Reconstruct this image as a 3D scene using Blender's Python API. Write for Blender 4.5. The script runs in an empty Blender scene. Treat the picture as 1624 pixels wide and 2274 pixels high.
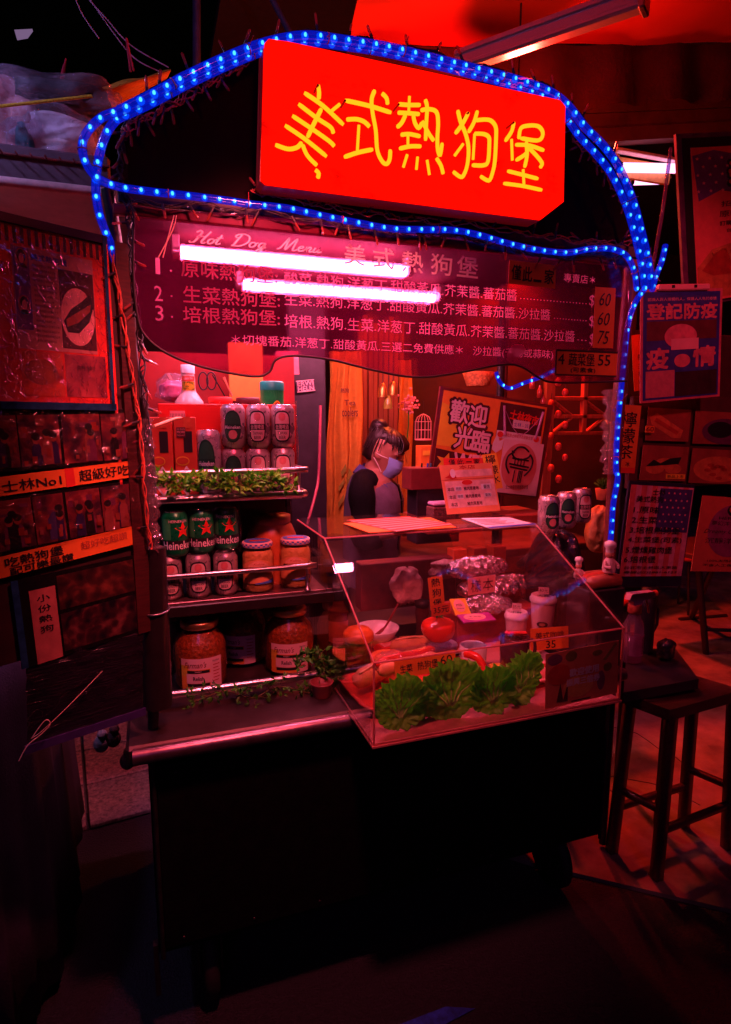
import bpy, bmesh, math, random
from mathutils import Vector, Matrix
random.seed(7)
sc = bpy.context.scene
COL = sc.collection
R = math.radians

# ------------------------------------------------------------------ camera, sky, light, exposure
CAM_H, PITCH, YAW, FPX = 1.55, math.atan(207/1350), R(19.3), 1350.0
cam = bpy.data.objects.new('camera', bpy.data.cameras.new('camera'))
COL.objects.link(cam)
cam.location = (0, 0, CAM_H)
cam.rotation_euler = (R(90) - PITCH, 0, -YAW)
cam.data.sensor_fit = 'VERTICAL'; cam.data.sensor_height = 36
cam.data.lens = FPX/2274*36
cam.data.clip_start = 0.05; cam.data.clip_end = 400
sc.camera = cam

w = bpy.data.worlds.new('World'); sc.world = w; w.use_nodes = True
nt = w.node_tree; nt.nodes.clear()
sky = nt.nodes.new('ShaderNodeTexSky'); sky.sky_type = 'NISHITA'; sky.sun_disc = False
sky.sun_elevation = R(-5.5); sky.sun_rotation = R(215)
bg = nt.nodes.new('ShaderNodeBackground'); bg.inputs['Strength'].default_value = 0.15
wo = nt.nodes.new('ShaderNodeOutputWorld')
nt.links.new(sky.outputs[0], bg.inputs[0]); nt.links.new(bg.outputs[0], wo.inputs[0])

sun = bpy.data.objects.new('night_glow', bpy.data.lights.new('night_glow', 'SUN')); COL.objects.link(sun)
sun.data.energy = 0.06; sun.data.angle = R(14); sun.data.color = (0.72, 0.16, 0.9)
sun.rotation_euler = (R(52), 0, R(-14))

vs = sc.view_settings
vs.view_transform = 'Standard'; vs.look = 'None'; vs.gamma = 1; vs.exposure = 0.0
vs.use_curve_mapping = False
sc.cycles.use_denoising = True
sc.cycles.max_bounces = 10; sc.cycles.transparent_max_bounces = 16
sc.cycles.sample_clamp_indirect = 4
sc.cycles.caustics_reflective = False; sc.cycles.caustics_refractive = False

# ------------------------------------------------------------------ helpers
_fw = Vector((math.sin(YAW)*math.cos(PITCH), math.cos(YAW)*math.cos(PITCH), -math.sin(PITCH)))
_rt = Vector((math.cos(YAW), -math.sin(YAW), 0)); _up = _rt.cross(_fw)
EYE = Vector((0, 0, CAM_H))
def ray(u, v): return _fw + _rt*((u-812)/FPX) - _up*((v-1137)/FPX)  # u, v are image pixel coordinates
def at(u, v, Y):
    """point of the upright plane at distance Y that the ray through image pixel (u, v) meets"""
    d = ray(u, v); return EYE + d*(Y/d.y)
def onz(u, v, z):
    d = ray(u, v); return EYE + d*((z-CAM_H)/d.z)
def onp(u, v, p, n):
    d = ray(u, v); return EYE + d*((Vector(p)-EYE).dot(n)/d.dot(n))

W = {}
def _reg(o, m): W[o.name] = m
def wm(o): return W[o.name] if o is not None else Matrix()

def thing(name, label, cat, loc=(0, 0, 0), rz=0, group=None, mat=None):
    o = bpy.data.objects.new(name, None); COL.objects.link(o)
    m = mat if mat is not None else Matrix.Translation(Vector(loc)) @ Matrix.Rotation(rz, 4, 'Z')
    o.matrix_world = m; o.empty_display_size = .05
    _reg(o, m.copy()); tag(o, label, cat, group); return o
def tag(o, label=None, cat=None, group=None, kind=None):
    if label: o['label'] = label
    if cat: o['category'] = cat
    if group: o['group'] = group
    if kind: o['kind'] = kind
    return o
def link(name, me, parent=None, m=None):
    o = bpy.data.objects.new(name, me); COL.objects.link(o)
    if parent is not None: o.parent = parent
    if m is not None: o.matrix_local = m
    _reg(o, wm(parent) @ (m if m is not None else Matrix()))
    return o
def copy_tree(o, mat=None, parent=None, label=None):
    c = o.copy(); COL.objects.link(c)
    if parent is not None: c.parent = parent
    if mat is not None: c.matrix_world = mat
    _reg(c, mat if mat is not None else Matrix())
    if label: c['label'] = label
    for ch in [x for x in bpy.data.objects if x.parent == o]:
        copy_tree(ch, None, c)
    return c

def smooth_path(pts, n=6, closed=False):
    P = [Vector(p) for p in pts]
    if len(P) < 3: return P
    out = []
    k = len(P)
    for i in range(k if closed else k-1):
        if closed: a, b, c, d = P[(i-1) % k], P[i], P[(i+1) % k], P[(i+2) % k]
        else: a, b, c, d = P[max(i-1, 0)], P[i], P[i+1], P[min(i+2, k-1)]
        for j in range(n):
            t = j/n
            out.append(.5*((2*b)+(c-a)*t+(2*a-5*b+4*c-d)*t*t+(3*b-a-3*c+d)*t**3))
    if not closed: out.append(P[-1])
    return out

class MB:
    def __init__(s): s.v = []; s.f = []; s.m = []; s.s = []
    def add(s, verts, faces, m=0, smooth=False):
        o = len(s.v); s.v += [Vector(x) for x in verts]
        for f in faces: s.f.append([i+o for i in f]); s.m.append(m); s.s.append(smooth)
        return s
    def xf(s, mat, start=0):
        for i in range(start, len(s.v)): s.v[i] = mat @ s.v[i]
        return s
    def box(s, c, d, m=0, rot=None, bev=0):
        c = Vector(c); hx, hy, hz = d[0]/2, d[1]/2, d[2]/2
        rot = rot or Matrix()
        if bev <= 0:
            vs = [Vector((x, y, z)) for x in (-hx, hx) for y in (-hy, hy) for z in (-hz, hz)]
            fs = [(0, 1, 3, 2), (4, 6, 7, 5), (0, 4, 5, 1), (2, 3, 7, 6), (0, 2, 6, 4), (1, 5, 7, 3)]
            s.add([c + rot @ q for q in vs], fs, m)
        else:
            b = min(bev, hx*.9, hy*.9, hz*.9)
            bm = bmesh.new()
            for sx in (-1, 1):
                for sy in (-1, 1):
                    for sz in (-1, 1):
                        bm.verts.new((sx*hx, sy*(hy-b), sz*(hz-b))); bm.verts.new((sx*(hx-b), sy*hy, sz*(hz-b))); bm.verts.new((sx*(hx-b), sy*(hy-b), sz*hz))
            bmesh.ops.convex_hull(bm, input=bm.verts)
            bmesh.ops.dissolve_limit(bm, angle_limit=.01, verts=bm.verts, edges=bm.edges)
            bm.verts.index_update()
            s.add([c + rot @ q.co for q in bm.verts], [[x.index for x in f.verts] for f in bm.faces], m)
            bm.free()
        return s
    def tube(s, pts, r, n=8, m=0, closed=False, caps=True, flat=1.0):
        P = [Vector(p) for p in pts]; k = len(P)
        rr = r if isinstance(r, (list, tuple)) else [r]*k
        t = []
        for i in range(k):
            a = P[(i-1) % k] if closed else P[max(i-1, 0)]
            b = P[(i+1) % k] if closed else P[min(i+1, k-1)]
            d = b-a; t.append(d.normalized() if d.length > 1e-9 else Vector((0, 0, 1)))
        nrm = t[0].orthogonal().normalized()
        vs = []
        for i in range(k):
            nrm = nrm - t[i]*nrm.dot(t[i])
            if nrm.length < 1e-6: nrm = t[i].orthogonal()
            nrm.normalize(); bi = t[i].cross(nrm)
            for j in range(n):
                a = 2*math.pi*j/n
                vs.append(P[i]+nrm*(math.cos(a)*rr[i])+bi*(math.sin(a)*rr[i]*flat))
        fs = []
        for i in range(k if closed else k-1):
            for j in range(n):
                a, b = i*n+j, i*n+(j+1) % n
                c, d = ((i+1) % k)*n+(j+1) % n, ((i+1) % k)*n+j
                fs.append((a, b, c, d))
        s.add(vs, fs, m, True)
        if caps and not closed:
            s.add(vs[:n], [list(range(n))[::-1]], m); s.add(vs[-n:], [list(range(n))], m)
        return s
    def lathe(s, prof, c=(0, 0, 0), n=24, m=0, smooth=True, sx=1, sy=1):
        c = Vector(c); vs = []; fs = []
        for r, z in prof:
            for j in range(n):
                a = 2*math.pi*j/n; vs.append(c+Vector((math.cos(a)*r*sx, math.sin(a)*r*sy, z)))
        for i in range(len(prof)-1):
            for j in range(n):
                fs.append((i*n+j, i*n+(j+1) % n, (i+1)*n+(j+1) % n, (i+1)*n+j))
        s.add(vs, fs, m, smooth)
        if prof[0][0] > 1e-5: s.add(vs[:n], [list(range(n))[::-1]], m)
        if prof[-1][0] > 1e-5: s.add(vs[-n:], [list(range(n))], m)
        return s
    def loft(s, rings, m=0, caps=True, smooth=True):
        n = len(rings[0]); vs = [Vector(p) for r in rings for p in r]; fs = []
        for i in range(len(rings)-1):
            for j in range(n):
                fs.append((i*n+j, i*n+(j+1) % n, (i+1)*n+(j+1) % n, (i+1)*n+j))
        if caps: fs += [list(range(n))[::-1], [len(vs)-n+j for j in range(n)]]
        return s.add(vs, fs, m, smooth)
    def ball(s, c, r, m=0, nu=12, nv=8, sc=(1, 1, 1)):
        c = Vector(c)
        rings = []
        for i in range(1, nv):
            a = math.pi*i/nv
            rings.append([c+Vector((math.sin(a)*math.cos(b)*r*sc[0], math.sin(a)*math.sin(b)*r*sc[1], -math.cos(a)*r*sc[2])) for b in [2*math.pi*j/nu for j in range(nu)]])
        return s.loft(rings, m)
    def prism(s, poly, y0, y1, m=0):
        """outline in (x, z), thick from y0 to y1"""
        n = len(poly)
        vs = [(p[0], y0, p[1]) for p in poly]+[(p[0], y1, p[1]) for p in poly]
        fs = [list(range(n)), list(range(n, 2*n))[::-1]]+[(i, i+n, (i+1) % n+n, (i+1) % n) for i in range(n)]
        return s.add(vs, fs, m)
    def slab(s, poly, z0, z1, m=0):
        n = len(poly)
        vs = [(p[0], p[1], z0) for p in poly]+[(p[0], p[1], z1) for p in poly]
        fs = [list(range(n)), list(range(n, 2*n))[::-1]]+[(i, i+n, (i+1) % n+n, (i+1) % n) for i in range(n)]
        return s.add(vs, fs, m)
    def mesh(s, name, mats):
        me = bpy.data.meshes.new(name)
        me.from_pydata([tuple(q) for q in s.v], [], s.f)
        for mt in (mats if isinstance(mats, (list, tuple)) else [mats]): me.materials.append(mt)
        me.polygons.foreach_set('material_index', s.m)
        me.polygons.foreach_set('use_smooth', s.s)
        bm = bmesh.new(); bm.from_mesh(me); bmesh.ops.recalc_face_normals(bm, faces=bm.faces); bm.to_mesh(me); bm.free()
        me.update(); return me
    def build(s, name, mats, parent=None, local=False):
        if parent is not None and not local:
            inv = wm(parent).inverted(); s.v = [inv @ q for q in s.v]
        return link(name, s.mesh(name, mats), parent)

# ------------------------------------------------------------------ materials
MC = {}
def mat(name, col, rough=.5, metal=0, var=.25, scale=25, bump=.0, bscale=80, coat=0, spec=.5, emit=None, es=0, trl=0, col2=None, sheen=0, aniso=None):
    if name in MC: return MC[name]
    m = bpy.data.materials.new(name); m.use_nodes = True; t = m.node_tree
    b = t.nodes['Principled BSDF']
    b.inputs['Roughness'].default_value = rough; b.inputs['Metallic'].default_value = metal
    b.inputs['Specular IOR Level'].default_value = spec; b.inputs['Coat Weight'].default_value = coat
    tc = t.nodes.new('ShaderNodeTexCoord')
    mp = t.nodes.new('ShaderNodeMapping'); t.links.new(tc.outputs['Object'], mp.inputs[0])
    if aniso: mp.inputs['Scale'].default_value = aniso
    if var > 0 or col2:
        nz = t.nodes.new('ShaderNodeTexNoise'); nz.inputs['Scale'].default_value = scale; nz.inputs['Detail'].default_value = 6
        nz.inputs['Roughness'].default_value = .65
        t.links.new(mp.outputs[0], nz.inputs['Vector'])
        rp = t.nodes.new('ShaderNodeValToRGB')
        c2 = col2 or tuple(min(1, x*(1+var)) for x in col)
        c1 = tuple(x*(1-var) for x in col) if not col2 else col
        rp.color_ramp.elements[0].position = .32; rp.color_ramp.elements[1].position = .68
        rp.color_ramp.elements[0].color = (*c1, 1); rp.color_ramp.elements[1].color = (*c2, 1)
        t.links.new(nz.outputs[0], rp.inputs[0]); t.links.new(rp.outputs[0], b.inputs['Base Color'])
        rr = t.nodes.new('ShaderNodeMapRange'); rr.inputs[3].default_value = max(.02, rough*.8); rr.inputs[4].default_value = min(1, rough*1.25)
        t.links.new(nz.outputs[0], rr.inputs[0]); t.links.new(rr.outputs[0], b.inputs['Roughness'])
    else: b.inputs['Base Color'].default_value = (*col, 1)
    if bump > 0:
        n2 = t.nodes.new('ShaderNodeTexNoise'); n2.inputs['Scale'].default_value = bscale; n2.inputs['Detail'].default_value = 5
        t.links.new(mp.outputs[0], n2.inputs['Vector'])
        bp = t.nodes.new('ShaderNodeBump'); bp.inputs['Strength'].default_value = bump; bp.inputs['Distance'].default_value = .01
        t.links.new(n2.outputs[0], bp.inputs['Height']); t.links.new(bp.outputs[0], b.inputs['Normal'])
    if emit:
        b.inputs['Emission Color'].default_value = (*emit, 1); b.inputs['Emission Strength'].default_value = es
    if trl > 0:
        tl = t.nodes.new('ShaderNodeBsdfTranslucent'); mx = t.nodes.new('ShaderNodeMixShader'); mx.inputs[0].default_value = trl
        tl.inputs[0].default_value = (*col, 1)
        t.links.new(b.outputs[0], mx.inputs[1]); t.links.new(tl.outputs[0], mx.inputs[2])
        t.links.new(mx.outputs[0], t.nodes['Material Output'].inputs[0])
    MC[name] = m; return m
def emis(name, col, k):
    if name in MC: return MC[name]
    m = bpy.data.materials.new(name); m.use_nodes = True; t = m.node_tree; t.nodes.clear()
    e = t.nodes.new('ShaderNodeEmission'); e.inputs[0].default_value = (*col, 1); e.inputs[1].default_value = k
    o = t.nodes.new('ShaderNodeOutputMaterial'); t.links.new(e.outputs[0], o.inputs[0]); MC[name] = m; return m
def clear(name, tint, rough=.03, body=None, bodyfac=0, wrinkle=0, wscale=30, ior=1.45, smudge=0, haze=0):
    """thin clear sheet: tinted see-through with fresnel gloss, optional cloudy body"""
    if name in MC: return MC[name]
    m = bpy.data.materials.new(name); m.use_nodes = True; t = m.node_tree; t.nodes.clear()
    tr = t.nodes.new('ShaderNodeBsdfTransparent'); tr.inputs[0].default_value = (*tint, 1)
    gl = t.nodes.new('ShaderNodeBsdfGlossy'); gl.inputs['Roughness'].default_value = rough; gl.inputs[0].default_value = (1, 1, 1, 1)
    lw = t.nodes.new('ShaderNodeLayerWeight'); lw.inputs[0].default_value = .5; f0 = ((ior-1)/(ior+1))**2
    pw = t.nodes.new('ShaderNodeMath'); pw.operation = 'POWER'; pw.inputs[1].default_value = 5; t.links.new(lw.outputs['Facing'], pw.inputs[0])
    fr = t.nodes.new('ShaderNodeMath'); fr.operation = 'MULTIPLY_ADD'; fr.inputs[1].default_value = 1-f0; fr.inputs[2].default_value = f0; t.links.new(pw.outputs[0], fr.inputs[0])
    mx = t.nodes.new('ShaderNodeMixShader'); out = t.nodes.new('ShaderNodeOutputMaterial')
    base = tr
    if haze:   # a slightly frosted sheet spreads what shines through it
        rf = t.nodes.new('ShaderNodeBsdfRefraction'); rf.inputs[0].default_value = (*tint, 1); rf.inputs['Roughness'].default_value = .33; rf.inputs['IOR'].default_value = 1.04
        hz = t.nodes.new('ShaderNodeMixShader'); hz.inputs[0].default_value = haze
        t.links.new(tr.outputs[0], hz.inputs[1]); t.links.new(rf.outputs[0], hz.inputs[2]); base = hz
    tc = t.nodes.new('ShaderNodeTexCoord')
    if body:
        df = t.nodes.new('ShaderNodeBsdfDiffuse'); df.inputs[0].default_value = (*body, 1)
        tl = t.nodes.new('ShaderNodeBsdfTranslucent'); tl.inputs[0].default_value = (*body, 1)
        m2 = t.nodes.new('ShaderNodeMixShader'); m2.inputs[0].default_value = .35
        t.links.new(df.outputs[0], m2.inputs[1]); t.links.new(tl.outputs[0], m2.inputs[2])
        m3 = t.nodes.new('ShaderNodeMixShader'); m3.inputs[0].default_value = bodyfac
        if smudge:
            nz = t.nodes.new('ShaderNodeTexNoise'); nz.inputs['Scale'].default_value = smudge; nz.inputs['Detail'].default_value = 8
            rg = t.nodes.new('ShaderNodeMapRange'); rg.inputs[1].default_value = .35; rg.inputs[2].default_value = .75
            rg.inputs[3].default_value = bodyfac*.35; rg.inputs[4].default_value = min(1, bodyfac*1.6)
            t.links.new(tc.outputs['Object'], nz.inputs['Vector']); t.links.new(nz.outputs[0], rg.inputs[0]); t.links.new(rg.outputs[0], m3.inputs[0])
        t.links.new(base.outputs[0], m3.inputs[1]); t.links.new(m2.outputs[0], m3.inputs[2]); base = m3
    if wrinkle:
        nz = t.nodes.new('ShaderNodeTexNoise'); nz.inputs['Scale'].default_value = wscale; nz.inputs['Detail'].default_value = 4; nz.inputs['Distortion'].default_value = 1.2
        bp = t.nodes.new('ShaderNodeBump'); bp.inputs['Strength'].default_value = wrinkle; bp.inputs['Distance'].default_value = .02
        t.links.new(tc.outputs['Object'], nz.inputs['Vector']); t.links.new(nz.outputs[0], bp.inputs['Height'])
        t.links.new(bp.outputs[0], gl.inputs['Normal']); t.links.new(bp.outputs[0], lw.inputs['Normal'])
    t.links.new(fr.outputs[0], mx.inputs[0]); t.links.new(base.outputs[0], mx.inputs[1]); t.links.new(gl.outputs[0], mx.inputs[2])
    t.links.new(mx.outputs[0], out.inputs[0]); MC[name] = m; return m
def photo(name, stops, scale=14, rough=.35, seed=0, stretch=(1, 1, 1)):
    """a printed photograph seen as blotches of ink"""
    if name in MC: return MC[name]
    m = bpy.data.materials.new(name); m.use_nodes = True; t = m.node_tree; b = t.nodes['Principled BSDF']
    tc = t.nodes.new('ShaderNodeTexCoord'); mp = t.nodes.new('ShaderNodeMapping'); mp.inputs['Location'].default_value = (seed*3.7, seed*1.3, 0)
    mp.inputs['Scale'].default_value = stretch
    nz = t.nodes.new('ShaderNodeTexNoise'); nz.inputs['Scale'].default_value = scale; nz.inputs['Detail'].default_value = 5; nz.inputs['Distortion'].default_value = .8
    vo = t.nodes.new('ShaderNodeTexVoronoi'); vo.inputs['Scale'].default_value = scale*2.2
    ad = t.nodes.new('ShaderNodeMath'); ad.operation = 'MULTIPLY_ADD'; ad.inputs[1].default_value = .35; ad.inputs[2].default_value = 0
    sm = t.nodes.new('ShaderNodeMath'); sm.operation = 'ADD'
    rp = t.nodes.new('ShaderNodeValToRGB')
    while len(rp.color_ramp.elements) < len(stops): rp.color_ramp.elements.new(.5)
    for e, (p, c) in zip(rp.color_ramp.elements, stops): e.position = p; e.color = (*c, 1)
    L = t.links.new
    L(tc.outputs['Object'], mp.inputs[0]); L(mp.outputs[0], nz.inputs['Vector']); L(mp.outputs[0], vo.inputs['Vector'])
    L(vo.outputs[0], ad.inputs[0]); L(nz.outputs[0], sm.inputs[0]); L(ad.outputs[0], sm.inputs[1]); L(sm.outputs[0], rp.inputs[0]); L(rp.outputs[0], b.inputs['Base Color'])
    b.inputs['Roughness'].default_value = rough; MC[name] = m; return m

# ------------------------------------------------------------------ text and flat print
TX = {}
def tmesh(body, bold=0, ext=0, bev=0, shear=0):
    k = (body, bold, ext, bev, shear)
    if k not in TX:
        c = bpy.data.curves.new('letters', 'FONT'); c.body = body; c.size = 1; c.resolution_u = 2; c.offset = bold
        c.extrude = ext; c.bevel_depth = bev; c.bevel_resolution = 0; c.shear = shear
        o = bpy.data.objects.new('letters', c)
        m = bpy.data.meshes.new_from_object(o)
        vs = [q.co.copy() for q in m.vertices]; fs = [list(p.vertices) for p in m.polygons]
        bpy.data.objects.remove(o); bpy.data.curves.remove(c); bpy.data.meshes.remove(m)
        xs = [q.x for q in vs]; ys = [q.y for q in vs]
        TX[k] = (vs, fs, min(xs), max(xs), min(ys), max(ys))
    return TX[k]
def put_text(mb, body, x, y, w=None, h=None, z=0, m=0, rot=0, **kw):
    """letters in the local x-y plane, lower left corner at (x, y), fitted to w and/or h"""
    fat = kw.pop('bold', 0)
    vs, fs, x0, x1, y0, y1 = tmesh(body, **kw)
    sx = w/(x1-x0) if w else None; sy = h/(y1-y0) if h else None
    sx = sx or sy; sy = sy or sx
    ca, sa = math.cos(rot), math.sin(rot)
    out = []
    for q in vs:
        a, b = (q.x-x0)*sx, (q.y-y0)*sy
        out.append((x+a*ca-b*sa, y+a*sa+b*ca, z+q.z*sy))
    mb.add(out, fs, m)
    if fat:   # heavier stroke: the same letter set again a hair to each side
        t = max(fat, .012)*.8*min(sx, sy)
        for i in range(4 if fat < .04 else 8):
            a = i*math.pi/(2 if fat < .04 else 4)+.4
            mb.add([(p[0]+t*math.cos(a), p[1]+t*math.sin(a), p[2]-.00003*(i+1)) for p in out], fs, m)
    return mb

class Board:
    """a flat sheet with its own frame: origin lower left, x along the width, y up, z out of the face"""
    def __init__(s, TL, TR, BL):
        TL, TR, BL = Vector(TL), Vector(TR), Vector(BL)
        x = (TR-TL); s.w = x.length; x.normalize()
        y = TL-BL; y = y-x*y.dot(x); s.h = y.length; y.normalize(); z = x.cross(y)
        o = TL-y*s.h
        s.M = Matrix(((x.x, y.x, z.x, o.x), (x.y, y.y, z.y, o.y), (x.z, y.z, z.z, o.z), (0, 0, 0, 1)))
    def thing(s, name, label, cat, group=None):
        s.o = thing(name, label, cat, mat=s.M, group=group); return s.o
    def rect(s, name, mt, x0, y0, x1, y1, z=0, th=.0005, parent=None):
        mb = MB(); mb.box(((x0+x1)/2*s.w, (y0+y1)/2*s.h, z+th/2), ((x1-x0)*s.w, (y1-y0)*s.h, th))
        return mb.build(name, mt, parent or s.o, True)
    def poly(s, name, mt, pts, z=0, th=.0005, parent=None):
        mb = MB(); mb.slab([(p[0]*s.w, p[1]*s.h) for p in pts], z, z+th); return mb.build(name, mt, parent or s.o, True)
    def text(s, name, mt, lines, z=.001, parent=None, **kw):
        """lines: (body, x, y, w, h) in fractions"""
        for l in lines:
            mb = MB(); b, x, y, ww, hh = l[:5]
            put_text(mb, b, x*s.w, y*s.h, ww*s.w if ww else None, hh*s.h if hh else None, z=z, rot=l[5] if len(l) > 5 else 0, **kw)
            o = mb.build(name, mt, parent or s.o, True)
        return o
def ellipse(cx, cy, rx, ry, n=24, a0=0, a1=2*math.pi):
    return [(cx+rx*math.cos(a0+(a1-a0)*i/n), cy+ry*math.sin(a0+(a1-a0)*i/n)) for i in range(n)]
def star(cx, cy, r, asp=1, rot=0):
    return [(cx+(r if i % 2 == 0 else r*.42)*math.sin(rot+i*math.pi/5)*asp, cy+(r if i % 2 == 0 else r*.42)*math.cos(rot+i*math.pi/5)) for i in range(10)]
def wrap(mb, R0, s0, s1, top, bot, n=10, m=0, a0=0):
    """a patch of label on a cylinder of radius R0, s is arc length, -y is the front"""
    vs = []; fs = []
    for i in range(n+1):
        t = i/n; a = (s0+(s1-s0)*t)/R0+a0
        zt = top(t) if callable(top) else top; zb = bot(t) if callable(bot) else bot
        for z in (zb, zt): vs.append((math.sin(a)*R0, -math.cos(a)*R0, z))
    for i in range(n): fs.append((2*i, 2*i+2, 2*i+3, 2*i+1))
    mb.add(vs, fs, m, True)
def wrap_text(mb, R0, body, sc_, z, w=None, h=None, m=0, a0=0, **kw):
    t = MB(); put_text(t, body, 0, 0, w, h, **kw); R1 = R0
    xs = [q.x for q in t.v]; mid = (min(xs)+max(xs))/2
    mb.add([(math.sin((q.x-mid+sc_)/R0+a0)*(R0+q.z), -math.cos((q.x-mid+sc_)/R0+a0)*(R0+q.z), q.y+z) for q in t.v], t.f, m)

# ------------------------------------------------------------------ shared materials
BLK = mat('black_paint', (.003, .0025, .003), .6, bump=.15, bscale=120, var=.4, spec=.18)
STEEL = mat('brushed_steel', (.55, .5, .5), .28, 1, var=.2, scale=60, aniso=(1, 12, 12))
DARKMETAL = mat('dark_metal', (.05, .04, .045), .4, .7, var=.4)
WOODD = mat('dark_wood', (.06, .025, .018), .5, var=.5, scale=12, bump=.3, bscale=40, aniso=(1, 1, 6))
PAPER = mat('white_paper', (.78, .74, .72), .7, var=.06, scale=12)
ORANGE = mat('orange_card', (.8, .2, .02), .65, var=.18, scale=9)
YELLOWC = mat('yellow_card', (.85, .5, .03), .65, var=.12, scale=9)
REDC = mat('red_card', (.72, .03, .02), .55, var=.15, scale=14)
PINKC = mat('pink_card', (.85, .35, .33), .6, var=.1, scale=9)
INK = mat('black_ink', (.008, .007, .007), .55, var=0)
REDINK = mat('red_ink', (.5, .015, .015), .55, var=.1)
BLUEINK = mat('blue_ink', (.03, .06, .45), .5, var=.15)
WHITEINK = mat('white_ink', (.85, .82, .82), .5, var=0)
PLASTIC = clear('clear_film', (.97, .95, .96), .12, wrinkle=.7, wscale=45)
ACRYL = clear('clear_acrylic', (.985, .96, .965), .02, body=(.85, .5, .55), bodyfac=.006, smudge=7, ior=1.55)
GLASS = clear('jar_glass', (.97, .96, .95), .03, ior=1.5)
LEAF = mat('leaf_green', (.04, .36, .01), .45, var=.7, scale=30, col2=(.3, .85, .03), trl=.3)
DLEAF = mat('dark_leaf', (.02, .14, .008), .5, col2=(.1, .4, .02), scale=30, trl=.25)
WIRE = mat('black_wire', (.02, .015, .018), .4, var=.3)
CLOTHD = mat('dark_drape', (.025, .014, .035), .9, var=.4, scale=8, bump=.3, bscale=200)

# ------------------------------------------------------------------ setting
asph = mat('asphalt', (.010, .009, .014), .7, scale=70, bump=1.0, bscale=160, col2=(.03, .028, .042))
mb = MB(); mb.add([(-40, -20, 0), (40, -20, 0), (40, 60, 0), (-40, 60, 0)], [(0, 1, 2, 3)])
tag(mb.build('ground', asph), kind='structure')
conc = mat('worn_concrete', (.09, .075, .07), .7, var=.55, scale=5, bump=.5, bscale=25, col2=(.27, .23, .21))
mb = MB(); mb.slab([(.6, 2.2), (1.18, 1.62), (1.7, 1.2), (2.6, 1.05), (8, 1.0), (8, 8.7), (.6, 8.7)], -.01, .014)
tag(mb.build('pavement', conc), kind='structure')
# hairline cracks in the concrete
ck = MB()
for p0, n, a in (((1.62, 1.98), 9, .25), ((2.1, 2.3), 8, -.5), ((1.75, 1.75), 6, 1.1)):
    x, y = p0; pts = []
    for i in range(n):
        pts.append((x, y, .0147)); a += random.uniform(-.6, .6); x += .07*math.cos(a); y += .07*math.sin(a)
    ck.tube(pts, .0022, 4)
ck.build('crack', INK, bpy.data.objects['pavement'], True)
# granite paving behind the cart
grout = mat('grout', (.05, .045, .045), .9)
mb = MB(); mb.add([(-1.6, 2.28, .004), (.597, 2.56, .004), (.597, 5.5, .004), (-1.6, 5.5, .004)], [(0, 1, 2, 3)])
path = mb.build('path', grout); tag(path, kind='structure')
gr = [mat('granite_%d' % i, (.30+.05*i, .23, .23), .5, col2=(.05, .04, .05), scale=55, bump=.2) for i in range(3)]
tm = []
for g in gr:
    t = MB(); t.box((0, 0, .009), (.287, .287, .018), bev=.003); tm.append(t.mesh('paving_tile', g))
k = 0
ca, sa = math.cos(R(7.3)), math.sin(R(7.3))
for i in range(-6, 1):
    for j in range(0, 8):
        lx, ly = .3*i+.4, .3*j+.16
        x, y = .05+lx*ca-ly*sa, 2.36+lx*sa+ly*ca
        if x > .44: continue
        o = link('paving_tile', tm[(i*3+j*5) % 3], path, Matrix.Translation((x, y, .004+random.uniform(0, .002))) @ Matrix.Rotation(R(7.3), 4, 'Z')); k += 1

# hall behind: plank back wall, dark ceiling, side wall
wallm = mat('back_wall_paint', (.07, .022, .018), .8, var=.35, scale=4, bump=.2)
mb = MB(); mb.box((4, 7.4, 2), (12, .1, 4)); tag(mb.build('wall_back', wallm), kind='structure')
mb = MB(); mb.box((5.0, 4.9, 3.95), (9.0, 5, .06)); tag(mb.build('ceiling', mat('dark_ceiling', (.06, .025, .02), .9)), kind='structure')
# header beam of the hall, over the right of the cart
hd = mat('header_board', (.16, .03, .02), .7, var=.45, scale=3, bump=.3, bscale=15)
p0, p1, p2, p3 = at(1150, 222, 3.2), at(1660, 205, 3.2), at(1660, 300, 3.2), at(1150, 330, 3.2)
t = thing('header_beam', 'brown boarded beam under the red canvas beside the arch of blue lights', 'beam', (p0.x, 3.2, p2.z))
for i in range(3):
    a0, a1 = i/3, (i+1)/3-.02
    q = MB(); q.prism([(p0.x+(p3.x-p0.x)*a0, p0.z+(p3.z-p0.z)*a0), (p1.x, p1.z+(p2.z-p1.z)*a0), (p1.x, p1.z+(p2.z-p1.z)*a1), (p0.x, p0.z+(p3.z-p0.z)*a1)], 3.2+.012*(i % 2), 3.28)
    q.build('board', hd, t)

q = MB(); q.slab([(onz(u, v, .004).x, onz(u, v, .004).y) for u, v in ((850, 2290), (990, 2236), (1055, 2240), (960, 2290))], .004, .005)
tag(q.build('road_marking', mat('blue_lit_paint', (.02, .06, .5), .6, var=.5, scale=60)), kind='structure')  # blue light on the white stripe is put into its colour
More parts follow.
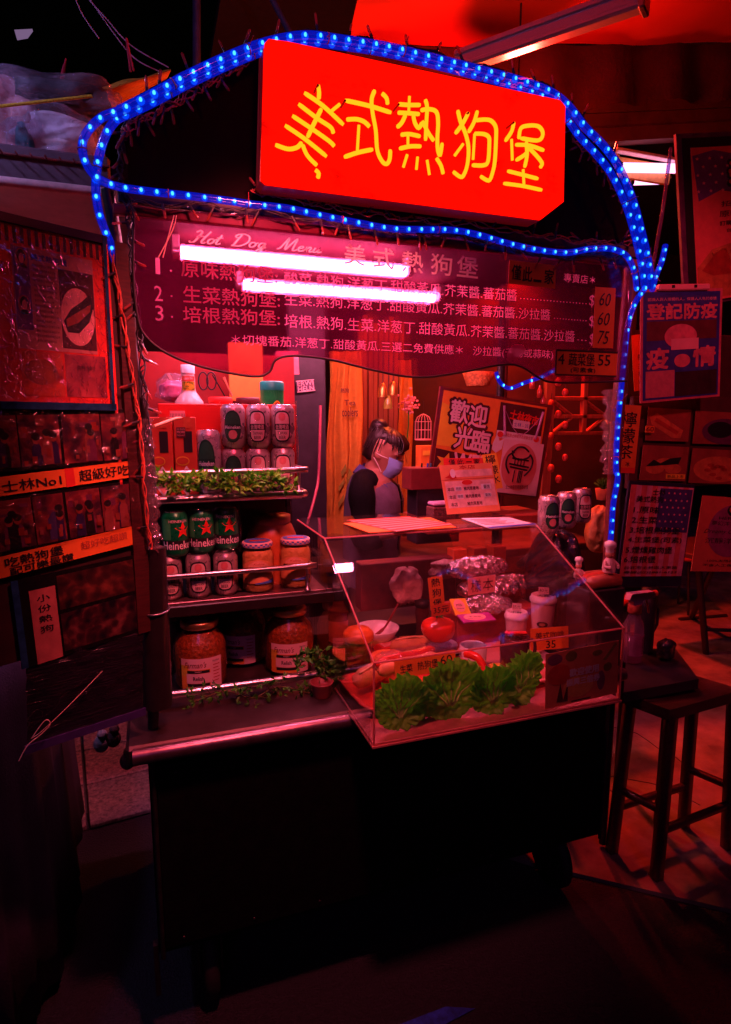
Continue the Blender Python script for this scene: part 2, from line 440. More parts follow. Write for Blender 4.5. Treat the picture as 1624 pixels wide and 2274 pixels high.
# ------------------------------------------------------------------ red canvas awning with aluminium beam
canv = mat('red_canvas', (.75, .03, .012), .75, var=.12, scale=3, bump=.15, bscale=300, trl=.35)
t = thing('awning', 'large red canvas awning stretched over the stall', 'awning', (2, 2, 3.1))
cs = MB(); nx, ny = 24, 12
A, B = at(770, 105, 2.6), at(1700, 95, 2.6)
C0, D0 = Vector((A.x-.33, .5, A.z+.12)), Vector((B.x+.5, .2, B.z+.05))
vs = []
for j in range(ny+1):
    for i in range(nx+1):
        a, b = i/nx, j/ny
        p = (A*(1-a)+B*a)*(1-b)+(C0*(1-a)+D0*a)*b
        p.z += -.05*math.sin(math.pi*b)*math.sin(a*math.pi)+.006*math.sin(a*17+b*3)*(1-b)
        vs.append(p)
cs.add(vs, [(j*(nx+1)+i, j*(nx+1)+i+1, (j+1)*(nx+1)+i+1, (j+1)*(nx+1)+i) for j in range(ny) for i in range(nx)], 0, True)
cs.build('canvas', canv, t)
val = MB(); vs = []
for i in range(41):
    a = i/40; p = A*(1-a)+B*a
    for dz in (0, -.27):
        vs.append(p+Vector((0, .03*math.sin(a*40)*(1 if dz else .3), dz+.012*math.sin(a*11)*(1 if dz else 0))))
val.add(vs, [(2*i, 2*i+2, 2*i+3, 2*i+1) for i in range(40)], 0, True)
val.build('valance', mat('shaded_valance', (.05, .008, .006), .9, var=.4, scale=6, bump=.3), t)  # shade of the band under the canvas put into this dark colour
ALU = mat('aluminium', (.62, .52, .66), .32, .85, var=.18, scale=30, aniso=(1, 20, 20))
b0, b1 = at(1015, 140, 2.3), at(1425, -5, 1.75)
dv = (b1-b0).normalized(); bm_ = MB()
side = dv.cross(Vector((0, 0, 1))).normalized(); upv = side.cross(dv)
for off, h, wd in ((0, .075, .045), (.022, .022, .06), (-.024, .018, .052)):
    c = (b0+b1)/2+upv*off
    rot = Matrix((dv, side, upv)).transposed()
    bm_.box(c, ((b1-b0).length, wd, h), 0, rot, .004)
o = bm_.build('ridge_beam', ALU, t); o['label'] = 'grooved aluminium beam under the canvas'
bm_ = MB(); bm_.box(b1+dv*.01, (.02, .07, .09), 0, Matrix((dv, side, upv)).transposed(), .004); bm_.build('end_cap', STEEL, t)

# night poles and cables, upper left
for (u, v0, v1, Y, r, lab) in ((437, -60, 150, 3.4, .02, 'dark upright steel pole rising behind the arch of blue lights'), (655, 95, -40, 3.0, .014, 'thin slanting dark pole meeting the arch by the red canvas')):
    u1 = u if Y > 3.2 else 585
    q = MB(); a, b = at(u, max(v0, v1), Y), at(u1, min(v0, v1), Y); q.tube([a-Vector((0, 0, .5)), a, b], r, 10)
    tag(q.build('pole', mat('pole_paint', (.1, .06, .16), .5)), lab, 'pole')
cab = mat('pale_cable', (.45, .3, .5), .4, var=.2)
for n_, pts, lab in (('cable', ((180, -20), (235, 40), (290, 100), (375, 150)), 'pale overhead cable sagging to the yellow tarp'),
                     ('cable', ((187, -20), (250, 70), (300, 130), (362, 162)), 'second pale overhead cable just under the longer one'),
                     ('cable', ((165, -10), (185, 35), (220, 85)), 'short loose cable end hanging from the top edge')):
    q = MB(); q.tube(smooth_path([at(u, v, 2.6) for u, v in pts]), .0022, 6); tag(q.build(n_, cab), lab, 'cable')
q = MB(); q.tube(smooth_path([at(290, 160, 2.5), at(284, 110, 2.5), at(281, 85, 2.5), at(286, 110, 2.5), at(297, 158, 2.5)]), .004, 6)
tag(q.build('ribbon', mat('red_ribbon', (.5, .03, .07), .5)), 'thin red ribbon loop standing above the yellow tarp', 'ribbon')
q = MB(); q.tube([at(133, 200, 2.4), at(140, 165, 2.4), at(147, 130, 2.4)], [.006, .008, .003], 6, flat=.4)
tag(q.build('ribbon', MC['red_ribbon']), 'upright red ribbon end behind the plastic bags', 'ribbon')

# ------------------------------------------------------------------ neighbouring stall, left
# wire rack roof with bags
t = thing('wire_rack', 'thin wire rack carrying the bagged goods at the upper left', 'rack', at(0, 370, 2.1))
rz_ = at(100, 372, 2.1).z; x0, x1 = -.55, -.07
for yy, zz in ((1.92, -.04), (2.45, 0), (2.1, -.028)):
    q = MB(); q.tube([(x0, yy, rz_+zz), (x1, yy, rz_+zz)], .004, 6); q.build('frame_bar', mat('rusty_wire', (.25, .06, .06), .5, .5), t)
wm_ = MB(); wm_.tube([(0, 1.88, rz_-.045), (0, 2.46, rz_+.004)], .0018, 5); wme = wm_.mesh('bar', MC['rusty_wire'])
for i in range(14): link('bar', wme, t, Matrix.Translation(Vector((x0+.02+.034*i, 0, 0))-wm(t).translation))
t = thing('neighbour_canopy', 'pale flat canopy of the neighbouring stall with a dark front edge', 'canopy', (-.5, 2.1, 2.0))
q = MB(); q.box((-.62, 2.55, 2.20), (1.1, 1.2, .03), bev=.004); q.build('roof_panel', mat('pale_panel', (.72, .5, .5), .6, var=.1), t)
q = MB(); q.box((-.62, 1.94, 2.215), (1.1, .03, .09), bev=.006); q.build('fascia', mat('grey_fascia', (.12, .07, .1), .6), t)
q = MB(); q.tube([(-1.17, 1.925, 2.165), (-.07, 1.925, 2.165)], .013, 10); q.build('edge_pipe', mat('pale_pipe', (.7, .45, .45), .45), t)
q = MB(); q.box((-.62, 2.95, 1.95), (1.1, .03, .46), bev=.004); q.build('back_panel', MC['pale_panel'], t)
BAGF = clear('bag_film', (.95, .94, .98), .1, body=(.8, .75, .95), bodyfac=.16, wrinkle=1.0, wscale=22, smudge=9)
from mathutils import noise as mnoise
def lump(c, s, seed, mt, name, parent, amp=.12, nu=48, nv=34):
    rnd = random.Random(seed); ph = [rnd.uniform(0, 6) for _ in range(6)]
    q = MB(); rings = []
    for i in range(1, nv):
        a = math.pi*i/nv; rg = []
        for j in range(nu):
            b = 2*math.pi*j/nu
            k = 1+amp*(math.sin(3*b+ph[0]+2*a)+.6*math.sin(5*b+ph[1]-3*a)+.5*math.sin(7*a+ph[2]))
            e = .75; dv_ = Vector((math.sin(a)*math.cos(b), math.sin(a)*math.sin(b), math.cos(a)))
            k += amp*1.1*(.5-abs(mnoise.noise(dv_*3.2+Vector((seed*5.1, 0, 0)))))+amp*.5*(.4-abs(mnoise.noise(dv_*8+Vector((0, seed*2.3, 0)))))
            f = lambda x: math.copysign(abs(x)**e, x)
            rg.append(Vector(c)+Vector((f(math.sin(a)*math.cos(b))*s[0]*k, f(math.sin(a)*math.sin(b))*s[1]*k, -f(math.cos(a))*s[2]*(1+.4*amp*math.sin(4*b+ph[3])))))
        rings.append(rg)
    q.loft(rings); return q.build(name, mt, parent)
for i, (u, v, sx, sz, mt, lab) in enumerate((
        (25, 290, .075, .13, mat('red_lace', (.6, .12, .14), .8, var=.6, scale=60, col2=(.8, .5, .5)), 'clear bag of pink and red lace at the upper left corner'),
        (125, 318, .115, .062, mat('white_towel', (.75, .72, .8), .9, bump=.5, bscale=60), 'bagged white bundle resting on the wire rack'),
        (145, 235, .12, .05, mat('black_cloth', (.02, .018, .022), .9, bump=.4), 'black cloth bundle stuffed above the white bag'),
        (62, 345, .03, .075, mat('teal_cloth', (.02, .2, .25), .8, bump=.4), 'narrow teal bundle between the lace and the white bag'))):
    c = at(u, v, 2.22)
    th_ = thing('goods_bag', lab, 'bag', (c.x, c.y, c.z-sz), group='bagged goods on the rack')
    lump(c, (sx, .1, sz), i, mt, 'contents', th_)
    lump(c+Vector((0, -.012, .006)), (sx*1.1, .108, sz*1.1), i+20, BAGF, 'film', th_, .2, 64, 44)
q = MB(); q.tube(smooth_path([at(-10, 237, 2.05), at(100, 225, 2.05), at(205, 213, 2.05)]), .0045, 8)
rope_ = q.build('rope', mat('yellow_rope', (.7, .42, .02), .7, var=.6, scale=220)); tag(rope_, 'yellow twisted rope stretched across the bags', 'rope')
t = thing('yellow_tarp', 'yellow tarpaulin edge folded above the left end of the blue lights', 'tarp', at(210, 200, 2.3))
q = MB(); vs = []
for i in range(17):
    a = i/16; p = at(208+(380-208)*a, 195-40*a+3*math.sin(a*12), 2.3); b = at(212+(380-212)*a, 208-52*a, 2.25); d = at(212+160*a, 264-90*a, 2.55)
    vs += [d, b, p]
q.add(vs, [(3*i+j, 3*i+3+j, 3*i+4+j, 3*i+1+j) for i in range(16) for j in range(2)], 0, True)
q.build('sheet', mat('yellow_tarpaulin', (.6, .28, .03), .6, var=.35, scale=14, bump=.4), t)
q = MB(); q.box(at(205, 262, 2.28), (.018, .03, .17), bev=.003); q.build('side_flap', MC['yellow_tarpaulin'], t)

# a lit sign far off in the dark, upper left corner
q = MB(); a, b, c, d = at(32, 66, 14), at(72, 64, 14), at(60, 80, 14), at(37, 84, 14)
q.add([a, b, c, d], [(0, 1, 2, 3)]); n0 = len(q.v); q.add([p+Vector((0, .08, 0)) for p in (a, b, c, d)], [(3, 2, 1, 0)])
q.f += [[i, i+4, (i+1) % 4+4, (i+1) % 4] for i in range(4)]; q.m += [0]*4; q.s += [False]*4
tag(q.build('lit_sign', emis('far_sign', (.5, .3, .6), .35)), 'small pale lit sign far off in the dark sky', 'sign')

# neighbour stall under a drape
t = thing('draped_table', 'neighbouring table under a dark purple cloth hanging to the floor', 'table', (-.75, 2.0, 0))
rim = []
outl = [(-1.6, 1.5), (-.55, 1.42), (-.36, 1.55), (-.3, 1.8), (-.33, 2.1), (-.45, 2.5), (-1.6, 2.7)]
rings = []
ol = smooth_path([(x, y, 0) for x, y in outl], 8, True)
for zz, k in ((.06, 1.02), (.3, 1.0), (.6, .985), (.85, .97), (.93, .95), (.95, .9)):
    rg = []
    for i, p in enumerate(ol):
        c = Vector((-.95, 2.05, 0)); f = .02*math.sin(i*1.7)*(1.1-zz)
        rg.append(c+(p-c)*(k+f)+Vector((0, 0, zz)))
    rings.append(rg)
q = MB(); q.loft(rings); q.build('cloth', CLOTHD, t)

# ------------------------------------------------------------------ the cart
CX0, CX1, CY0, CY1 = -.045, 1.275, 1.40, 2.12
cart = thing('food_cart', 'black food cart on castors with a steel-edged counter', 'cart', (.6, 1.75, 0))
q = MB(); q.box(((CX0+CX1)/2, (CY0+CY1)/2, .51), (CX1-CX0, CY1-CY0, .52), bev=.006); q.build('body', BLK, cart)
# front sheet, with seam and rivets
q = MB(); q.box(((CX0+CX1)/2, CY0-.004, .51), (CX1-CX0-.03, .008, .48), bev=.003); fp = q.build('front_panel', BLK, cart)
q = MB(); q.lathe([(.004, 0), (.003, .002), (.0001, .003)], n=8); rv = q.mesh('rivet', DARKMETAL)
for i in range(8):
    for z in (.29, .73): link('rivet', rv, fp, Matrix.Translation(Vector((CX0+.06+i*.172, CY0-.008, z))-wm(fp).translation) @ Matrix.Rotation(R(90), 4, 'X'))
q = MB(); q.box(((CX0+CX1)/2-.01, (CY0+CY1)/2-.01, .795), (CX1-CX0+.07, CY1-CY0+.04, .05), bev=.008); q.build('countertop', mat('counter_steel', (.1, .06, .06), .45, .8, var=.25, scale=30), cart)
q = MB(); q.tube([(CX0-.03, CY0-.03, .797), (.45, CY0-.03, .797), (CX1+.02, CY0-.03, .797)], .019, 14); q.build('edge_rail', mat('rail_steel', (.3, .17, .2), .32, .9, var=.3, scale=20), cart)
for xx in (CX0+.01, CX1-.01):
    q = MB(); q.tube([(xx, CY0-.01, .25), (xx, CY0-.01, .77)], .006, 6); q.build('corner_trim', DARKMETAL, cart)
tyre = mat('black_rubber', (.015, .015, .016), .7, bump=.2)
for i, (x, y) in enumerate(((.08, 1.5), (1.2, 1.52), (.08, 2.05), (1.2, 2.05))):
    cas = MB(); cas.box((x, y, .235), (.09, .09, .012), bev=.003); cas.box((x-.03, y+.01, .16), (.006, .06, .15)); cas.box((x+.03, y+.01, .16), (.006, .06, .15))
    co = cas.build('castor', DARKMETAL, cart)
    wl = MB(); wl.lathe([(.03, -.02), (.088, -.02), (.1, -.012), (.1, .012), (.088, .02), (.03, .02)], n=28); wl.xf(Matrix.Translation((x, y+.02, .1)) @ Matrix.Rotation(R(90), 4, 'Y')); wl.build('tyre', tyre, co)
    wl = MB(); wl.lathe([(.0, -.024), (.028, -.024), (.03, .0), (.028, .024), (0, .024)], n=16); wl.xf(Matrix.Translation((x, y+.02, .1)) @ Matrix.Rotation(R(90), 4, 'Y')); wl.build('hub', STEEL, co)
q = MB(); q.box((CX0-.006, 1.41, .21), (.012, .02, .14)); q.build('brake_lever', DARKMETAL, cart)
q = MB(); q.box((.6, 2.08, .13), (1.28, .02, .2)); q.build('light_block', BLK, cart)  # unseen back panel added to stop light passing under the cart
# posts
def post(pts, r, name, mt):
    q = MB(); q.tube(smooth_path(pts), r, 12); return q.build(name, mt, cart)
PL = [(-.03, 1.45, .82), (-.012, 1.45, 1.18), (-.008, 1.45, 1.48), (-.03, 1.45, 1.68), (-.05, 1.45, 1.93), (-.06, 1.45, 2.02)]
PR = [(1.285, 1.45, .82), (1.287, 1.45, 1.1), (1.287, 1.45, 1.59), (1.30, 1.45, 1.92), (1.30, 1.45, 1.98)]
post(PL, .013, 'post', DARKMETAL); post(PR, .018, 'post', mat('brown_post', (.16, .03, .025), .4, var=.4))
post([(-.04, 2.05, .82), (-.04, 2.05, 2.05)], .015, 'post', DARKMETAL); post([(1.26, 2.05, .82), (1.26, 2.05, 2.05)], .015, 'post', DARKMETAL)
# lower sleeve of the left post, black with a wire tie
q = MB(); q.tube([(-.017, 1.44, .88), (-.008, 1.44, 1.26)], [.034, .028], 14); sl = q.build('post_sleeve', mat('sleeve', (.02, .012, .014), .3, coat=.4), cart)
q = MB(); q.tube([(-.013+.034*math.cos(a), 1.44+.034*math.sin(a), 1.115+.004*math.sin(a)) for a in [i*math.pi/8 for i in range(17)]], .002, 6); q.build('wire_tie', STEEL, sl)
# canopy roof
fm = mat('fascia_brown', (.012, .004, .0035), .8, var=.4, scale=8, spec=.15)
q = MB(); q.box((.61, 1.86, 2.05), (1.32, .86, .02)); q.build('canopy_ceiling', mat('canopy_underside', (.03, .008, .01), .8, spec=.2), cart)
fo = [(285, 395), (278, 300), (330, 245), (560, 118), (620, 95), (1240, 215), (1290, 290), (1345, 330), (1400, 450), (1420, 592), (1250, 562), (900, 505), (560, 462), (290, 440)]
q = MB(); pf = [at(u, v, 1.43) for u, v in fo]; q.prism([(p.x, p.z) for p in pf], 1.43, 1.47); q.build('fascia', fm, cart)
q = MB(); q.box((.61, 1.88, 2.17), (1.3, .8, .012), rot=Matrix.Rotation(R(4), 3, 'X')); q.build('canopy_roof', fm, cart)
e0, e1 = at(280, 402, 1.425), at(1425, 556, 1.425)
q = MB(); q.box((.63, 1.415, 1.972), (1.36, .018, .02), bev=.002); q.build('menu_rail', mat('red_rail', (.22, .02, .015), .35, var=.3), cart)
q = MB(); q.box((.63, 1.422, 2.003), (1.34, .012, .03), bev=.002); q.build('fascia_ledge', mat('ledge', (.02, .01, .01), .5), cart)
q = MB(); pts = [(CX0+.02, 1.53, .86), (.40, 1.53, .86)]; q.tube(pts, .011, 10); q.tube([(CX0+.03, 1.53, .82), (CX0+.03, 1.53, .86)], .007, 8); q.tube([(.39, 1.53, .82), (.39, 1.53, .86)], .007, 8); q.build('counter_rail', STEEL, cart)

# ------------------------------------------------------------------ fluorescent battens under the canopy
TUBE = emis('tube_glow', (1, .2, .36), 135)
def batten(name, label, p, q_, r=.014, glow=TUBE, body=True):
    t = thing(name, label, 'lamp', (Vector(p)+Vector(q_))/2, group='fluorescent battens')
    p, q_ = Vector(p), Vector(q_); d = (q_-p).normalized()
    m = MB(); m.tube([p, q_], r, 12); m.build('tube', glow, t)
    for a, s in ((p, -1), (q_, 1)):
        m = MB(); m.tube([a, a+d*.02*s], r*1.15, 10); m.build('tube_cap', STEEL, t)
        m = MB(); m.box(a+d*.012*s+Vector((0, 0, r*1.2)), (.02, .03, r*3), bev=.002); m.build('tube_holder', PAPER, t)
    if not body: return t
    m = MB(); m.box((p+q_)/2+Vector((0, 0, r*2.6)), ((q_-p).length+.05, .045, .02), bev=.003); m.build('batten_body', mat('batten_white', (.75, .6, .6), .5), t)
    return t
batten('tube_lamp', 'lit fluorescent tube glowing through the upper lines of the menu board', (.10, 1.80, 1.995), (.76, 1.80, 1.995), .0155, body=False)
batten('tube_lamp', 'lit fluorescent tube glowing through the middle lines of the menu board', (.31, 2.10, 1.985), (1.0, 2.10, 1.985), .0145, body=False)

batten('tube_lamp', 'added fluorescent fill tube out of view behind the sign box above the menu board', (-.01, 1.487, 2.03), (.38, 1.487, 2.03), .011, body=False)  # unseen tube added to light the shelf goods and menu panel
# ------------------------------------------------------------------ neon sign
SY = 1.33
ns = thing('neon_sign', 'glowing red box sign with five yellow neon characters', 'sign', at(900, 480, SY))
redm = bpy.data.materials.new('sign_red_glow'); redm.use_nodes = True; t = redm.node_tree; t.nodes.clear()
em = t.nodes.new('ShaderNodeEmission'); out = t.nodes.new('ShaderNodeOutputMaterial')
tc = t.nodes.new('ShaderNodeTexCoord'); nz = t.nodes.new('ShaderNodeTexNoise'); nz.inputs['Scale'].default_value = 7; nz.inputs['Detail'].default_value = 8; nz.inputs['Roughness'].default_value = .7
mp = t.nodes.new('ShaderNodeMapping'); mp.inputs['Scale'].default_value = (1, 1, 1.6)
rp = t.nodes.new('ShaderNodeValToRGB'); rp.color_ramp.elements[0].position = .30; rp.color_ramp.elements[0].color = (.2, .0004, 0, 1)
rp.color_ramp.elements[1].position = .44; rp.color_ramp.elements[1].color = (1, .0022, .0003, 1)
t.links.new(tc.outputs['Object'], mp.inputs[0]); t.links.new(mp.outputs[0], nz.inputs['Vector']); t.links.new(nz.outputs[0], rp.inputs[0]); t.links.new(rp.outputs[0], em.inputs[0]); t.links.new(em.outputs[0], out.inputs[0])
em.inputs[1].default_value = 1.7
so = [(597, 86), (640, 92), (1244, 222), (1256, 236), (1252, 448), (1202, 487), (590, 408), (580, 398), (588, 96)]
ps = [at(u, v, SY) for u, v in so]
q = MB(); q.prism([(p.x, p.z) for p in ps], SY, SY+.008); q.build('face', redm, ns)
cx_ = sum(p.x for p in ps)/len(ps); cz_ = sum(p.z for p in ps)/len(ps)
q = MB(); q.prism([(cx_+(p.x-cx_)*1.004, cz_+(p.z-cz_)*1.006) for p in ps], SY+.009, SY+.06); q.build('box', mat('sign_box', (.25, .015, .01), .4, emit=(1, .006, .002), es=.05), ns)
def c2(x, y): return ((650+x/2.32)/1.2666, (y/2.32)/1.2666)
def c3(x, y): return ((1350+x*.43534)/1.2666, (y*.43534)/1.2666)
CH = [
 (c2, [[(568, 555), (575, 600), (573, 645)], [(478, 605), (600, 690), (735, 815)], [(710, 680), (650, 730)], [(440, 678), (560, 770), (650, 830), (668, 870)],
       [(400, 755), (520, 835), (640, 920), (675, 955)], [(352, 818), (480, 905), (625, 1022)], [(590, 710), (545, 800), (500, 895)], [(290, 945), (370, 972), (430, 962), (462, 930)],
       [(468, 945), (490, 1000), (520, 1040), (562, 1080)], [(550, 1108), (572, 1130), (567, 1162)]]),
 (c2, [[(745, 655), (900, 690), (1045, 735)], [(938, 590), (918, 650), (925, 740), (945, 850), (955, 980), (985, 1050), (1015, 1070), (1035, 1040), (1040, 978)],
       [(985, 608), (1015, 640), (1022, 680)], [(755, 780), (820, 778), (870, 795), (905, 828)], [(835, 818), (825, 980)], [(740, 1025), (830, 995), (925, 975)]]),
 (c2, [[(1095, 680), (1160, 685), (1235, 685)], [(1165, 630), (1160, 735)], [(1090, 735), (1150, 738), (1230, 745)], [(1140, 748), (1115, 800), (1085, 830)],
       [(1190, 750), (1200, 800), (1225, 835), (1248, 800)], [(1110, 880), (1165, 875), (1235, 890)], [(1155, 880), (1155, 960)], [(1100, 970), (1170, 955), (1240, 955)],
       [(1240, 720), (1290, 712), (1340, 730), (1352, 800), (1347, 900), (1350, 975), (1365, 1012), (1378, 935)], [(1268, 650), (1280, 700), (1275, 800), (1270, 915)], [(1248, 790), (1290, 870), (1325, 920)],
       [(1150, 1010), (1125, 1090)], [(1218, 1025), (1210, 1105)], [(1280, 1045), (1295, 1140)], [(1340, 1030), (1370, 1080), (1385, 1135)]]),
 (c2, [[(1550, 735), (1510, 810), (1465, 870)], [(1480, 720), (1500, 800), (1530, 870), (1550, 960), (1545, 1060), (1525, 1130), (1500, 1155), (1450, 1120)], [(1515, 940), (1460, 1015)],
       [(1608, 725), (1585, 800), (1550, 862)], [(1598, 785), (1660, 780), (1700, 790), (1728, 830), (1730, 900), (1722, 1050), (1706, 1130), (1682, 1178), (1628, 1150)],
       [(1590, 875), (1580, 1040)], [(1590, 872), (1650, 875), (1682, 895), (1686, 940), (1678, 1050), (1650, 1078), (1575, 1078)]]),
 (c3, [[(220, 790), (205, 850), (165, 910)], [(205, 900), (210, 1035)], [(252, 895), (265, 830), (310, 812), (375, 815), (405, 850), (400, 890), (365, 908), (265, 893)],
       [(232, 935), (320, 940), (413, 972)], [(312, 930), (300, 990), (235, 1035)], [(300, 915), (305, 1000), (290, 1080)], [(322, 960), (370, 1010), (402, 1055), (390, 1082)],
       [(180, 1105), (280, 1130), (375, 1155)], [(280, 1095), (285, 1190)], [(155, 1185), (280, 1202), (400, 1228)]])]
NEON = emis('neon_yellow', (1, .40, .008), 1.5)
for f, strokes in CH:
    cm = MB(); first = strokes[0]
    a = at(*f(*strokes[0][0]), SY-.03); cm.tube([a, a+Vector((0, .03, 0))], .0025, 6)
    ch = cm.build('neon_character', MC['sign_box'], ns)
    for s in strokes:
        q = MB(); pts = smooth_path([at(*f(*p), SY-.022) for p in s], 5)
        n = len(pts); q.tube(pts, [.0032 if i in (0, n-1) else .0043 for i in range(n)], 8); q.build('neon_tube', NEON, ch)

# ------------------------------------------------------------------ menu board
MY = 1.405
mo = [(298, 462), (296, 600), (305, 700), (322, 745), (372, 785), (450, 815), (560, 836), (598, 826), (612, 800), (650, 790), (730, 798), (820, 820), (900, 836), (965, 836), (1050, 822), (1100, 812),
      (1140, 810), (1168, 820), (1195, 838), (1240, 850), (1392, 846), (1398, 590), (1395, 565), (1000, 520), (600, 478)]
mb_ = thing('menu_board', 'translucent red acrylic menu board lettered in Chinese, with a wavy lower edge', 'menu board', at(820, 836, MY))
pm = [at(u, v, MY) for u, v in mo]
outl = smooth_path(pm[:21], 4)+pm[21:]
q = MB(); q.prism([(p.x, p.z) for p in outl], MY, MY+.003)
MENUM = clear('menu_acrylic', (.9, .52, .72), .04, body=(.12, .006, .055), bodyfac=.32, haze=.22, smudge=4, ior=1.5, wrinkle=.05, wscale=3)
q.build('panel', MENUM, mb_)
q = MB(); q.tube([p+Vector((0, -.001, 0)) for p in outl[:81]], .0028, 6); q.build('edge_strip', INK, mb_)
LET = mat('menu_letters', (.95, .72, .7), .5, var=.03, trl=.8)
def menu_line(body, u0, v0, u1, v1, hp, name='lettering', ext=.02, bev=0, bold=0, mt=LET):
    yy = MY-.0015 if name == 'heading_character' else MY+.006
    a, b = at(u0, v0, yy), at(u1, v1, yy); top = at(u0, v0-hp, yy)
    t = MB(); put_text(t, body, 0, 0, (b-a).length, top.z-a.z, bold=bold)
    ang = math.atan2(b.z-a.z, b.x-a.x)
    M_ = Matrix.Translation(a) @ Matrix.Rotation(-ang, 4, 'Y') @ Matrix.Rotation(R(90), 4, 'X')
    t.xf(M_); return t.build(name, mt, mb_)
for (b, u0, v0, u1, v1, h, ex, bo) in (
        ('原味熱狗堡:', 403, 614, 616, 632, 40, .03, .012), ('生菜熱狗堡:', 408, 672, 622, 684, 38, .03, .012), ('培根熱狗堡:', 408, 716, 622, 724, 36, .03, .012),
        ('酸菜.熱狗.洋葱丁.甜酸黃瓜.芥茉醬.蕃茄醬', 632, 633, 1148, 669, 30, .02, 0), ('生菜.熱狗.洋葱丁.甜酸黃瓜.芥茉醬.蕃茄醬.沙拉醬', 632, 678, 1222, 712, 29, .02, 0),
        ('培根.熱狗.生菜.洋葱丁.甜酸黃瓜.芥茉醬.蕃茄醬.沙拉醬', 632, 727, 1276, 760, 30, .02, 0),
        ('＊切塊番茄.洋葱丁.甜酸黃瓜.三選二免費供應＊   沙拉醬(千島或蒜味)', 514, 769, 1228, 800, 28, .02, 0),
        ('專賣店＊', 1252, 626, 1322, 632, 20, .02, 0),
        ('·····················', 1155, 664, 1303, 676, 3, .02, 0), ('············', 1230, 708, 1303, 714, 3, .02, 0), ('···', 1282, 756, 1303, 758, 3, .02, 0),
        ('$', 1308, 682, 1320, 683, 28, .02, 0), ('$', 1308, 728, 1320, 729, 28, .02, 0), ('$', 1308, 768, 1320, 769, 28, .02, 0),
        ('1', 346, 608, 356, 609, 36, .02, 0), ('2', 344, 668, 362, 669, 34, .02, 0), ('3', 346, 712, 364, 713, 34, .02, 0),
        ('.', 378, 604, 383, 604, 5, .02, 0), ('.', 379, 660, 384, 660, 5, .02, 0), ('.', 380, 706, 385, 706, 5, .02, 0)):
    menu_line(b, u0, v0, u1, v1, h, ext=ex, bold=bo)
CHROME = mat('heading_letters', (.95, .88, .88), .4, var=.05, trl=.45)
for ch, u0, v0 in (('美', 765, 586), ('式', 829, 594), ('熱', 893, 602), ('狗', 957, 608), ('堡', 1015, 613)):
    menu_line(ch, u0, v0, u0+46, v0+5, 46, 'heading_character', .03, .022, .012, CHROME)
# cursive heading, drawn as strokes
CUR = [[(.1, 1.9), (.5, 2.2), (.75, 1.9), (.55, 1), (.3, .2), (-.1, 0), (-.3, .25)], [(1.7, 2.2), (1.35, 1.2), (1.1, .3), (1.3, 0), (1.6, .2)], [(.35, 1.05), (.8, 1.2), (1.4, 1.15)],
       [(2.2, .9), (1.9, .75), (1.8, .35), (2.0, .02), (2.35, .2), (2.45, .6), (2.2, .9), (2.4, .75), (2.75, .85)], [(3.1, 1.7), (2.85, .7), (2.8, .15), (3, 0), (3.3, .25)], [(2.65, 1.15), (3.35, 1.2)],
       [(5.3, 2.1), (5, 1), (4.8, .2), (4.6, .05), (5, 0), (5.7, .15), (6.3, .9), (6.2, 1.8), (5.5, 2.2), (4.8, 2.0), (4.7, 1.6), (5, 1.5)],
       [(7.0, .9), (6.7, .75), (6.6, .35), (6.8, .02), (7.15, .2), (7.25, .6), (7.0, .9), (7.2, .75), (7.5, .85)],
       [(8.2, .9), (7.8, .8), (7.65, .35), (7.85, .05), (8.15, .3), (8.3, .9), (8.15, -.2), (7.9, -.8), (7.6, -.7), (7.8, -.3), (8.5, .2)],
       [(9.8, .1), (10.1, .3), (10.4, 1.2), (10.7, 2.15), (10.7, 1), (10.75, .1), (11.2, 1.2), (11.65, 2.15), (11.6, 1), (11.6, .15), (11.8, 0), (12.1, .25)],
       [(12.2, .45), (12.6, .6), (12.65, .85), (12.4, .9), (12.2, .5), (12.35, .05), (12.7, .1), (13, .35)], [(13.1, .85), (13.05, 0), (13.1, .4), (13.4, .85), (13.6, .7), (13.5, .2), (13.65, 0), (13.9, .25)],
       [(14.05, .85), (13.95, .2), (14.15, 0), (14.45, .3), (14.55, .85), (14.48, .2), (14.65, 0), (14.9, .25)]]
q = MB()
for s in CUR:
    pts = []
    for x, y in s:
        xx = (x+.28*y)/15.1
        pts.append(at(425+292*xx, 538+24*xx-12.5*y, MY-.0015))
    pts = smooth_path(pts, 5); n = len(pts)
    vs = []
    for i in range(n):
        d = (pts[min(i+1, n-1)]-pts[max(i-1, 0)]).normalized(); w_ = .0009+.0013*abs(d.z)
        s_ = Vector((-d.z, 0, d.x))*w_; vs += [pts[i]+s_, pts[i]-s_]
    q.add(vs, [(2*i, 2*i+2, 2*i+3, 2*i+1) for i in range(n-1)])
q.build('cursive_heading', CHROME, mb_)
# tie strings at the left
for k_, (ua, ub, uc) in enumerate(((387, 378, 362), (392, 384, 352))):
    q = MB(); q.tube(smooth_path([at(ua, 478, MY-.004), at(ub, 510, MY-.006), at(uc, 572, MY-.003)]), .0012, 5); q.build('tie_string', mat('pale_string', (.8, .5, .4), .6), mb_)

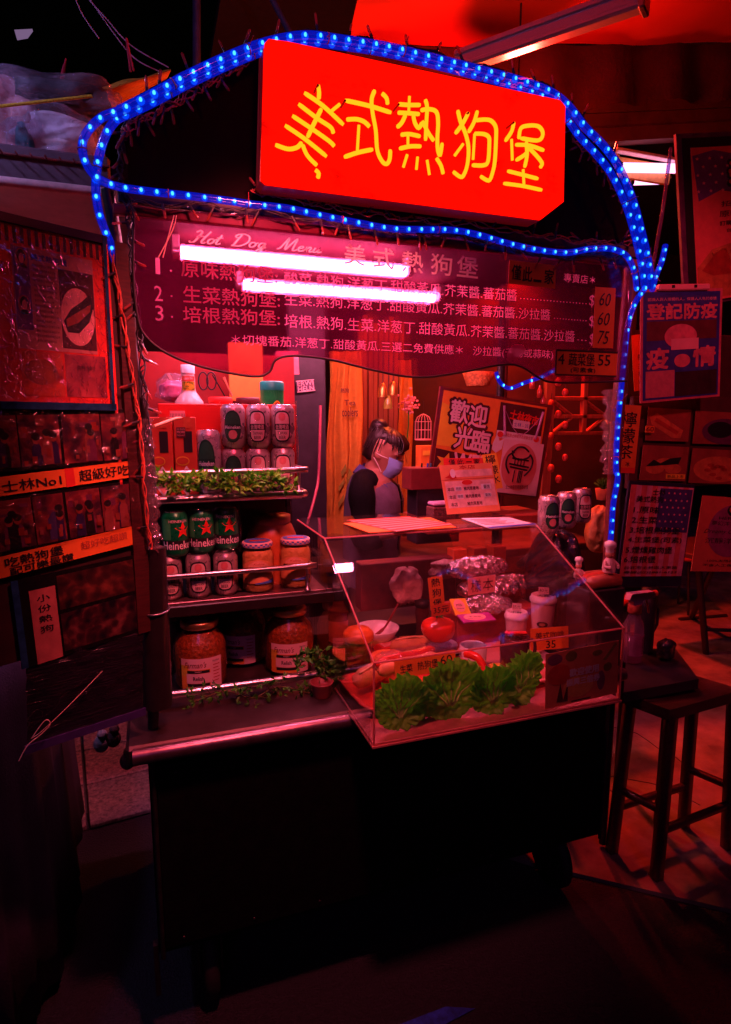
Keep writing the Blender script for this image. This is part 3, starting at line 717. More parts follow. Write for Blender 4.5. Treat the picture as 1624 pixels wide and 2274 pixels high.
def card(name, label, Y, TL, TR, BL, mt, cat='sign', group=None, th=.0015):
    b = Board(at(*TL, Y), at(*TR, Y), at(*BL, Y)); b.thing(name, label, cat, group); b.rect('sheet', mt, 0, 0, 1, 1, -th, th); return b
b = card('paper_sign', 'orange card brushed with four black characters on the menu board', MY-.006, (1132, 577), (1236, 590), (1134, 630), ORANGE)
for i, chh in enumerate('僅此一家'): b.text('lettering', INK, [(chh, .05+.235*i, .2-.03*(i % 2), .2 if chh != '一' else .17, .62 if chh != '一' else .09)], bold=.03)
b = card('price_sign', 'tall orange price card reading 60, 60 and 75', MY-.006, (1323, 637), (1368, 640), (1318, 772), ORANGE)
b.text('lettering', INK, [('60', .2, .70, .55, .22, -.05), ('60', .16, .38, .58, .22, -.05), ('75', .2, .07, .55, .22, -.05)], shear=.2)
b = card('price_sign', 'wide orange card for the vegetable bun at 55 under the menu', MY-.008, (1236, 776), (1372, 782), (1240, 832), ORANGE)
b.rect('border', INK, 0, .94, 1, 1.02, .0002); b.rect('border', INK, 0, -.03, 1, .03, .0002); b.rect('border', INK, -.012, 0, .012, 1, .0002)
b.text('lettering', INK, [('4', .03, .42, .1, .42), ('蔬菜堡', .2, .38, .42, .5), ('55', .68, .42, .2, .44), ('(可素食)', .24, .08, .4, .24)], bold=.012)

# ------------------------------------------------------------------ blue rope lights
ROPE = bpy.data.materials.new('rope_blue'); ROPE.use_nodes = True; t = ROPE.node_tree; t.nodes.clear()
em = t.nodes.new('ShaderNodeEmission'); em.inputs[0].default_value = (.0006, .014, 1, 1); em.inputs[1].default_value = .5
tr_ = t.nodes.new('ShaderNodeBsdfTransparent'); gl = t.nodes.new('ShaderNodeBsdfGlossy'); gl.inputs['Roughness'].default_value = .12
m1 = t.nodes.new('ShaderNodeMixShader'); m1.inputs[0].default_value = .6; m2 = t.nodes.new('ShaderNodeMixShader'); fr = t.nodes.new('ShaderNodeValue'); fr.outputs[0].default_value = .06; out = t.nodes.new('ShaderNodeOutputMaterial')
t.links.new(tr_.outputs[0], m1.inputs[1]); t.links.new(em.outputs[0], m1.inputs[2]); t.links.new(fr.outputs[0], m2.inputs[0]); t.links.new(m1.outputs[0], m2.inputs[1]); t.links.new(gl.outputs[0], m2.inputs[2]); t.links.new(m2.outputs[0], out.inputs[0])
LED = emis('led_blue', (.045, .36, 1), 7)
HALO = emis('led_halo', (.001, .07, 1), 1.9)  # glow round each LED modelled as an emissive ball
CORE = mat('rope_core', (.05, .08, .35), .4, var=0)
TIE = mat('cable_tie', (.55, .05, .06), .5)
def rope_light(label, pts, r=.0094, gap=.031, Y=None, ties=True, led=1.0):
    P = [at(p[0], p[1], p[2] if len(p) > 2 else Y) for p in pts]
    P = smooth_path(P, 8)
    o = thing('rope_light', label, 'rope light', P[len(P)//2], group='blue rope lights')
    q = MB(); q.tube(P, r, 12); q.build('sleeve', ROPE, o)
    q = MB(); q.tube(P, r*.16, 5); q.build('core_wire', CORE, o)
    L = MB(); G = MB(); d = 0; nxt = gap*.5
    T = MB(); tn = .12
    for i in range(len(P)-1):
        seg = (P[i+1]-P[i]).length
        while nxt <= d+seg:
            c = P[i].lerp(P[i+1], (nxt-d)/seg); dr = (P[i+1]-P[i]).normalized()
            L.ball(c+Vector((0, -r*.55, 0)), .0032*led, 0, 8, 6, (1, 1, 1.35)); G.ball(c, r*.8, 0, 8, 6, (1.1, .8, 1.1)); nxt += gap*random.uniform(.94, 1.06)
        if ties and d+seg > tn:
            dr = (P[i+1]-P[i]).normalized(); n1 = dr.orthogonal().normalized(); n2 = dr.cross(n1)
            T.tube([P[i]+(n1*math.cos(a)+n2*math.sin(a))*(r*1.06) for a in [k*math.pi/6 for k in range(12)]], .0013, 4, closed=True)
            e = P[i]+Vector((0, -r, 0)); T.tube([e, e+Vector((random.uniform(-.012, .012), -.012, random.uniform(-.02, .02)))], .001, 4)
            tn += random.uniform(.14, .28)
        d += seg
    L.build('leds', LED, o)['kind'] = 'stuff'; G.build('led_glow', HALO, o)['kind'] = 'stuff'
    if ties and T.v: T.build('cable_ties', TIE, o)['kind'] = 'stuff'
    return o
ARCH = [(265, 247), (330, 215), (420, 167), (520, 121), (600, 93), (680, 80), (760, 89), (860, 105), (960, 129), (1060, 154), (1150, 178), (1220, 203), (1262, 235), (1300, 283), (1340, 323), (1375, 372), (1405, 442), (1424, 510), (1440, 580), (1446, 640)]
rope_light('blue rope light along the outer edge of the arch over the red sign', [(u, v, 1.34) for u, v in ARCH])
A2 = [(262, 262), (332, 230), (424, 182), (522, 137), (600, 108), (680, 93), (760, 101), (860, 117), (960, 142), (1060, 168), (1150, 193), (1216, 219), (1250, 250), (1285, 300), (1322, 340), (1357, 385), (1388, 450), (1408, 515), (1424, 585), (1432, 642)]
rope_light('second blue rope light running just inside the outer arch', [(u, v, 1.36) for u, v in A2], r=.0088)
rope_light('blue rope light looping at the left and along the bottom of the sign box', [(268, 246, 1.35), (228, 260, 1.34), (196, 290, 1.33), (183, 322, 1.33), (191, 362, 1.33), (218, 396, 1.34), (265, 415, 1.37), (330, 425, 1.385), (420, 435, 1.385), (500, 445, 1.385), (560, 454, 1.385), (640, 463, 1.385), (720, 480, 1.385), (800, 496, 1.385), (870, 508, 1.385), (930, 510, 1.385), (1000, 511, 1.385), (1060, 521, 1.385), (1130, 541, 1.385), (1200, 556, 1.385), (1260, 561, 1.385), (1310, 553, 1.385), (1360, 553, 1.385), (1393, 570, 1.39), (1409, 605, 1.4), (1414, 642, 1.41)], r=.0078)
rope_light('blue rope light hanging down the left post from the loop', [(272, 252, 1.37), (243, 285, 1.37), (226, 325, 1.37), (216, 372, 1.37), (213, 425, 1.37), (221, 475, 1.38), (235, 515, 1.39), (247, 545, 1.4), (258, 590, 1.41)], r=.0082)
rope_light('blue rope light running down the right post', [(1432, 642, 1.39), (1412, 670, 1.4), (1395, 720, 1.42), (1386, 800, 1.425), (1378, 880, 1.425), (1371, 960, 1.425), (1368, 1040, 1.42), (1372, 1062, 1.41), (1362, 1120, 1.41), (1358, 1180, 1.41), (1353, 1230, 1.41), (1350, 1262, 1.41)], r=.008, gap=.034)
rope_light('short curl of blue rope light under the menu board', [(1102, 826, 1.62), (1110, 848, 1.62), (1132, 862, 1.62), (1165, 850, 1.6), (1205, 836, 1.58), (1238, 818, 1.55)], r=.006, ties=False)
rope_light('reflection of the blue arch built as a glowing rope piece beside the big hot dog poster', [(1478, 545, 1.45), (1470, 580, 1.44), (1458, 610, 1.43), (1448, 645, 1.42)], r=.008)  # a reflection of the arch lights, built as a short glowing tube

# miniature light strings: twisted dark wires with little stick bulbs
STICK = clear('stick_bulb', (.9, .55, .55), .1, body=(.6, .12, .1), bodyfac=.5)
q = MB(); q.tube([(0, 0, 0), (0, 0, -.016)], .003, 6, 0); q.tube([(0, 0, -.015), (0, 0, -.032), (0, 0, -.035)], [.003, .003, .0012], 6, 1)
SB = q.mesh('bulb', [WIRE, STICK])
WRED = mat('red_lit_wire', (.55, .08, .04), .45, var=.5, scale=60)  # red light on the dark wires put into their colour
def mini_string(label, pts, Y, n, lo=-60, hi=60, wm__=WIRE, amp=.006, strands=3):
    P = smooth_path([at(u, v, Y) for u, v in pts], 10)
    o = thing('fairy_lights', label, 'fairy lights', P[0], group='strings of unlit miniature lights')
    q = MB()
    for s in range(strands):
        ph = random.uniform(0, 6)
        q.tube([p+Vector((amp*.6*math.sin(i*.9+ph), -abs(amp*math.cos(i*.9+ph)), amp*math.sin(i*.63+ph*2)+random.uniform(-1, 1)*amp*.5)) for i, p in enumerate(P)], .0016, 5)
    q.build('wire', wm__, o)
    inv = wm(o).inverted()
    for k in range(n):
        p = P[int((k+random.random()*.8)/n*(len(P)-1))]
        a = R(random.uniform(lo, hi))
        link('bulb', SB, o, inv @ Matrix.Translation(p+Vector((0, -.004, 0))) @ Matrix.Rotation(a, 4, 'Y') @ Matrix.Rotation(R(random.uniform(-35, 20)), 4, 'X'))
    return o
mini_string('dark string of small unlit bulbs along the upper edge of the menu board', [(290, 455), (420, 456), (560, 468), (700, 490), (800, 505), (900, 520), (1000, 525), (1100, 540), (1200, 570), (1290, 575), (1380, 570)], 1.39, 24, -30, 30)
mini_string('red-lit twisted string of small bulbs between sign box and blue rope', [(560, 425), (640, 440), (740, 462), (840, 478), (930, 490), (1040, 497), (1140, 515), (1240, 530), (1330, 540), (1400, 540)], 1.395, 15, 120, 240, WRED)
mini_string('tangled string of small bulbs under the left slope of the arch', [(275, 300), (300, 275), (360, 245), (430, 205), (500, 165), (560, 130)], 1.385, 15, -45, 35, WRED, .008, 4)
mini_string('string of small bulbs poking up over the crest of the arch', [(300, 232), (420, 165), (540, 110), (680, 78), (800, 92), (950, 120), (1100, 160), (1220, 200), (1290, 265), (1380, 372)], 1.37, 18, 150, 210)
mini_string('bunched string of small bulbs inside the right slope of the arch', [(1262, 262), (1275, 310), (1310, 345), (1350, 395), (1390, 470), (1410, 545)], 1.40, 13, -20, 80, WRED, .008)
mini_string('tangle of dark wire and small bulbs down the left post', [(285, 270), (270, 330), (268, 400), (285, 470), (292, 560), (300, 660), (312, 760), (322, 880), (330, 1000)], 1.415, 18, -80, 80, WIRE, .01, 4)
mini_string('red-lit wire bundle with small bulbs hugging the left post', [(248, 560), (272, 700), (295, 840), (312, 960), (322, 1100), (335, 1220)], 1.40, 8, 30, 120, WRED, .006, 3)
# twisted plastic wrapped round the posts
for lab, pts, Y, r in (('crumpled clear plastic wrapped round the left post beside the red boxes', ((318, 930), (322, 980), (326, 1040), (335, 1110), (338, 1180), (340, 1215)), 1.425, .017), ('clear plastic wrapped round the right post', ((1362, 865), (1360, 930), (1356, 1000), (1358, 1050)), 1.445, .024)):
    P = smooth_path([at(u, v, Y) for u, v in pts], 8)
    q = MB(); q.tube(P, [r*(1+.25*math.sin(i*2.1)+.2*math.sin(i*.8)) for i in range(len(P))], 9)
    for k in range(7):
        p = random.choice(P); d = Vector((random.uniform(.2, 1), -.5, random.uniform(-.8, .8)))*.03
        q.tube([p, p+d*.5+Vector((0, -.005, .004)), p+d], [.006, .004, .001], 5, flat=.3)
    tag(q.build('plastic_wrap', clear('post_film', (.92, .8, .82), .08, body=(.8, .5, .5), bodyfac=.12, wrinkle=1, wscale=60)), lab, 'plastic wrap')
q = MB(); q.tube([at(342, 947, 1.41), at(390, 929, 1.5), at(402, 928, 1.53)], .0035, 6); tag(q.build('skewer', mat('pale_wood', (.7, .4, .2), .6)), 'thin wooden stick poking from the left post towards the red boxes', 'stick')

# ------------------------------------------------------------------ folding display wing at the left
WN = Vector((.5, -.866, 0)); WP = Vector((-.03, 1.42, 0))
def onw(u, v, off=0): return onp(u, v, WP+WN*off, WN)
def wboard(name, label, cat, TL, TR, BL, off=0, group=None):
    b = Board(onw(*TL, off), onw(*TR, off), onw(*BL, off)); b.thing(name, label, cat, group); return b
WING = mat('wing_board', (.04, .01, .01), .6, var=.4, scale=10)
b = wboard('display_wing', 'tall dark folding side board hinged on the left post', 'display board', (-150, 448), (284, 545), (-150, 1770), 0)
b.rect('panel', WING, 0, .2, 1, 1, -.012, .011)
b.rect('upright', mat('wing_upright', (.06, .01, .01), .5, var=.4, aniso=(1, 8, 1)), .9, .19, 1, 1.0, -.001, .012)
b.rect('upright', REDC, .845, .515, .862, .995, -.001, .008)
TEAL = mat('blue_tape', (.02, .10, .22), .22, .3, var=.5, scale=30, coat=.6)
FOIL = clear('poster_film', (.98, .97, .97), .12, wrinkle=1.1, wscale=60, ior=1.5)
FILM2 = clear('strip_film', (.97, .95, .95), .11, wrinkle=.6, wscale=32, ior=1.45)
# newspaper poster in a plastic sleeve
b = wboard('framed_poster', 'red newspaper poster with a dark hot dog picture in a plastic sleeve', 'poster', (-40, 463), (232, 527), (-40, 905), .004)
b.rect('backing', mat('poster_red', (.8, .03, .018), .5, var=.15), 0, 0, 1, 1, 0, .004)
BR = mat('dark_red_ink', (.07, .008, .012), .5)
b.rect('frame_strip', TEAL, 0, -.005, 1, .035, .004, .008); b.rect('frame_strip', TEAL, .955, 0, .985, 1, .004, .008); b.rect('frame_strip', mat('navy_tape', (.03, .015, .09), .35), 0, .955, 1, 1, .004, .007)
for i in range(16):
    b.rect('stripe', BR, .03+.058*i, .865-.004*(i % 2), .058+.058*i, .945, .0045)
b.rect('print_border', REDC, .155, .32, .17, .855, .0045)
b.rect('news_page', mat('news_print', (.6, .22, .2), .6, var=.1), .18, .32, .86, .85, .0046)
b.rect('caption_strip', mat('violet_print', (.16, .06, .26), .5), .19, .42, .315, .845, .0052)
PM0 = mat('portrait_ground', (.5, .12, .12), .5)
for i, yy in enumerate((.79, .55)): b.poly('portrait', PM0, ellipse(.255, yy, .05, .05), .0056); b.poly('portrait', INK, ellipse(.255, yy+.01, .034, .034), .006); b.poly('portrait', PINKC, ellipse(.255, yy-.001, .02, .026), .0064); b.poly('portrait', INK, [(.215, yy-.048), (.295, yy-.048), (.285, yy-.03), (.255, yy-.022), (.225, yy-.03)], .0062)
b.text('lettering', BLUEINK, [('美式熱狗堡', .33, .79, .3, .035)], .0056, bold=.03)
b.text('lettering', INK, [('美式熱狗堡的故事從士林', .34, .76-.0265*i, .19-(.03 if i % 4 == 3 else 0), .014) for i in range(16)], .0056)
b.rect('photo', BR, .55, .34, .855, .77, .0052); b.poly('photo_plate', PINKC, ellipse(.7, .52, .15, .16), .0056)
b.poly('photo_bun', INK, [(.57, .49), (.64, .56), (.74, .61), (.82, .66), (.84, .58), (.80, .5), (.70, .43), (.60, .43)], .006)
b.poly('photo_sausage', mat('brown_print', (.28, .05, .03), .5), [(.59, .50), (.68, .54), (.82, .6), (.81, .56), (.7, .49), (.6, .46)], .0064)
b.rect('photo', photo('print_a', [(.3, (.5, .04, .03)), (.6, (.75, .1, .04)), (.9, (.2, .02, .03))], 12), .2, .07, .54, .31, .0048)
b.rect('photo', photo('print_b', [(.3, (.45, .03, .04)), (.6, (.2, .02, .05)), (.9, (.6, .1, .1))], 9, seed=2), .56, .07, .93, .31, .0048)
b.poly('photo_plate', mat('brown_print2', (.4, .08, .04), .5), ellipse(.35, .2, .14, .07), .0054)
b.text('lettering', INK, [('大口吃 好滿足', .25, .185, .18, .02), ('熱狗', .66, .22, .16, .03)], .0056)
q = MB(); n = 22
vs = []
for i in range(n+1):
    for j in range(n+1): vs.append((b.w*i/n, b.h*j/n, .0085+.0015*math.sin(i*1.3)*math.cos(j*.9)))
q.add(vs, [(i*(n+1)+j, (i+1)*(n+1)+j, (i+1)*(n+1)+j+1, i*(n+1)+j+1) for i in range(n) for j in range(n)], 0, True); q.build('plastic_sleeve', FOIL, b.o, True)
# photo rows with orange strips
b = wboard('photo_strip', 'upper row of customer snapshots under crinkled film', 'photo display', (-40, 912), (300, 908), (-40, 1052), .004)
b.rect('backing', BLK, 0, 0, 1, 1, 0, .003)
PH = [(.3, (.008, .007, .014)), (.55, (.05, .014, .03)), (.8, (.2, .03, .035)), (.97, (.5, .12, .1))]
PM = [mat('snap_%s' % n_, c_, .4) for n_, c_ in (('skin', (.26, .055, .035)), ('navy', (.03, .02, .09)), ('pale', (.26, .065, .055)), ('coal', (.012, .01, .012)), ('rust', (.25, .03, .02)), ('plum', (.14, .03, .08)))]
def people(b, x0, y0, x1, y1, seed):
    """the figures and goods one makes out in a snapshot"""
    rnd = random.Random(seed); w_, h_ = x1-x0, y1-y0; asp = b.w/b.h
    def rc(a, c, e, f, mt, z): b.rect('snapshot_print', mt, x0+a*w_, y0+c*h_, x0+e*w_, y0+f*h_, z)
    for k in range(4): a = rnd.random()*.8; c = .55+rnd.random()*.3; rc(a, c, min(1, a+.1+rnd.random()*.15), min(.98, c+.06+.1*rnd.random()), rnd.choice((PM[2], PM[4], PM[5])), .0036+.0002*k)
    for k in range(rnd.choice((2, 3))):
        cx = .15+.7*rnd.random(); hh = .45+.2*rnd.random(); r_ = .10*h_
        b.poly('snapshot_figure', rnd.choice((PM[1], PM[3], PM[5], PM[2])), [(x0+(cx-.13)*w_, y0+.02*h_), (x0+(cx+.13)*w_, y0+.02*h_), (x0+(cx+.12)*w_, y0+(hh-.1)*h_), (x0+(cx+.05)*w_, y0+hh*h_), (x0+(cx-.05)*w_, y0+hh*h_), (x0+(cx-.12)*w_, y0+(hh-.1)*h_)], .0046+.0002*k)
        b.poly('snapshot_figure', PM[0], ellipse(x0+cx*w_, y0+hh*h_+r_*.7, r_/asp*.75, r_, 12), .0052+.0001*k); b.poly('snapshot_figure', PM[3], ellipse(x0+cx*w_, y0+hh*h_+r_*1.15, r_/asp*.8, r_*.75, 12), .0055+.0001*k)
    for k in range(4): a = rnd.random()*.85; c = rnd.random()*.35; rc(a, c, min(1, a+.06+rnd.random()*.1), c+.08+.1*rnd.random(), rnd.choice((PM[2], PM[4], PM[0])), .0062+.0001*k)
for i, (x0, x1) in enumerate(((.0, .18), (.19, .44), (.46, .72), (.73, .97))):
    b.rect('snapshot', photo('snap_%d' % i, PH, 22, seed=i+5), x0, .06, x1, .92, .0032); people(b, x0, .06, x1, .92, i+31)
b.rect('film', FILM2, 0, 0, 1, 1, .009, .0006)
b = wboard('paper_sign', 'long orange strip brushed No1 and tasty in black', 'sign', (-40, 1064), (300, 1022), (-40, 1108), .008)
b.rect('sheet', ORANGE, 0, 0, 1, 1, 0, .0015); b.rect('joint_tape', REDC, .49, -.02, .55, 1.02, .0016)
b.text('lettering', INK, [('士林No1', .1, .15, .36, .6), ('超級好吃', .58, .18, .36, .64)], .003, bold=.02)
b = wboard('photo_strip', 'second row of customer snapshots between the two orange strips', 'photo display', (-40, 1112), (300, 1066), (-40, 1240), .004)
b.rect('backing', BLK, 0, 0, 1, 1, 0, .003)
for i, (x0, x1) in enumerate(((.0, .27), (.28, .47), (.49, .72), (.73, .97))):
    b.rect('snapshot', photo('snap_%d' % (i+4), PH, 20, seed=i+11), x0, .05, x1, .95, .0032); people(b, x0, .05, x1, .95, i+47)
b.poly('snapshot_figure', mat('print_blue', (.05, .04, .14), .5), [(.36, .1), (.45, .1), (.45, .5), (.42, .62), (.39, .62), (.36, .5)], .0042)
b.rect('film', FILM2, 0, 0, 1, 1, .009, .0006)
b = wboard('paper_sign', 'lower orange strip crowded with brushed characters', 'sign', (-40, 1246), (296, 1168), (-40, 1295), .008)
b.rect('sheet', ORANGE, 0, 0, 1, 1, 0, .0015)
b.text('lettering', INK, [('吃熱狗堡', .12, .42, .36, .46), ('配可樂最讚', .14, .02, .4, .36)], .003, bold=.03)
b.text('faded_lettering', mat('faded_ink', (.35, .06, .03), .6), [('超好吃超讚', .6, .4, .34, .4)], .003)
b = wboard('photo_strip', 'dark sheet of food pictures under the orange strips', 'photo display', (28, 1290), (296, 1232), (28, 1492), .004)
b.rect('backing', BLK, 0, 0, 1, 1, 0, .003); b.rect('border', TEAL, -.02, 0, .03, 1, .001, .004)
b.rect('snapshot', photo('snap_9', [(.45, (.008, .004, .008)), (.7, (.05, .012, .012)), (.95, (.2, .05, .03))], 22, seed=21), .32, .55, .98, .95, .0032)
b.rect('snapshot', photo('snap_10', [(.5, (.006, .004, .01)), (.72, (.04, .008, .014)), (.98, (.2, .06, .05))], 26, seed=23), .32, .05, .98, .5, .0032)
b.rect('caption_card', mat('dim_card', (.42, .12, .1), .7), .1, .0, .3, .85, .0034)
b.text('lettering', INK, [('小', .15, .7, .1, .08), ('份', .15, .58, .1, .08), ('熱', .15, .46, .1, .08), ('狗', .15, .34, .1, .08)], .0046, bold=.03)
b = wboard('plastic_sheet', 'black ribbed plastic sheet at the foot of the side board', 'sheet', (56, 1462), (316, 1405), (68, 1660), .002)
q = MB(); n = 26; vs = []
from mathutils import noise as mnoise
for i in range(n+1):
    for j in range(n+1):
        x, y = b.w*i/n, b.h*j/n; vs.append((x, y, .004+.004*mnoise.noise(Vector((x*28, y*60, 1)))+.003*mnoise.noise(Vector((x*70+y*50, y*20, 4)))))
q.add(vs, [(i*(n+1)+j, (i+1)*(n+1)+j, (i+1)*(n+1)+j+1, i*(n+1)+j+1) for i in range(n) for j in range(n)], 0, True)
q.build('sheet', mat('ribbed_black', (.012, .008, .016), .16, var=.5, scale=14, bump=.5, bscale=30, coat=.9, aniso=(.4, 9, 1)), b.o, True)
b.rect('hem', mat('navy_hem', (.05, .03, .16), .3, coat=.5), -.02, -.04, 1.02, .05, .003, .006)
q = MB(); q.tube(smooth_path([onw(228, 1490, .02), onw(150, 1570, .024), onw(95, 1622, .024), onw(70, 1640, .022)]), .0007, 5)
q.tube(smooth_path([onw(70, 1640, .022), onw(100, 1600, .03), onw(112, 1608, .03), onw(90, 1632, .03), onw(62, 1655, .026), onw(42, 1690, .024)]), .0009, 5)
tag(q.build('string', mat('pale_string', (.8, .5, .4), .6)), 'thin string knotted at the lower corner of the side board', 'string')
# hanging trinkets under the wing
for i, (u, v, lab) in enumerate(((225, 1652, 'small pale plush charm hanging nearest the drape'), (252, 1640, 'dark plush charm hanging in the middle under the board'), (283, 1690, 'round dark plush charm hanging lowest beside the cart'))):
    c = at(u, v, 1.5); o = thing('charm', lab, 'charm', c)
    m_ = mat('charm_%d' % i, ((.5, .35, .4), (.15, .05, .06), (.14, .05, .06))[i], .9, bump=.6)
    q = MB(); q.ball(c, .018, 0, 12, 8, (1, .9, 1.2)); q.build('body', m_, o)
    q = MB(); q.ball(c+Vector((.004, -.004, .026)), .012); q.build('head', m_, o)
    q = MB(); q.tube([c+Vector((.004, 0, .036)), c+Vector((.006, 0, .09))], .0012, 5); q.build('cord', WIRE, o)

# ------------------------------------------------------------------ three-tier shelf on the counter
sh = thing('counter_shelf', 'stepped steel shelf with rails standing on the left of the counter', 'shelf', (.2, 1.7, .82))
Z2, Z3 = 1.075, 1.352
q = MB(); q.box((.215, 1.735, Z2-.006), (.46, .25, .012), bev=.002); q.build('shelf_board', mat('shelf_steel', (.3, .18, .18), .35, .8, var=.3), sh)
q = MB(); q.box((.225, 1.606, Z2-.022), (.48, .014, .03), bev=.003); q.build('shelf_edge', mat('black_edge', (.02, .01, .012), .35), sh)
q = MB(); q.box((.2, 1.745, Z3-.008), (.40, .23, .014), bev=.002); q.build('shelf_board', MC['shelf_steel'], sh)
q = MB(); q.tube([(.0, 1.615, Z3-.006), (.38, 1.615, Z3-.006), (.392, 1.63, Z3-.006), (.395, 1.84, Z3-.006)], .011, 10); q.build('shelf_edge', STEEL, sh)
for zr, xe, y in ((1.145, .405, 1.612), (1.413, .388, 1.622)):
    q = MB(); q.tube(smooth_path([(-.008, y, zr), (xe-.02, y, zr), (xe, y+.008, zr), (xe, y+.05, zr), (xe, y+.2, zr)], 4), .0075, 10); r_ = q.build('rail', STEEL, sh)
    q = MB(); z0 = Z2 if zr < 1.3 else Z3
    q.lathe([(.011, 0), (.010, .004), (.0045, .008), (.0045, zr-z0-.008), (.009, zr-z0)], (xe-.012, y+.004, z0), 10); q.build('rail_post', STEEL, r_)
for x in (.0, .39):
    q = MB(); q.box((x, 1.84, 1.12), (.016, .016, .6), bev=.002); q.build('upright', DARKMETAL, sh)
q = MB(); q.box((.2, 1.862, 1.1), (.41, .006, .56)); q.build('back_panel', mat('shelf_back', (.05, .015, .015), .6), sh)

# ------------------------------------------------------------------ cans
CANAL = mat('can_aluminium', (.75, .68, .68), .25, .85, var=.12, scale=30)
CANW = mat('can_silver_white', (.55, .44, .44), .27, .6, var=.1, scale=30)
CANG = mat('can_green', (.004, .26, .07), .28, .3, var=.3, scale=14, coat=.4)
CANLG = mat('can_light_green', (.05, .42, .12), .3, .2, coat=.4, var=.2)
STARR = mat('star_red', (.75, .03, .02), .4, var=.1)
BEIGE = mat('label_pale', (.75, .5, .47), .45, var=.1)
def make_can(kind, h=.117, r=.033, label='', group='beer cans'):
    o = thing('beer_can', label, 'can', (0, 0, 0), group=group)
    body = CANG if kind == 'green' else CANW
    q = MB(); q.lathe([(.024, 0), (.028, .004), (r, .012), (r, h-.014), (r-.003, h-.007), (.027, h-.002), (.0265, h)], n=28); bo = q.build('body', body, o)
    q = MB(); q.lathe([(.0265, h), (.0255, h+.001), (.0245, h-.002), (.0001, h-.002)], n=24); q.build('lid', CANAL, o)
    q = MB(); q.tube([(-.008, .004, h), (0, .012, h+.001), (.008, .004, h), (.005, -.008, h), (-.005, -.008, h)], .0018, 5, closed=True); q.build('tab', CANAL, o)
    e = r+.0004; f = r+.0008
    if kind == 'green':
        q = MB(); wrap(q, e, -.095, .095, .044, .02, 40); q.build('band', INK, bo)
        q = MB(); wrap_text(q, f, 'Heineken', 0, .021, w=.088, h=.021, bold=.02); q.build('lettering', WHITEINK, bo)
        q = MB(); t_ = MB(); t_.slab(star(0, 0, .022), 0, .0001)
        # star of small facets bent to the can
        pts = star(0, 0, .023); vs = [(0, 0)]+pts
        q.add([(math.sin((x+.012)/f)*f, -math.cos((x+.012)/f)*f, z+.071) for x, z in vs], [(0, i+1, (i+1) % 10+1) for i in range(10)]); q.build('star', STARR, bo)
        q = MB(); wrap(q, e, -.046, -.02, h-.016, .046, 6); q.build('light_panel', CANLG, bo)
        q = MB(); wrap_text(q, f, 'HEINEKEN', 0, h-.026, w=.05, h=.007); q.build('rim_lettering', WHITEINK, bo)
    else:
        dk = INK if kind == 'taiwan' else mat('label_dark_green', (.008, .05, .025), .35)
        def ovt(k, g): return lambda t: h*.5+(h*.36*k)*(max(0, 1-abs(2*t-1)**g))**(1/g)
        def ovb(k, g): return lambda t: h*.5-(h*.36*k)*(max(0, 1-abs(2*t-1)**g))**(1/g)
        g = 3.2 if kind == 'taiwan' else 2.2
        q = MB(); wrap(q, e, -.024, .024, ovt(1, g), ovb(1, g), 22); q.build('label_rim', dk, bo)
        q = MB(); wrap(q, e+.0002, -.0205, .0205, ovt(.9, g), ovb(.9, g), 22); q.build('label', BEIGE if kind == 'taiwan' else mat('label_mid_green', (.02, .10, .05), .35), bo)
        q = MB(); wrap(q, e+.0005, -.0225, .0225, h*.56, h*.42, 14); q.build('band', dk, bo)
        if kind == 'taiwan':
            q = MB(); wrap_text(q, f+.0003, '台灣啤酒', 0, h*.435, w=.036, h=h*.11, bold=.01); q.build('lettering', BEIGE, bo)
            q = MB(); wrap_text(q, f+.0003, 'TAIWAN', 0, h*.31, w=.026, h=.0085, bold=.02); wrap_text(q, f+.0003, 'BEER', 0, h*.21, w=.019, h=.0085, bold=.02); q.build('small_lettering', INK, bo)
            q = MB(); wrap(q, f, -.010, .010, lambda t: h*.72+.011*math.sqrt(max(0, 1-(2*t-1)**2)), lambda t: h*.72-.011*math.sqrt(max(0, 1-(2*t-1)**2)), 12); q.build('emblem', mat('emblem_pink', (.7, .2, .2), .4), bo)
        else:
            q = MB(); wrap_text(q, f+.0003, 'Heineken', 0, h*.45, w=.042, h=h*.075, bold=.02); q.build('lettering', WHITEINK, bo)
            q = MB(); wrap(q, f, -.012, .012, lambda t: h*.32+.012*math.sqrt(max(0, 1-(2*t-1)**2)), lambda t: h*.32-.012*math.sqrt(max(0, 1-(2*t-1)**2)), 12); q.build('emblem', mat('emblem_rose', (.65, .25, .22), .4), bo)
    return o
def pose(o, x, y, z, rz=None, tilt=None):
    if rz is None: rz = -math.atan2(x, y)
    m = Matrix.Translation((x, y, z)) @ Matrix.Rotation(rz, 4, 'Z')
    if tilt: m = m @ tilt
    o.matrix_world = m; _reg(o, m)
    return o
PROTO = {}
def can(kind, x, y, z, label, rz=None, h=.117):
    key = (kind, h)
    if key not in PROTO: PROTO[key] = o = make_can(kind, h, label=label)
    else: o = copy_tree(PROTO[key], Matrix(), None, label)
    pose(o, x, y, z, (-math.atan2(x, y))+(rz or 0)); return o
for u, rz, lab in ((377, .1, 'pale beer can behind the middle rail, nearest the left post'), (441, .0, 'pale beer can behind the middle rail, between two alike'), (502, -.1, 'pale beer can behind the middle rail, next to the sauerkraut jar')):
    can('taiwan', at(u, 1280, 1.655).x, 1.655, Z2+.001, lab, rz)
for u, y, rz, lab in ((389, 1.648, .25, 'green beer can with a red star, nearest the left post'), (447, 1.665, .05, 'green beer can with a red star, middle of three'), (503, 1.685, -.1, 'green beer can with a red star, next to the orange tub')):
    can('green', at(u, 1170, y).x, y, Z2+.119, lab, rz)
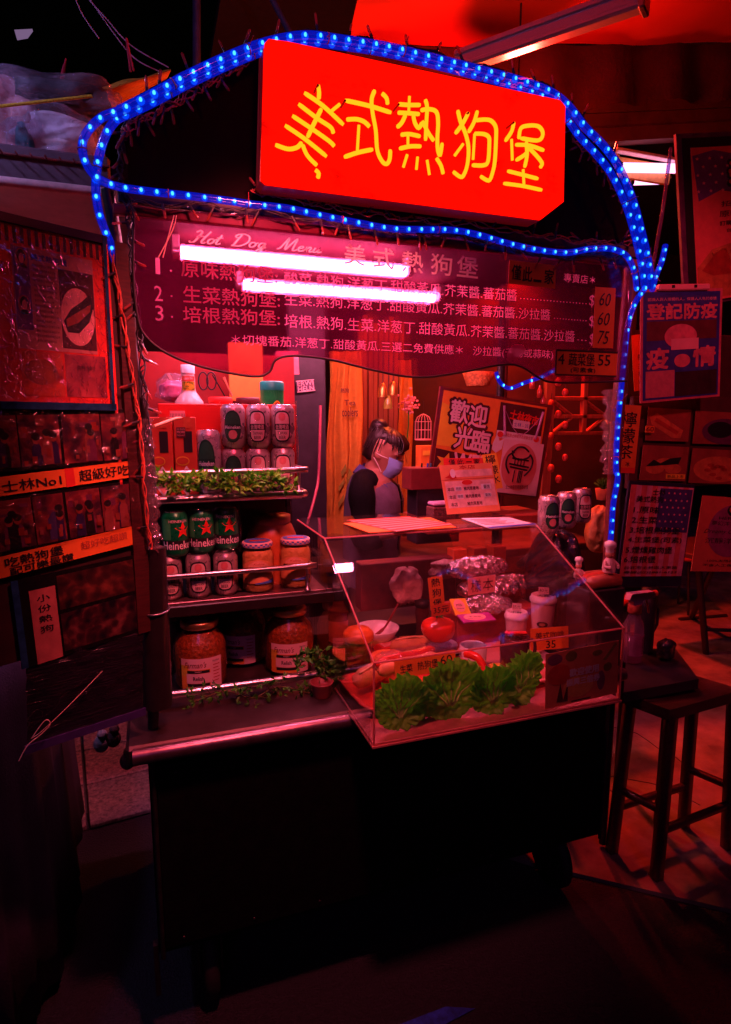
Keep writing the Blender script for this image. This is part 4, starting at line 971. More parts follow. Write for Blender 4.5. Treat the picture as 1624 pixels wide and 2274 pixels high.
for u, lab in ((519, 'dark oval-labelled can in the lower row behind the top garland'), (574, 'pale can in the lower row behind the top garland, between two others'), (629, 'pale can at the right end of the lower row behind the top garland')):
    can('dark' if u < 540 else 'taiwan', at(u, 1050, 1.69).x, 1.69, Z3, lab)
for u, k_, lab in ((518, 'dark', 'silver can with a dark oval label stacked before the red carton'), (574, 'taiwan', 'silver can with Chinese lettering stacked next to the dark-labelled one'), (628, 'taiwan', 'silver can with Chinese lettering at the right end of the stacked row')):
    can(k_, at(u, 950, 1.69).x, 1.69, Z3+.119, lab, random.uniform(-.1, .1))
can('dark', at(463, 1000, 1.675).x, 1.675, Z3, 'tall dark-labelled can beside the two red boxes', -.2, .168)
# shrink film round the stacked cans
for (u0, u1, y, z0, z1, lab) in ((490, 660, 1.69, Z3-.002, Z3+.245, 'shrink film wrapped round the stacked silver cans'), (355, 530, 1.665, Z2+.115, Z2+.245, 'shrink film wrapped round the green cans')):
    xa, xb = at(u0, 1000, y).x, at(u1, 1000, y).x; n = 34
    rings = []
    for kz in range(9):
        f = kz/8; rg = []
        for i in range(n):
            a = 2*math.pi*i/n; cx = math.copysign(abs(math.cos(a))**.35, math.cos(a)); sy = math.copysign(abs(math.sin(a))**.5, math.sin(a))
            rg.append(Vector(((xa+xb)/2+cx*(xb-xa)/2*(1.0-.02*math.sin(f*9)), y+sy*.0365*(1+.03*math.sin(i*3+kz)), z0+(z1-z0)*f+.003*math.sin(i*1.9+kz))))
        rings.append(rg)
    q = MB(); q.loft(rings, caps=False); tag(q.build('shrink_film', clear('can_film', (.98, .97, .97), .08, wrinkle=.8, wscale=28, ior=1.35)), lab, 'film')

# ------------------------------------------------------------------ cartons and bottles, top tier
def carton(name, label, u0, u1, v0, y, z, d, mt, cat='box'):
    a, b = at(u0, v0, y), at(u1, v0, y)
    o = thing(name, label, cat, ((a.x+b.x)/2, y+d/2, z))
    q = MB(); q.box(((a.x+b.x)/2, y+d/2, (z+a.z)/2), (b.x-a.x, d, a.z-z), bev=.002); q.build('carton', mt, o)
    bd = Board((a.x, y-.0006, a.z), (b.x, y-.0006, a.z), (a.x, y-.0006, z)); bd.o = o
    return o, bd, bd.M
REDBOX = mat('red_carton', (.7, .015, .008), .5, var=.08, scale=6)
ORBOX = mat('orange_red_carton', (.62, .07, .03), .5, var=.15, scale=8)
def on_board(bd, o):  # build flat print in world space and hand it to the thing
    class P_:
        def rect(s, name, mt, x0, y0, x1, y1, z=0):
            q = MB(); q.box(((x0+x1)/2*bd.w, (y0+y1)/2*bd.h, z), ((x1-x0)*bd.w, (y1-y0)*bd.h, .0005)); q.xf(bd.M); return q.build(name, mt, o)
        def poly(s, name, mt, pts, z=0):
            q = MB(); q.slab([(p[0]*bd.w, p[1]*bd.h) for p in pts], z, z+.0005); q.xf(bd.M); return q.build(name, mt, o)
        def text(s, name, mt, lines, z=.0008, **kw):
            q = MB()
            for l in lines:
                put_text(q, l[0], l[1]*bd.w, l[2]*bd.h, l[3]*bd.w if l[3] else None, l[4]*bd.h if l[4] else None, z=z, rot=l[5] if len(l) > 5 else 0, **kw)
            q.xf(bd.M); return q.build(name, mt, o)
    return P_()
o, bd, M_ = carton('red_carton', 'plain bright red carton behind the stacked cans', 350, 657, 896, 1.735, Z3, .09, REDBOX); p = on_board(bd, o)
p.rect('barcode_label', PINKC, .08, .77, .185, .92); p.text('barcode', INK, [('||||||||||', .085, .79, .095, .1)])
for i, (u0, u1, lab) in enumerate(((330, 381, 'orange-red sauce carton half hidden by the left post'), (384, 435, 'orange-red sauce carton with a diamond label beside the tall can'))):
    o, bd, M_ = carton('sauce_carton', lab, u0, u1, 926, 1.655, Z3, .06, ORBOX); p = on_board(bd, o)
    p.rect('window', INK, .42, .55, .8, .82)
    p.rect('flash', BR, .12, .74, .52, .87, .0008) if i else None
    if i: p.text('flash_lettering', PINKC, [('SO MUCH', .15, .835, .34, .022), ('MORE', .15, .795, .34, .03), ('THAN HOT', .15, .757, .34, .022)], .0016)
    p.poly('jar_print', YELLOWC, ellipse(.34, .44, .3, .06)); p.poly('jar_print', ORBOX, ellipse(.34, .442, .26, .045), .0006)
    p.poly('diamond', PAPER, [(.5, .42-.04), (.97, .18), (.5, -.02), (.03, .18)], .0006)
    p.poly('diamond', mat('label_rose', (.75, .3, .25), .5), [(.5, .345), (.88, .18), (.5, .02), (.12, .18)], .0011)
    p.text('lettering', INK, [('McILHENNY CO.', .2, .255, .6, .035), ('TABASCO', .1, .16, .8, .055)], .0018, bold=.015)
    p.rect('tape', mat('clear_tape', (.6, .12, .05), .15, coat=.8), .45, .86, .75, 1.0, .0003)
def lathe_thing(name, label, cat, x, y, z, parts, group=None):
    o = thing(name, label, cat, (x, y, z), -math.atan2(x, y), group)
    for pn, prof, mt, n in parts:
        q = MB(); q.lathe(prof, n=n); q.build(pn, mt, o, True)
    return o
def wlabel(o, name, mt, r, s0, s1, zt, zb, n=14):
    q = MB(); wrap(q, r, s0, s1, zt, zb, n); return q.build(name, mt, o, True)
def wtext(o, name, mt, r, body, s, z, w_=None, h_=None, **kw):
    q = MB(); wrap_text(q, r, body, s, z, w_, h_, **kw); return q.build(name, mt, o, True)
YB = 1.815; ZB = at(420, 896, 1.735).z-.012   # things standing behind the red carton on a riser
q = MB(); q.box((.2, 1.868, ZB-.06), (.42, .08, .12), bev=.002); tag(q.build('riser_box', mat('riser', (.3, .03, .02), .6)), 'plain dark red box behind the red carton', 'box')
YB = 1.87
x = at(419, 860, YB).x
o = lathe_thing('sauce_bottle', 'pale dressing bottle with a red neck label behind the red carton', 'bottle', x, YB, ZB,
    [('body', [(.04, 0), (.042, .005), (.04, .02), (.03, .035), (.021, .048), (.019, .06), (.019, .085), (.017, .1)], mat('dressing', (.75, .55, .5), .3, coat=.6, var=.15), 24), ('cap', [(.0195, .1), (.0195, .125), (.001, .126)], PAPER, 20)])
wlabel(o, 'neck_label', mat('red_label', (.7, .06, .03), .45), .0215, -.02, .02, .092, .078); wtext(o, 'lettering', WHITEINK, .0218, 'LIBERTY', 0, .082, .026, .006)
wlabel(o, 'leaf_label', photo('leafy_print', [(.3, (.3, .12, .02)), (.55, (.7, .5, .03)), (.8, (.1, .2, .02))], 90), .0222, -.02, .02, .077, .052)
for u, cm, lab, bm2 in ((489, REDBOX, 'squat jar with a bright red lid behind the carton', PINKC), (550, BR, 'squat jar with a dark maroon lid behind the carton', mat('maroon_jar', (.35, .06, .05), .3))):
    lathe_thing('spice_jar', lab, 'jar', at(u, 880, YB).x, YB-.005, ZB, [('body', [(.033, 0), (.034, .004), (.034, .01), (.031, .016)], bm2, 22), ('lid', [(.034, .014), (.035, .017), (.035, .031), (.032, .034), (.001, .034)], cm, 26)])
o = lathe_thing('milk_tin', 'tall green drink canister with a teal lid beside the dark panel', 'tin', at(604, 870, 1.79).x, 1.79, ZB-.0,
    [('body', [(.034, 0), (.034, .055)], mat('tin_green', (.005, .42, .08), .35, coat=.4, var=.3), 26), ('lid', [(.0352, .052), (.0352, .074), (.032, .078), (.001, .078)], mat('tin_teal', (.01, .36, .25), .35, var=.1), 26)])
for i in range(9):
    a = -1.0+i*.22; q = MB(); r_ = .0345
    q.add([(math.sin(.5)*r_, -math.cos(.5)*r_, .002), (math.sin(a)*r_, -math.cos(a)*r_, .05), (math.sin(a+.07)*r_, -math.cos(a+.07)*r_, .05)], [(0, 1, 2)]); q.build('ray', CANLG, o, True)
wlabel(o, 'badge', YELLOWC, .0350, .0, .03, lambda t: .022*math.sin(math.pi*t)**.6+.001, 0.0005, 10); wlabel(o, 'badge', mat('badge_brown', (.25, .06, .03), .4), .0353, .003, .027, lambda t: .017*math.sin(math.pi*t)**.6+.001, 0.0005, 10)
wtext(o, 'lettering', YELLOWC, .0356, 'DAI', .015, .004, .016, .006)
# orange sheet and hanging odds behind the top tier
q = MB(); a, b, c = at(506, 760, 2.0), at(582, 760, 2.0), at(506, 890, 2.0); q.box(((a.x+b.x)/2, 2.0, (a.z+c.z)/2), (b.x-a.x, .006, a.z-c.z), bev=.001); tag(q.build('board', mat('ochre_board', (.75, .3, .04), .6, var=.1)), 'upright ochre sheet behind the maroon-lidded jar', 'board')
q = MB(); a, b, c = at(300, 780, 2.08), at(652, 780, 2.08), at(320, 1050, 2.08); q.box(((a.x+b.x)/2, 2.08, (a.z+c.z)/2), (b.x-a.x, .01, a.z-c.z), bev=.001); tag(q.build('board', mat('red_backboard', (.26, .008, .008), .6, var=.25, scale=6)), 'red backboard behind the shelf', 'board')
o = thing('goods_bag', 'shiny pink plastic bag behind the dressing bottle', 'bag', at(382, 890, 1.93)); lump(at(385, 868, 1.95), (.035, .02, .03), 40, mat('pink_plastic', (.8, .18, .35), .2, coat=.7), 'contents', o); lump(at(385, 862, 1.95), (.04, .024, .042), 41, BAGF, 'film', o, .2)
o = thing('spectacles', 'black-rimmed round spectacles hanging behind the top tier', 'glasses', at(562/1.0, 850, 1.96))
for k_, u in enumerate((452, 470)):
    c = at(u, 846, 1.93); q = MB(); q.tube([c+Vector((.014*math.cos(a), 0, .026*math.sin(a))) for a in [i*math.pi/9 for i in range(18)]], .0022, 6, closed=True); q.build('rim', INK, o)
q = MB(); q.tube([at(472, 832, 1.93), at(500, 880, 1.97)], .002, 6); q.build('arm', INK, o)
o = thing('wooden_spoon', 'two wooden spatulas leaning behind the pink bag', 'utensil', at(380, 890, 1.98))
for (ua, va, ub, vb) in ((372, 830, 402, 885), (496, 838, 516, 880)):
    q = MB(); q.tube([at(ua, va, 1.96), at((ua+ub)/2, (va+vb)/2, 1.96), at(ub, vb, 1.96)], [.008, .004, .004], 8, flat=.5); q.build('handle', mat('spatula_wood', (.4, .1, .05), .6), o)

# ------------------------------------------------------------------ garlands
def garland(label, path_, n, spread, size, lm, seed, name='leaf_garland'):
    rnd = random.Random(seed); P = smooth_path(path_, 10)
    o = thing(name, label, 'garland', P[0]); S = MB(); L = MB()
    S.tube(P, .0016, 5)
    for k in range(n):
        p = rnd.choice(P)
        d = Vector((rnd.gauss(0, 1), rnd.gauss(-.25, .7), rnd.gauss(.15, .8))).normalized()
        base = p+Vector((rnd.uniform(-1, 1), rnd.uniform(-.6, .6), rnd.uniform(-.7, .9)))*spread
        S.tube([p, (p+base)/2+Vector((0, -.004, .004)), base], .0008, 4, caps=False)
        for m_ in range(rnd.choice((3, 4, 5))):
            dd = (d+Vector((rnd.gauss(0, .7), rnd.gauss(0, .7), rnd.gauss(0, .7)))).normalized()
            s = size*rnd.uniform(.7, 1.25); sd = dd.cross(Vector((rnd.uniform(-1, 1), rnd.uniform(-1, 1), 1))).normalized()*s*.24; up_ = dd.cross(sd).normalized()*s*.07
            b = base
            L.add([b, b+dd*s*.4+sd+up_, b+dd*s*.45-up_, b+dd*s*.4-sd+up_, b+dd*s], [(0, 1, 2), (0, 2, 3), (1, 4, 2), (2, 4, 3)])
    S.build('stem', mat('stem_brown', (.12, .08, .02), .7), o); l = L.build('leaves', lm, o); l['kind'] = 'stuff'
    return o
garland('bushy leaf garland woven along the top shelf rail', [at(u, 1072+6*math.sin(u*.05), 1.595) for u in range(352, 655, 22)], 190, .026, .020, LEAF, 3)
garland('sparse dark leaf garland trailing along the counter rail', [at(430, 1560, 1.5), at(500, 1535, 1.5), at(560, 1550, 1.49), at(620, 1525, 1.5), at(690, 1540, 1.5), at(735, 1545, 1.5)], 60, .03, .018, DLEAF, 5)
garland('leafy sprays standing by the corner of the display case', [at(672, 1470, 1.52), at(700, 1455, 1.52), at(725, 1480, 1.52), at(735, 1520, 1.5)], 60, .024, .022, DLEAF, 6)
q = MB(); c = onz(715, 1545, .822); o = thing('plant_pot', 'small dark pot holding the leafy sprays by the display case', 'pot', (c.x, c.y, .822))
q.lathe([(.022, 0), (.03, .035), (.032, .04), (.028, .04), (.026, .03), (.001, .03)], (c.x, c.y, .822), 20); q.build('pot', mat('pot_red', (.2, .03, .03), .4), o)

# ------------------------------------------------------------------ jars
RELISH = mat('relish', (.4, .08, .012), .4, col2=(.12, .028, .006), scale=110, bump=.5, bscale=120)
KRAUT = mat('sauerkraut', (.75, .42, .12), .5, col2=(.5, .22, .05), scale=70, bump=.5, bscale=90)
LIDG = mat('gold_lid', (.6, .35, .15), .3, .9, var=.2)
GING = mat('blue_lid', (.08, .2, .65), .4, var=.2)
LBLP = mat('label_pinkwhite', (.8, .5, .5), .5, var=.06); LBLO = mat('label_orange', (.8, .28, .04), .5, var=.1); LBLY = mat('label_yellow', (.7, .42, .04), .5)
def relish_jar(label):
    o = thing('relish_jar', label, 'jar', group='relish jars'); r = .072
    q = MB(); q.lathe([(.058, .002), (.066, .01), (.068, .02), (.068, .115), (.062, .135), (.045, .155), (.043, .158)], n=30); q.build('relish', RELISH, o, True)
    q = MB(); q.lathe([(.06, 0), (.069, .008), (r, .02), (r, .118), (.066, .138), (.049, .16), (.046, .166), (.046, .176)], n=32); q.build('glass', GLASS, o, True)
    q = MB(); q.lathe([(.05, .168), (.0515, .17), (.0515, .184), (.049, .187), (.044, .188), (.001, .1865)], n=32); li = q.build('lid', LIDG, o, True)
    q = MB(); q.box((-.004, -.004, .1895), (.05, .062, .0006)); st = q.build('sticker', LBLP, li, True)
    q = MB()
    for i in range(6): put_text(q, 'INGREDIENTS LIST NET WT', -.026, -.03+.009*i, .042, .005, z=.1902)
    q.build('sticker_print', REDINK, li, True)
    lb = wlabel(o, 'label', LBLP, r+.0006, -.052, .062, .098, .012, 24)
    wlabel(o, 'label_band', LBLO, r+.0009, -.052, .028, .068, .013, 18); wlabel(o, 'label_band', LBLY, r+.001, -.052, -.03, .08, .05, 6)
    wtext(o, 'brand_lettering', mat('brand_brown', (.25, .05, .04), .5), r+.0013, "Farman's", -.012, .073, .06, .016, shear=.35, bold=.02)
    wlabel(o, 'label_panel', INK, r+.0014, -.034, .026, .066, .058, 12); wlabel(o, 'label_panel', LBLP, r+.0014, -.036, .028, .057, .030, 12); wlabel(o, 'label_panel', INK, r+.0014, -.034, .026, .029, .021, 12)
    wtext(o, 'lettering', INK, r+.0018, 'Relish', -.004, .038, .028, .011, bold=.03); wtext(o, 'lettering', LBLP, r+.0018, 'SWEET', -.004, .0602, .018, .004)
    wtext(o, 'nutrition_print', INK, r+.0012, 'Nutrition', .045, .085, .02, .006)
    for i in range(6): wlabel(o, 'nutrition_print', REDINK, r+.0012, .036, .056-.004*(i % 2), .078-.009*i, .0755-.009*i, 4)
    return o
j0 = relish_jar('large relish jar with an orange label, nearest the left post'); pose(j0, at(446, 1450, 1.665).x, 1.665, .822, -.12)
for u, y, lab, rz in ((541, 1.80, 'large relish jar standing back in the shade between two others', -.5), (643, 1.69, 'large relish jar with a tilted paper on its lid, nearest the display case', -.28)):
    pose(copy_tree(j0, Matrix(), None, lab), at(u, 1430, y).x, y, .822, rz)
o = lathe_thing('dark_jar', 'plain dark jar half hidden behind the post sleeve', 'jar', at(392, 1450, 1.79).x, 1.79, .822, [('glass', [(.04, 0), (.042, .004), (.042, .13), (.03, .15), (.03, .16)], mat('dark_glass', (.06, .012, .012), .12, coat=.6), 24), ('lid', [(.033, .155), (.033, .175), (.001, .176)], BR, 22)])
def kraut_jar(label):
    o = thing('sauerkraut_jar', label, 'jar', group='sauerkraut jars'); r = .045
    q = MB(); q.lathe([(.038, .003), (.042, .01), (.042, .1), (.038, .112), (.034, .116)], n=28); q.build('sauerkraut', KRAUT, o, True)
    q = MB(); q.lathe([(.04, 0), (.044, .006), (r, .014), (r, .103), (.041, .117), (.038, .122), (.038, .13)], n=28); q.build('glass', GLASS, o, True)
    q = MB(); q.lathe([(.0405, .124), (.042, .126), (.042, .136), (.039, .139), (.001, .1385)], n=36); li = q.build('lid', LBLP, o, True)
    q = MB()
    for i in range(36):
        for k_ in range(2):
            if (i+k_) % 2: continue
            a0 = i*2*math.pi/36; a1 = a0+2*math.pi/36; rr = .0422
            q.add([(math.sin(a)*rr, -math.cos(a)*rr, z) for a, z in ((a0, .1265+.0045*k_), (a1, .1265+.0045*k_), (a1, .131+.0045*k_), (a0, .131+.0045*k_))], [(0, 1, 2, 3)])
    q.build('gingham', GING, li, True)
    q = MB(); q.slab([(.036*math.cos(i*math.pi/12), .036*math.sin(i*math.pi/12)) for i in range(24)], .1391, .1396); q.build('lid_disc', GING, li, True)
    q = MB(); q.slab([(-.02, -.012), (.026, -.006), (.022, .008), (-.024, .004)], .1397, .1402); q.build('lid_disc', STARR, li, True)
    wlabel(o, 'label', mat('label_amber', (.78, .32, .12), .5, var=.1), r+.0005, -.05, .05, lambda t: .078+.016*math.sin(math.pi*t), .028, 22)
    wlabel(o, 'label_arch', mat('label_salmon', (.8, .4, .25), .5), r+.0008, -.028, .03, lambda t: .078+.014*math.sin(math.pi*t), .074, 14)
    wtext(o, 'lettering', INK, r+.001, 'Sauerkraut', .003, .060, .056, .012, bold=.02); wtext(o, 'lettering', REDINK, r+.001, 'Kuhne', .003, .079, .03, .006, shear=.3)
    q = MB(); wrap(q, r+.001, -.036, -.024, lambda t: .066+.006*math.sqrt(max(0, 1-(2*t-1)**2)), lambda t: .066-.006*math.sqrt(max(0, 1-(2*t-1)**2)), 10); q.build('emblem', INK, o, True)
    wlabel(o, 'label_wave', GING, r+.0009, -.01, .05, lambda t: .028+.010*t, .026, 10)
    return o
k0 = kraut_jar('sauerkraut jar with a gingham lid beside the pale cans'); pose(k0, at(573, 1260, 1.665).x, 1.665, Z2+.001, -.15)
pose(copy_tree(k0, Matrix(), None, 'sauerkraut jar with a gingham lid at the right end of the middle shelf'), at(657, 1255, 1.675).x, 1.675, Z2+.001, -.3)
o = lathe_thing('orange_tub', 'big orange plastic tub in the dark behind the sauerkraut jars', 'tub', at(603, 1160, 1.765).x, 1.765, Z2, [('body', [(.07, 0), (.074, .01), (.074, .13), (.06, .165), (.052, .175)], mat('orange_plastic', (.55, .12, .03), .35, coat=.3), 30), ('lid', [(.055, .172), (.056, .176), (.056, .195), (.001, .197)], mat('tub_lid', (.35, .08, .03), .4), 30)])

# ------------------------------------------------------------------ sloped acrylic display case
DX0, DX1, DY0, DYT, DY1 = .44, 1.127, 1.20, 1.60, 1.93
DZ0, DZF, DZT = .823, 1.016, 1.222
case = thing('display_case', 'clear acrylic display case with a sloping front jutting over the cart edge', 'display case', ((DX0+DX1)/2, 1.5, DZ0))
def pane(name, pts, th=.004, mt=ACRYL):
    P = [Vector(p) for p in pts]; n = (P[1]-P[0]).cross(P[2]-P[1]).normalized()*th
    k = len(P); q = MB(); q.add(P+[p+n for p in P], [list(range(k)), list(range(k, 2*k))[::-1]]+[(i, i+k, (i+1) % k+k, (i+1) % k) for i in range(k)]); return q.build(name, mt, case)
pane('front_pane', [(DX0, DY0, DZ0), (DX1, DY0, DZ0), (DX1, DY0, DZF), (DX0, DY0, DZF)])
pane('sloping_pane', [(DX0-.004, DY0-.004, DZF+.002), (DX1+.004, DY0-.004, DZF+.002), (DX1+.004, DYT, DZT+.003), (DX0-.004, DYT, DZT+.003)])
pane('roof_pane', [(DX0, DYT+.003, DZT), (DX1, DYT+.003, DZT), (DX1, DY1, DZT), (DX0, DY1, DZT)])
for x in (DX0-.0045, DX1+.0005): pane('side_pane', [(x, DY0, DZ0), (x, DY0, DZF), (x, DYT, DZT), (x, DY1, DZT), (x, DY1, DZ0)])
q = MB(); q.box(((DX0+DX1)/2, (DY0+DY1)/2, DZ0-.006), (DX1-DX0+.01, DY1-DY0+.01, .006), bev=.001); q.build('floor_pane', mat('case_floor', (.5, .16, .15), .25, var=.25, coat=.4), case)
EDGE = mat('acrylic_edge', (.9, .35, .33), .3, var=.3, scale=60, trl=.5)  # edge highlights put into pale pink tubes along the panes
for p0, p1 in (((DX0, DY0, DZ0), (DX0, DY0, DZF)), ((DX0, DY0, DZ0), (DX1, DY0, DZ0)), ((DX1, DY0, DZ0), (DX1, DY0, DZF)), ((DX0, DY0, DZF), (DX1, DY0, DZF)), ((DX0, DY0, DZF), (DX0, DYT, DZT)), ((DX1, DY0, DZF), (DX1, DYT, DZT)), ((DX0, DYT, DZT), (DX1, DYT, DZT)), ((DX0, DYT, DZT), (DX0, DY1, DZT)), ((DX0, DY0, DZ0), (DX0, 1.9, DZ0))):
    q = MB(); q.tube([p0, p1], .0026, 6); q.build('edge_highlight', EDGE, case)
# paper and menus on the roof
def flat_paper(name, label, z, pts, mt):
    P = [onz(u, v, z) for u, v in pts]; q = MB(); q.slab([(p.x, p.y) for p in P], z, z+.002)
    o = thing(name, label, 'menu', (P[0].x, P[0].y, z)); q.build('sheet', mt, o)
    return o, P
o, P = flat_paper('menu_sheet', 'orange menu card lying under the striped one on the display case', DZT+.006, [(762, 1163), (820, 1184), (1015, 1172), (955, 1150)], ORANGE)
o, P = flat_paper('menu_sheet', 'pink striped menu card lying on the display case', DZT+.009, [(770, 1156), (880, 1181), (1005, 1165), (905, 1148)], PINKC)
q = MB()
for i in range(7):
    f = (i+.15)/7; g = (i+.6)/7
    a, b = P[0].lerp(P[1], f), P[3].lerp(P[2], f); c, d = P[0].lerp(P[1], g), P[3].lerp(P[2], g)
    q.slab([(a.x, a.y), (b.x, b.y), (d.x, d.y), (c.x, c.y)], DZT+.0114, DZT+.0118)
q.build('stripes', REDC, o)
o, P = flat_paper('menu_sheet', 'white sheet with a blue edge lying at the right of the display case roof', DZT+.006, [(1025, 1152), (1090, 1175), (1192, 1166), (1130, 1150)], PAPER)
q = MB(); a, b = P[1], P[2]; d = (P[0]-P[1])*.12; e_ = (P[3]-P[2])*.12; q.slab([(a.x, a.y), (b.x, b.y), (b.x+e_.x, b.y+e_.y), (a.x+d.x, a.y+d.y)], DZT+.0084, DZT+.0088); q.build('blue_edge', BLUEINK, o)
q = MB(); 
for i in range(5):
    f = .3+.12*i; a, b = P[0].lerp(P[1], 1-f), P[3].lerp(P[2], 1-f); a, b = a.lerp(b, .08), a.lerp(b, .7-.1*(i % 2)); w_ = (P[0]-P[1])*.03
    q.slab([(a.x, a.y), (b.x, b.y), (b.x+w_.x, b.y+w_.y), (a.x+w_.x, a.y+w_.y)], DZT+.0084, DZT+.0088)
q.build('print', BR, o)

# ------------------------------------------------------------------ goods in the case
CF = DZ0+.003
WCER = mat('white_ceramic', (.75, .65, .64), .25, coat=.5, var=.05)
TRAYR = mat('red_tray', (.6, .04, .02), .35, coat=.3)
def tray(label, cx, cy, w_, d, mt, rz=0, h=.018, z=CF):
    o = thing('serving_tray', label, 'tray', (cx, cy, z), rz)
    rings = []
    for s, zz in ((.86, 0), (.97, h), (1.0, h), (1.0, h+.003), (.95, h+.003), (.85, .004)):
        rg = []
        for i in range(28):
            a = 2*math.pi*i/28; f = lambda x: math.copysign(abs(x)**.35, x)
            rg.append((f(math.cos(a))*w_/2*s, f(math.sin(a))*d/2*s, zz))
        rings.append(rg)
    q = MB(); q.loft(rings); q.build('dish', mt, o, True); return o
tray('red plastic tray under the wrapped hot dog', .66, 1.42, .42, .24, TRAYR, .05, .022)
tray('pale tray holding the cups and mugs', .98, 1.47, .26, .3, PINKC, 0, .016)
tray('round-cornered white dish holding red sausages', .86, 1.36, .15, .14, WCER, .3, .02, CF+.002)
# paper box, plate and bowl with spoon
x = .66
o = lathe_thing('bowl', 'wide white bowl with a spoon standing in it', 'bowl', at(838, 1380, 1.72).x, 1.72, CF+.02, [('dish', [(.03, 0), (.035, .002), (.055, .03), (.07, .055), (.068, .057), (.052, .033), (.03, .008), (.001, .006)], WCER, 30)])
c = wm(o).translation
q = MB(); q.tube(smooth_path([c+Vector((-.02, 0, .02)), c+Vector((.02, -.01, .055)), c+Vector((.05, -.01, .1)), c+Vector((.07, 0, .125))]), [.006]*6+[.0035]*13, 8); q.build('spoon', mat('spoon_dark', (.25, .03, .03), .3), o)
lathe_thing('plate', 'round orange wooden plate under the white bowl', 'plate', c.x-.03, 1.70, CF, [('dish', [(.10, 0), (.115, .008), (.12, .014), (.115, .016), (.1, .01), (.001, .008)], mat('wood_plate', (.6, .14, .03), .4, var=.3), 36)])
o = lathe_thing('relish_pot', 'brown jar with an orange lid near the corner of the case', 'jar', at(800, 1440, 1.60).x+.0, 1.615, CF+.0, [('glass', [(.036, 0), (.04, .006), (.04, .075), (.035, .09)], mat('brown_pickle', (.22, .04, .01), .15, coat=.8, var=.5, scale=60), 26), ('lid', [(.043, .086), (.045, .09), (.045, .104), (.042, .11), (.036, .113), (.034, .118), (.001, .119)], mat('lid_orange', (.75, .16, .03), .35), 30)])
o = lathe_thing('dark_bottle', 'tall dark bottle with a black cap outside the left pane', 'bottle', at(752, 1430, 1.78).x, 1.78, .823, [('glass', [(.03, 0), (.033, .005), (.033, .12), (.02, .15), (.017, .17)], mat('cola_glass', (.10, .015, .01), .12, coat=.7), 24), ('cap', [(.02, .165), (.02, .215), (.001, .216)], INK, 20)])
wlabel(o, 'label', mat('label_umber', (.4, .08, .04), .5), .0335, -.04, .04, .1, .03)
# tomato with a card on a film-wrapped glass
tx = at(974, 1414, 1.50); o = lathe_thing('film_glass', 'glass wrapped in cling film under the tomato', 'glass', tx.x, 1.5, CF, [('glass', [(.026, 0), (.03, .004), (.034, .085)], GLASS, 20), ('film', [(.03, .002), (.035, .03), (.033, .05), (.038, .088), (.03, .094), (.001, .094)], clear('cling', (.9, .8, .8), .06, wrinkle=1.2, wscale=70), 20)])
o = thing('tomato', 'ripe red tomato perched on the wrapped glass', 'tomato', (tx.x, 1.5, CF+.094)); q = MB(); rings = []
for i in range(1, 12):
    a = math.pi*i/12; rings.append([Vector((tx.x, 1.5, CF+.094+.04))+Vector((math.sin(a)*math.cos(b)*.05*(1+.03*math.cos(5*b)), math.sin(a)*math.sin(b)*.05*(1+.03*math.cos(5*b)), -math.cos(a)*.04*(1 if i < 9 else .86))) for b in [2*math.pi*j/24 for j in range(24)]])
q.loft(rings); q.build('fruit', mat('tomato_skin', (.7, .035, .012), .25, coat=.6, var=.15, scale=10), o)
q = MB(); tp = Vector((tx.x, 1.5, CF+.168))
for i in range(5):
    a = i*1.26; q.add([tp, tp+Vector((math.cos(a-.3)*.01, math.sin(a-.3)*.01, .003)), tp+Vector((math.cos(a)*.022, math.sin(a)*.022, .001)), tp+Vector((math.cos(a+.3)*.01, math.sin(a+.3)*.01, .003))], [(0, 1, 2, 3)])
q.build('calyx', DLEAF, o)
b = Board(at(950, 1284, 1.443), at(982, 1277, 1.443), at(972, 1352, 1.443)); b.thing('price_tag', 'orange slip stuck on the tomato', 'price tag'); b.rect('sheet', ORANGE, 0, 0, 1, 1, 0, .001)
b.text('lettering', INK, [('熱', .2, .7, .6, .25), ('狗', .2, .38, .6, .25), ('堡', .2, .06, .6, .25)], .0015, bold=.02)
b = Board(at(958, 1345, 1.44), at(1000, 1338, 1.44), at(966, 1368, 1.44)); b.thing('price_tag', 'small handwritten price of 35 on the tomato', 'price tag'); b.rect('sheet', mat('slip_red', (.65, .1, .03), .6), 0, 0, 1, 1, 0, .001); b.text('lettering', INK, [('35元', .1, .2, .8, .6)], .0015, bold=.02)
# foil-wrapped samples
FOILM = mat('kitchen_foil', (.7, .6, .62), .2, 1, var=.2, scale=40, bump=1.0, bscale=70)
def foil(label, u, v, y, s, seed):
    s = tuple(k_*1.35 for k_ in s)
    c = at(u, v, y); o = thing('foil_parcel', label, 'foil parcel', (c.x, c.y, c.z-s[2]), group='foil-wrapped samples')
    rnd = random.Random(seed); q = MB(); rings = []
    for i in range(25):
        t_ = i/24; k = (math.sin(math.pi*min(1, max(0, t_*1.02-.01))))**.35
        rings.append([c+Vector(((t_-.5)*2*s[0], math.cos(a)*s[1]*k*rnd.uniform(.82, 1.12), math.sin(a)*s[2]*k*rnd.uniform(.82, 1.12))) for a in [2*math.pi*j/20 for j in range(20)]])
    q.loft(rings, smooth=False); q.build('foil', FOILM, o); return o
foil('long foil-wrapped roll at the back of the case', 1060, 1260, 1.72, (.085, .035, .028), 1)
foil('crumpled foil parcel behind the sample card', 1085, 1305, 1.68, (.085, .04, .026), 2)
foil('flat foil parcel in front of the sample card', 1075, 1345, 1.60, (.075, .035, .022), 3)
foil('foil parcel at the right rear of the case', 1135, 1300, 1.74, (.055, .04, .028), 4)
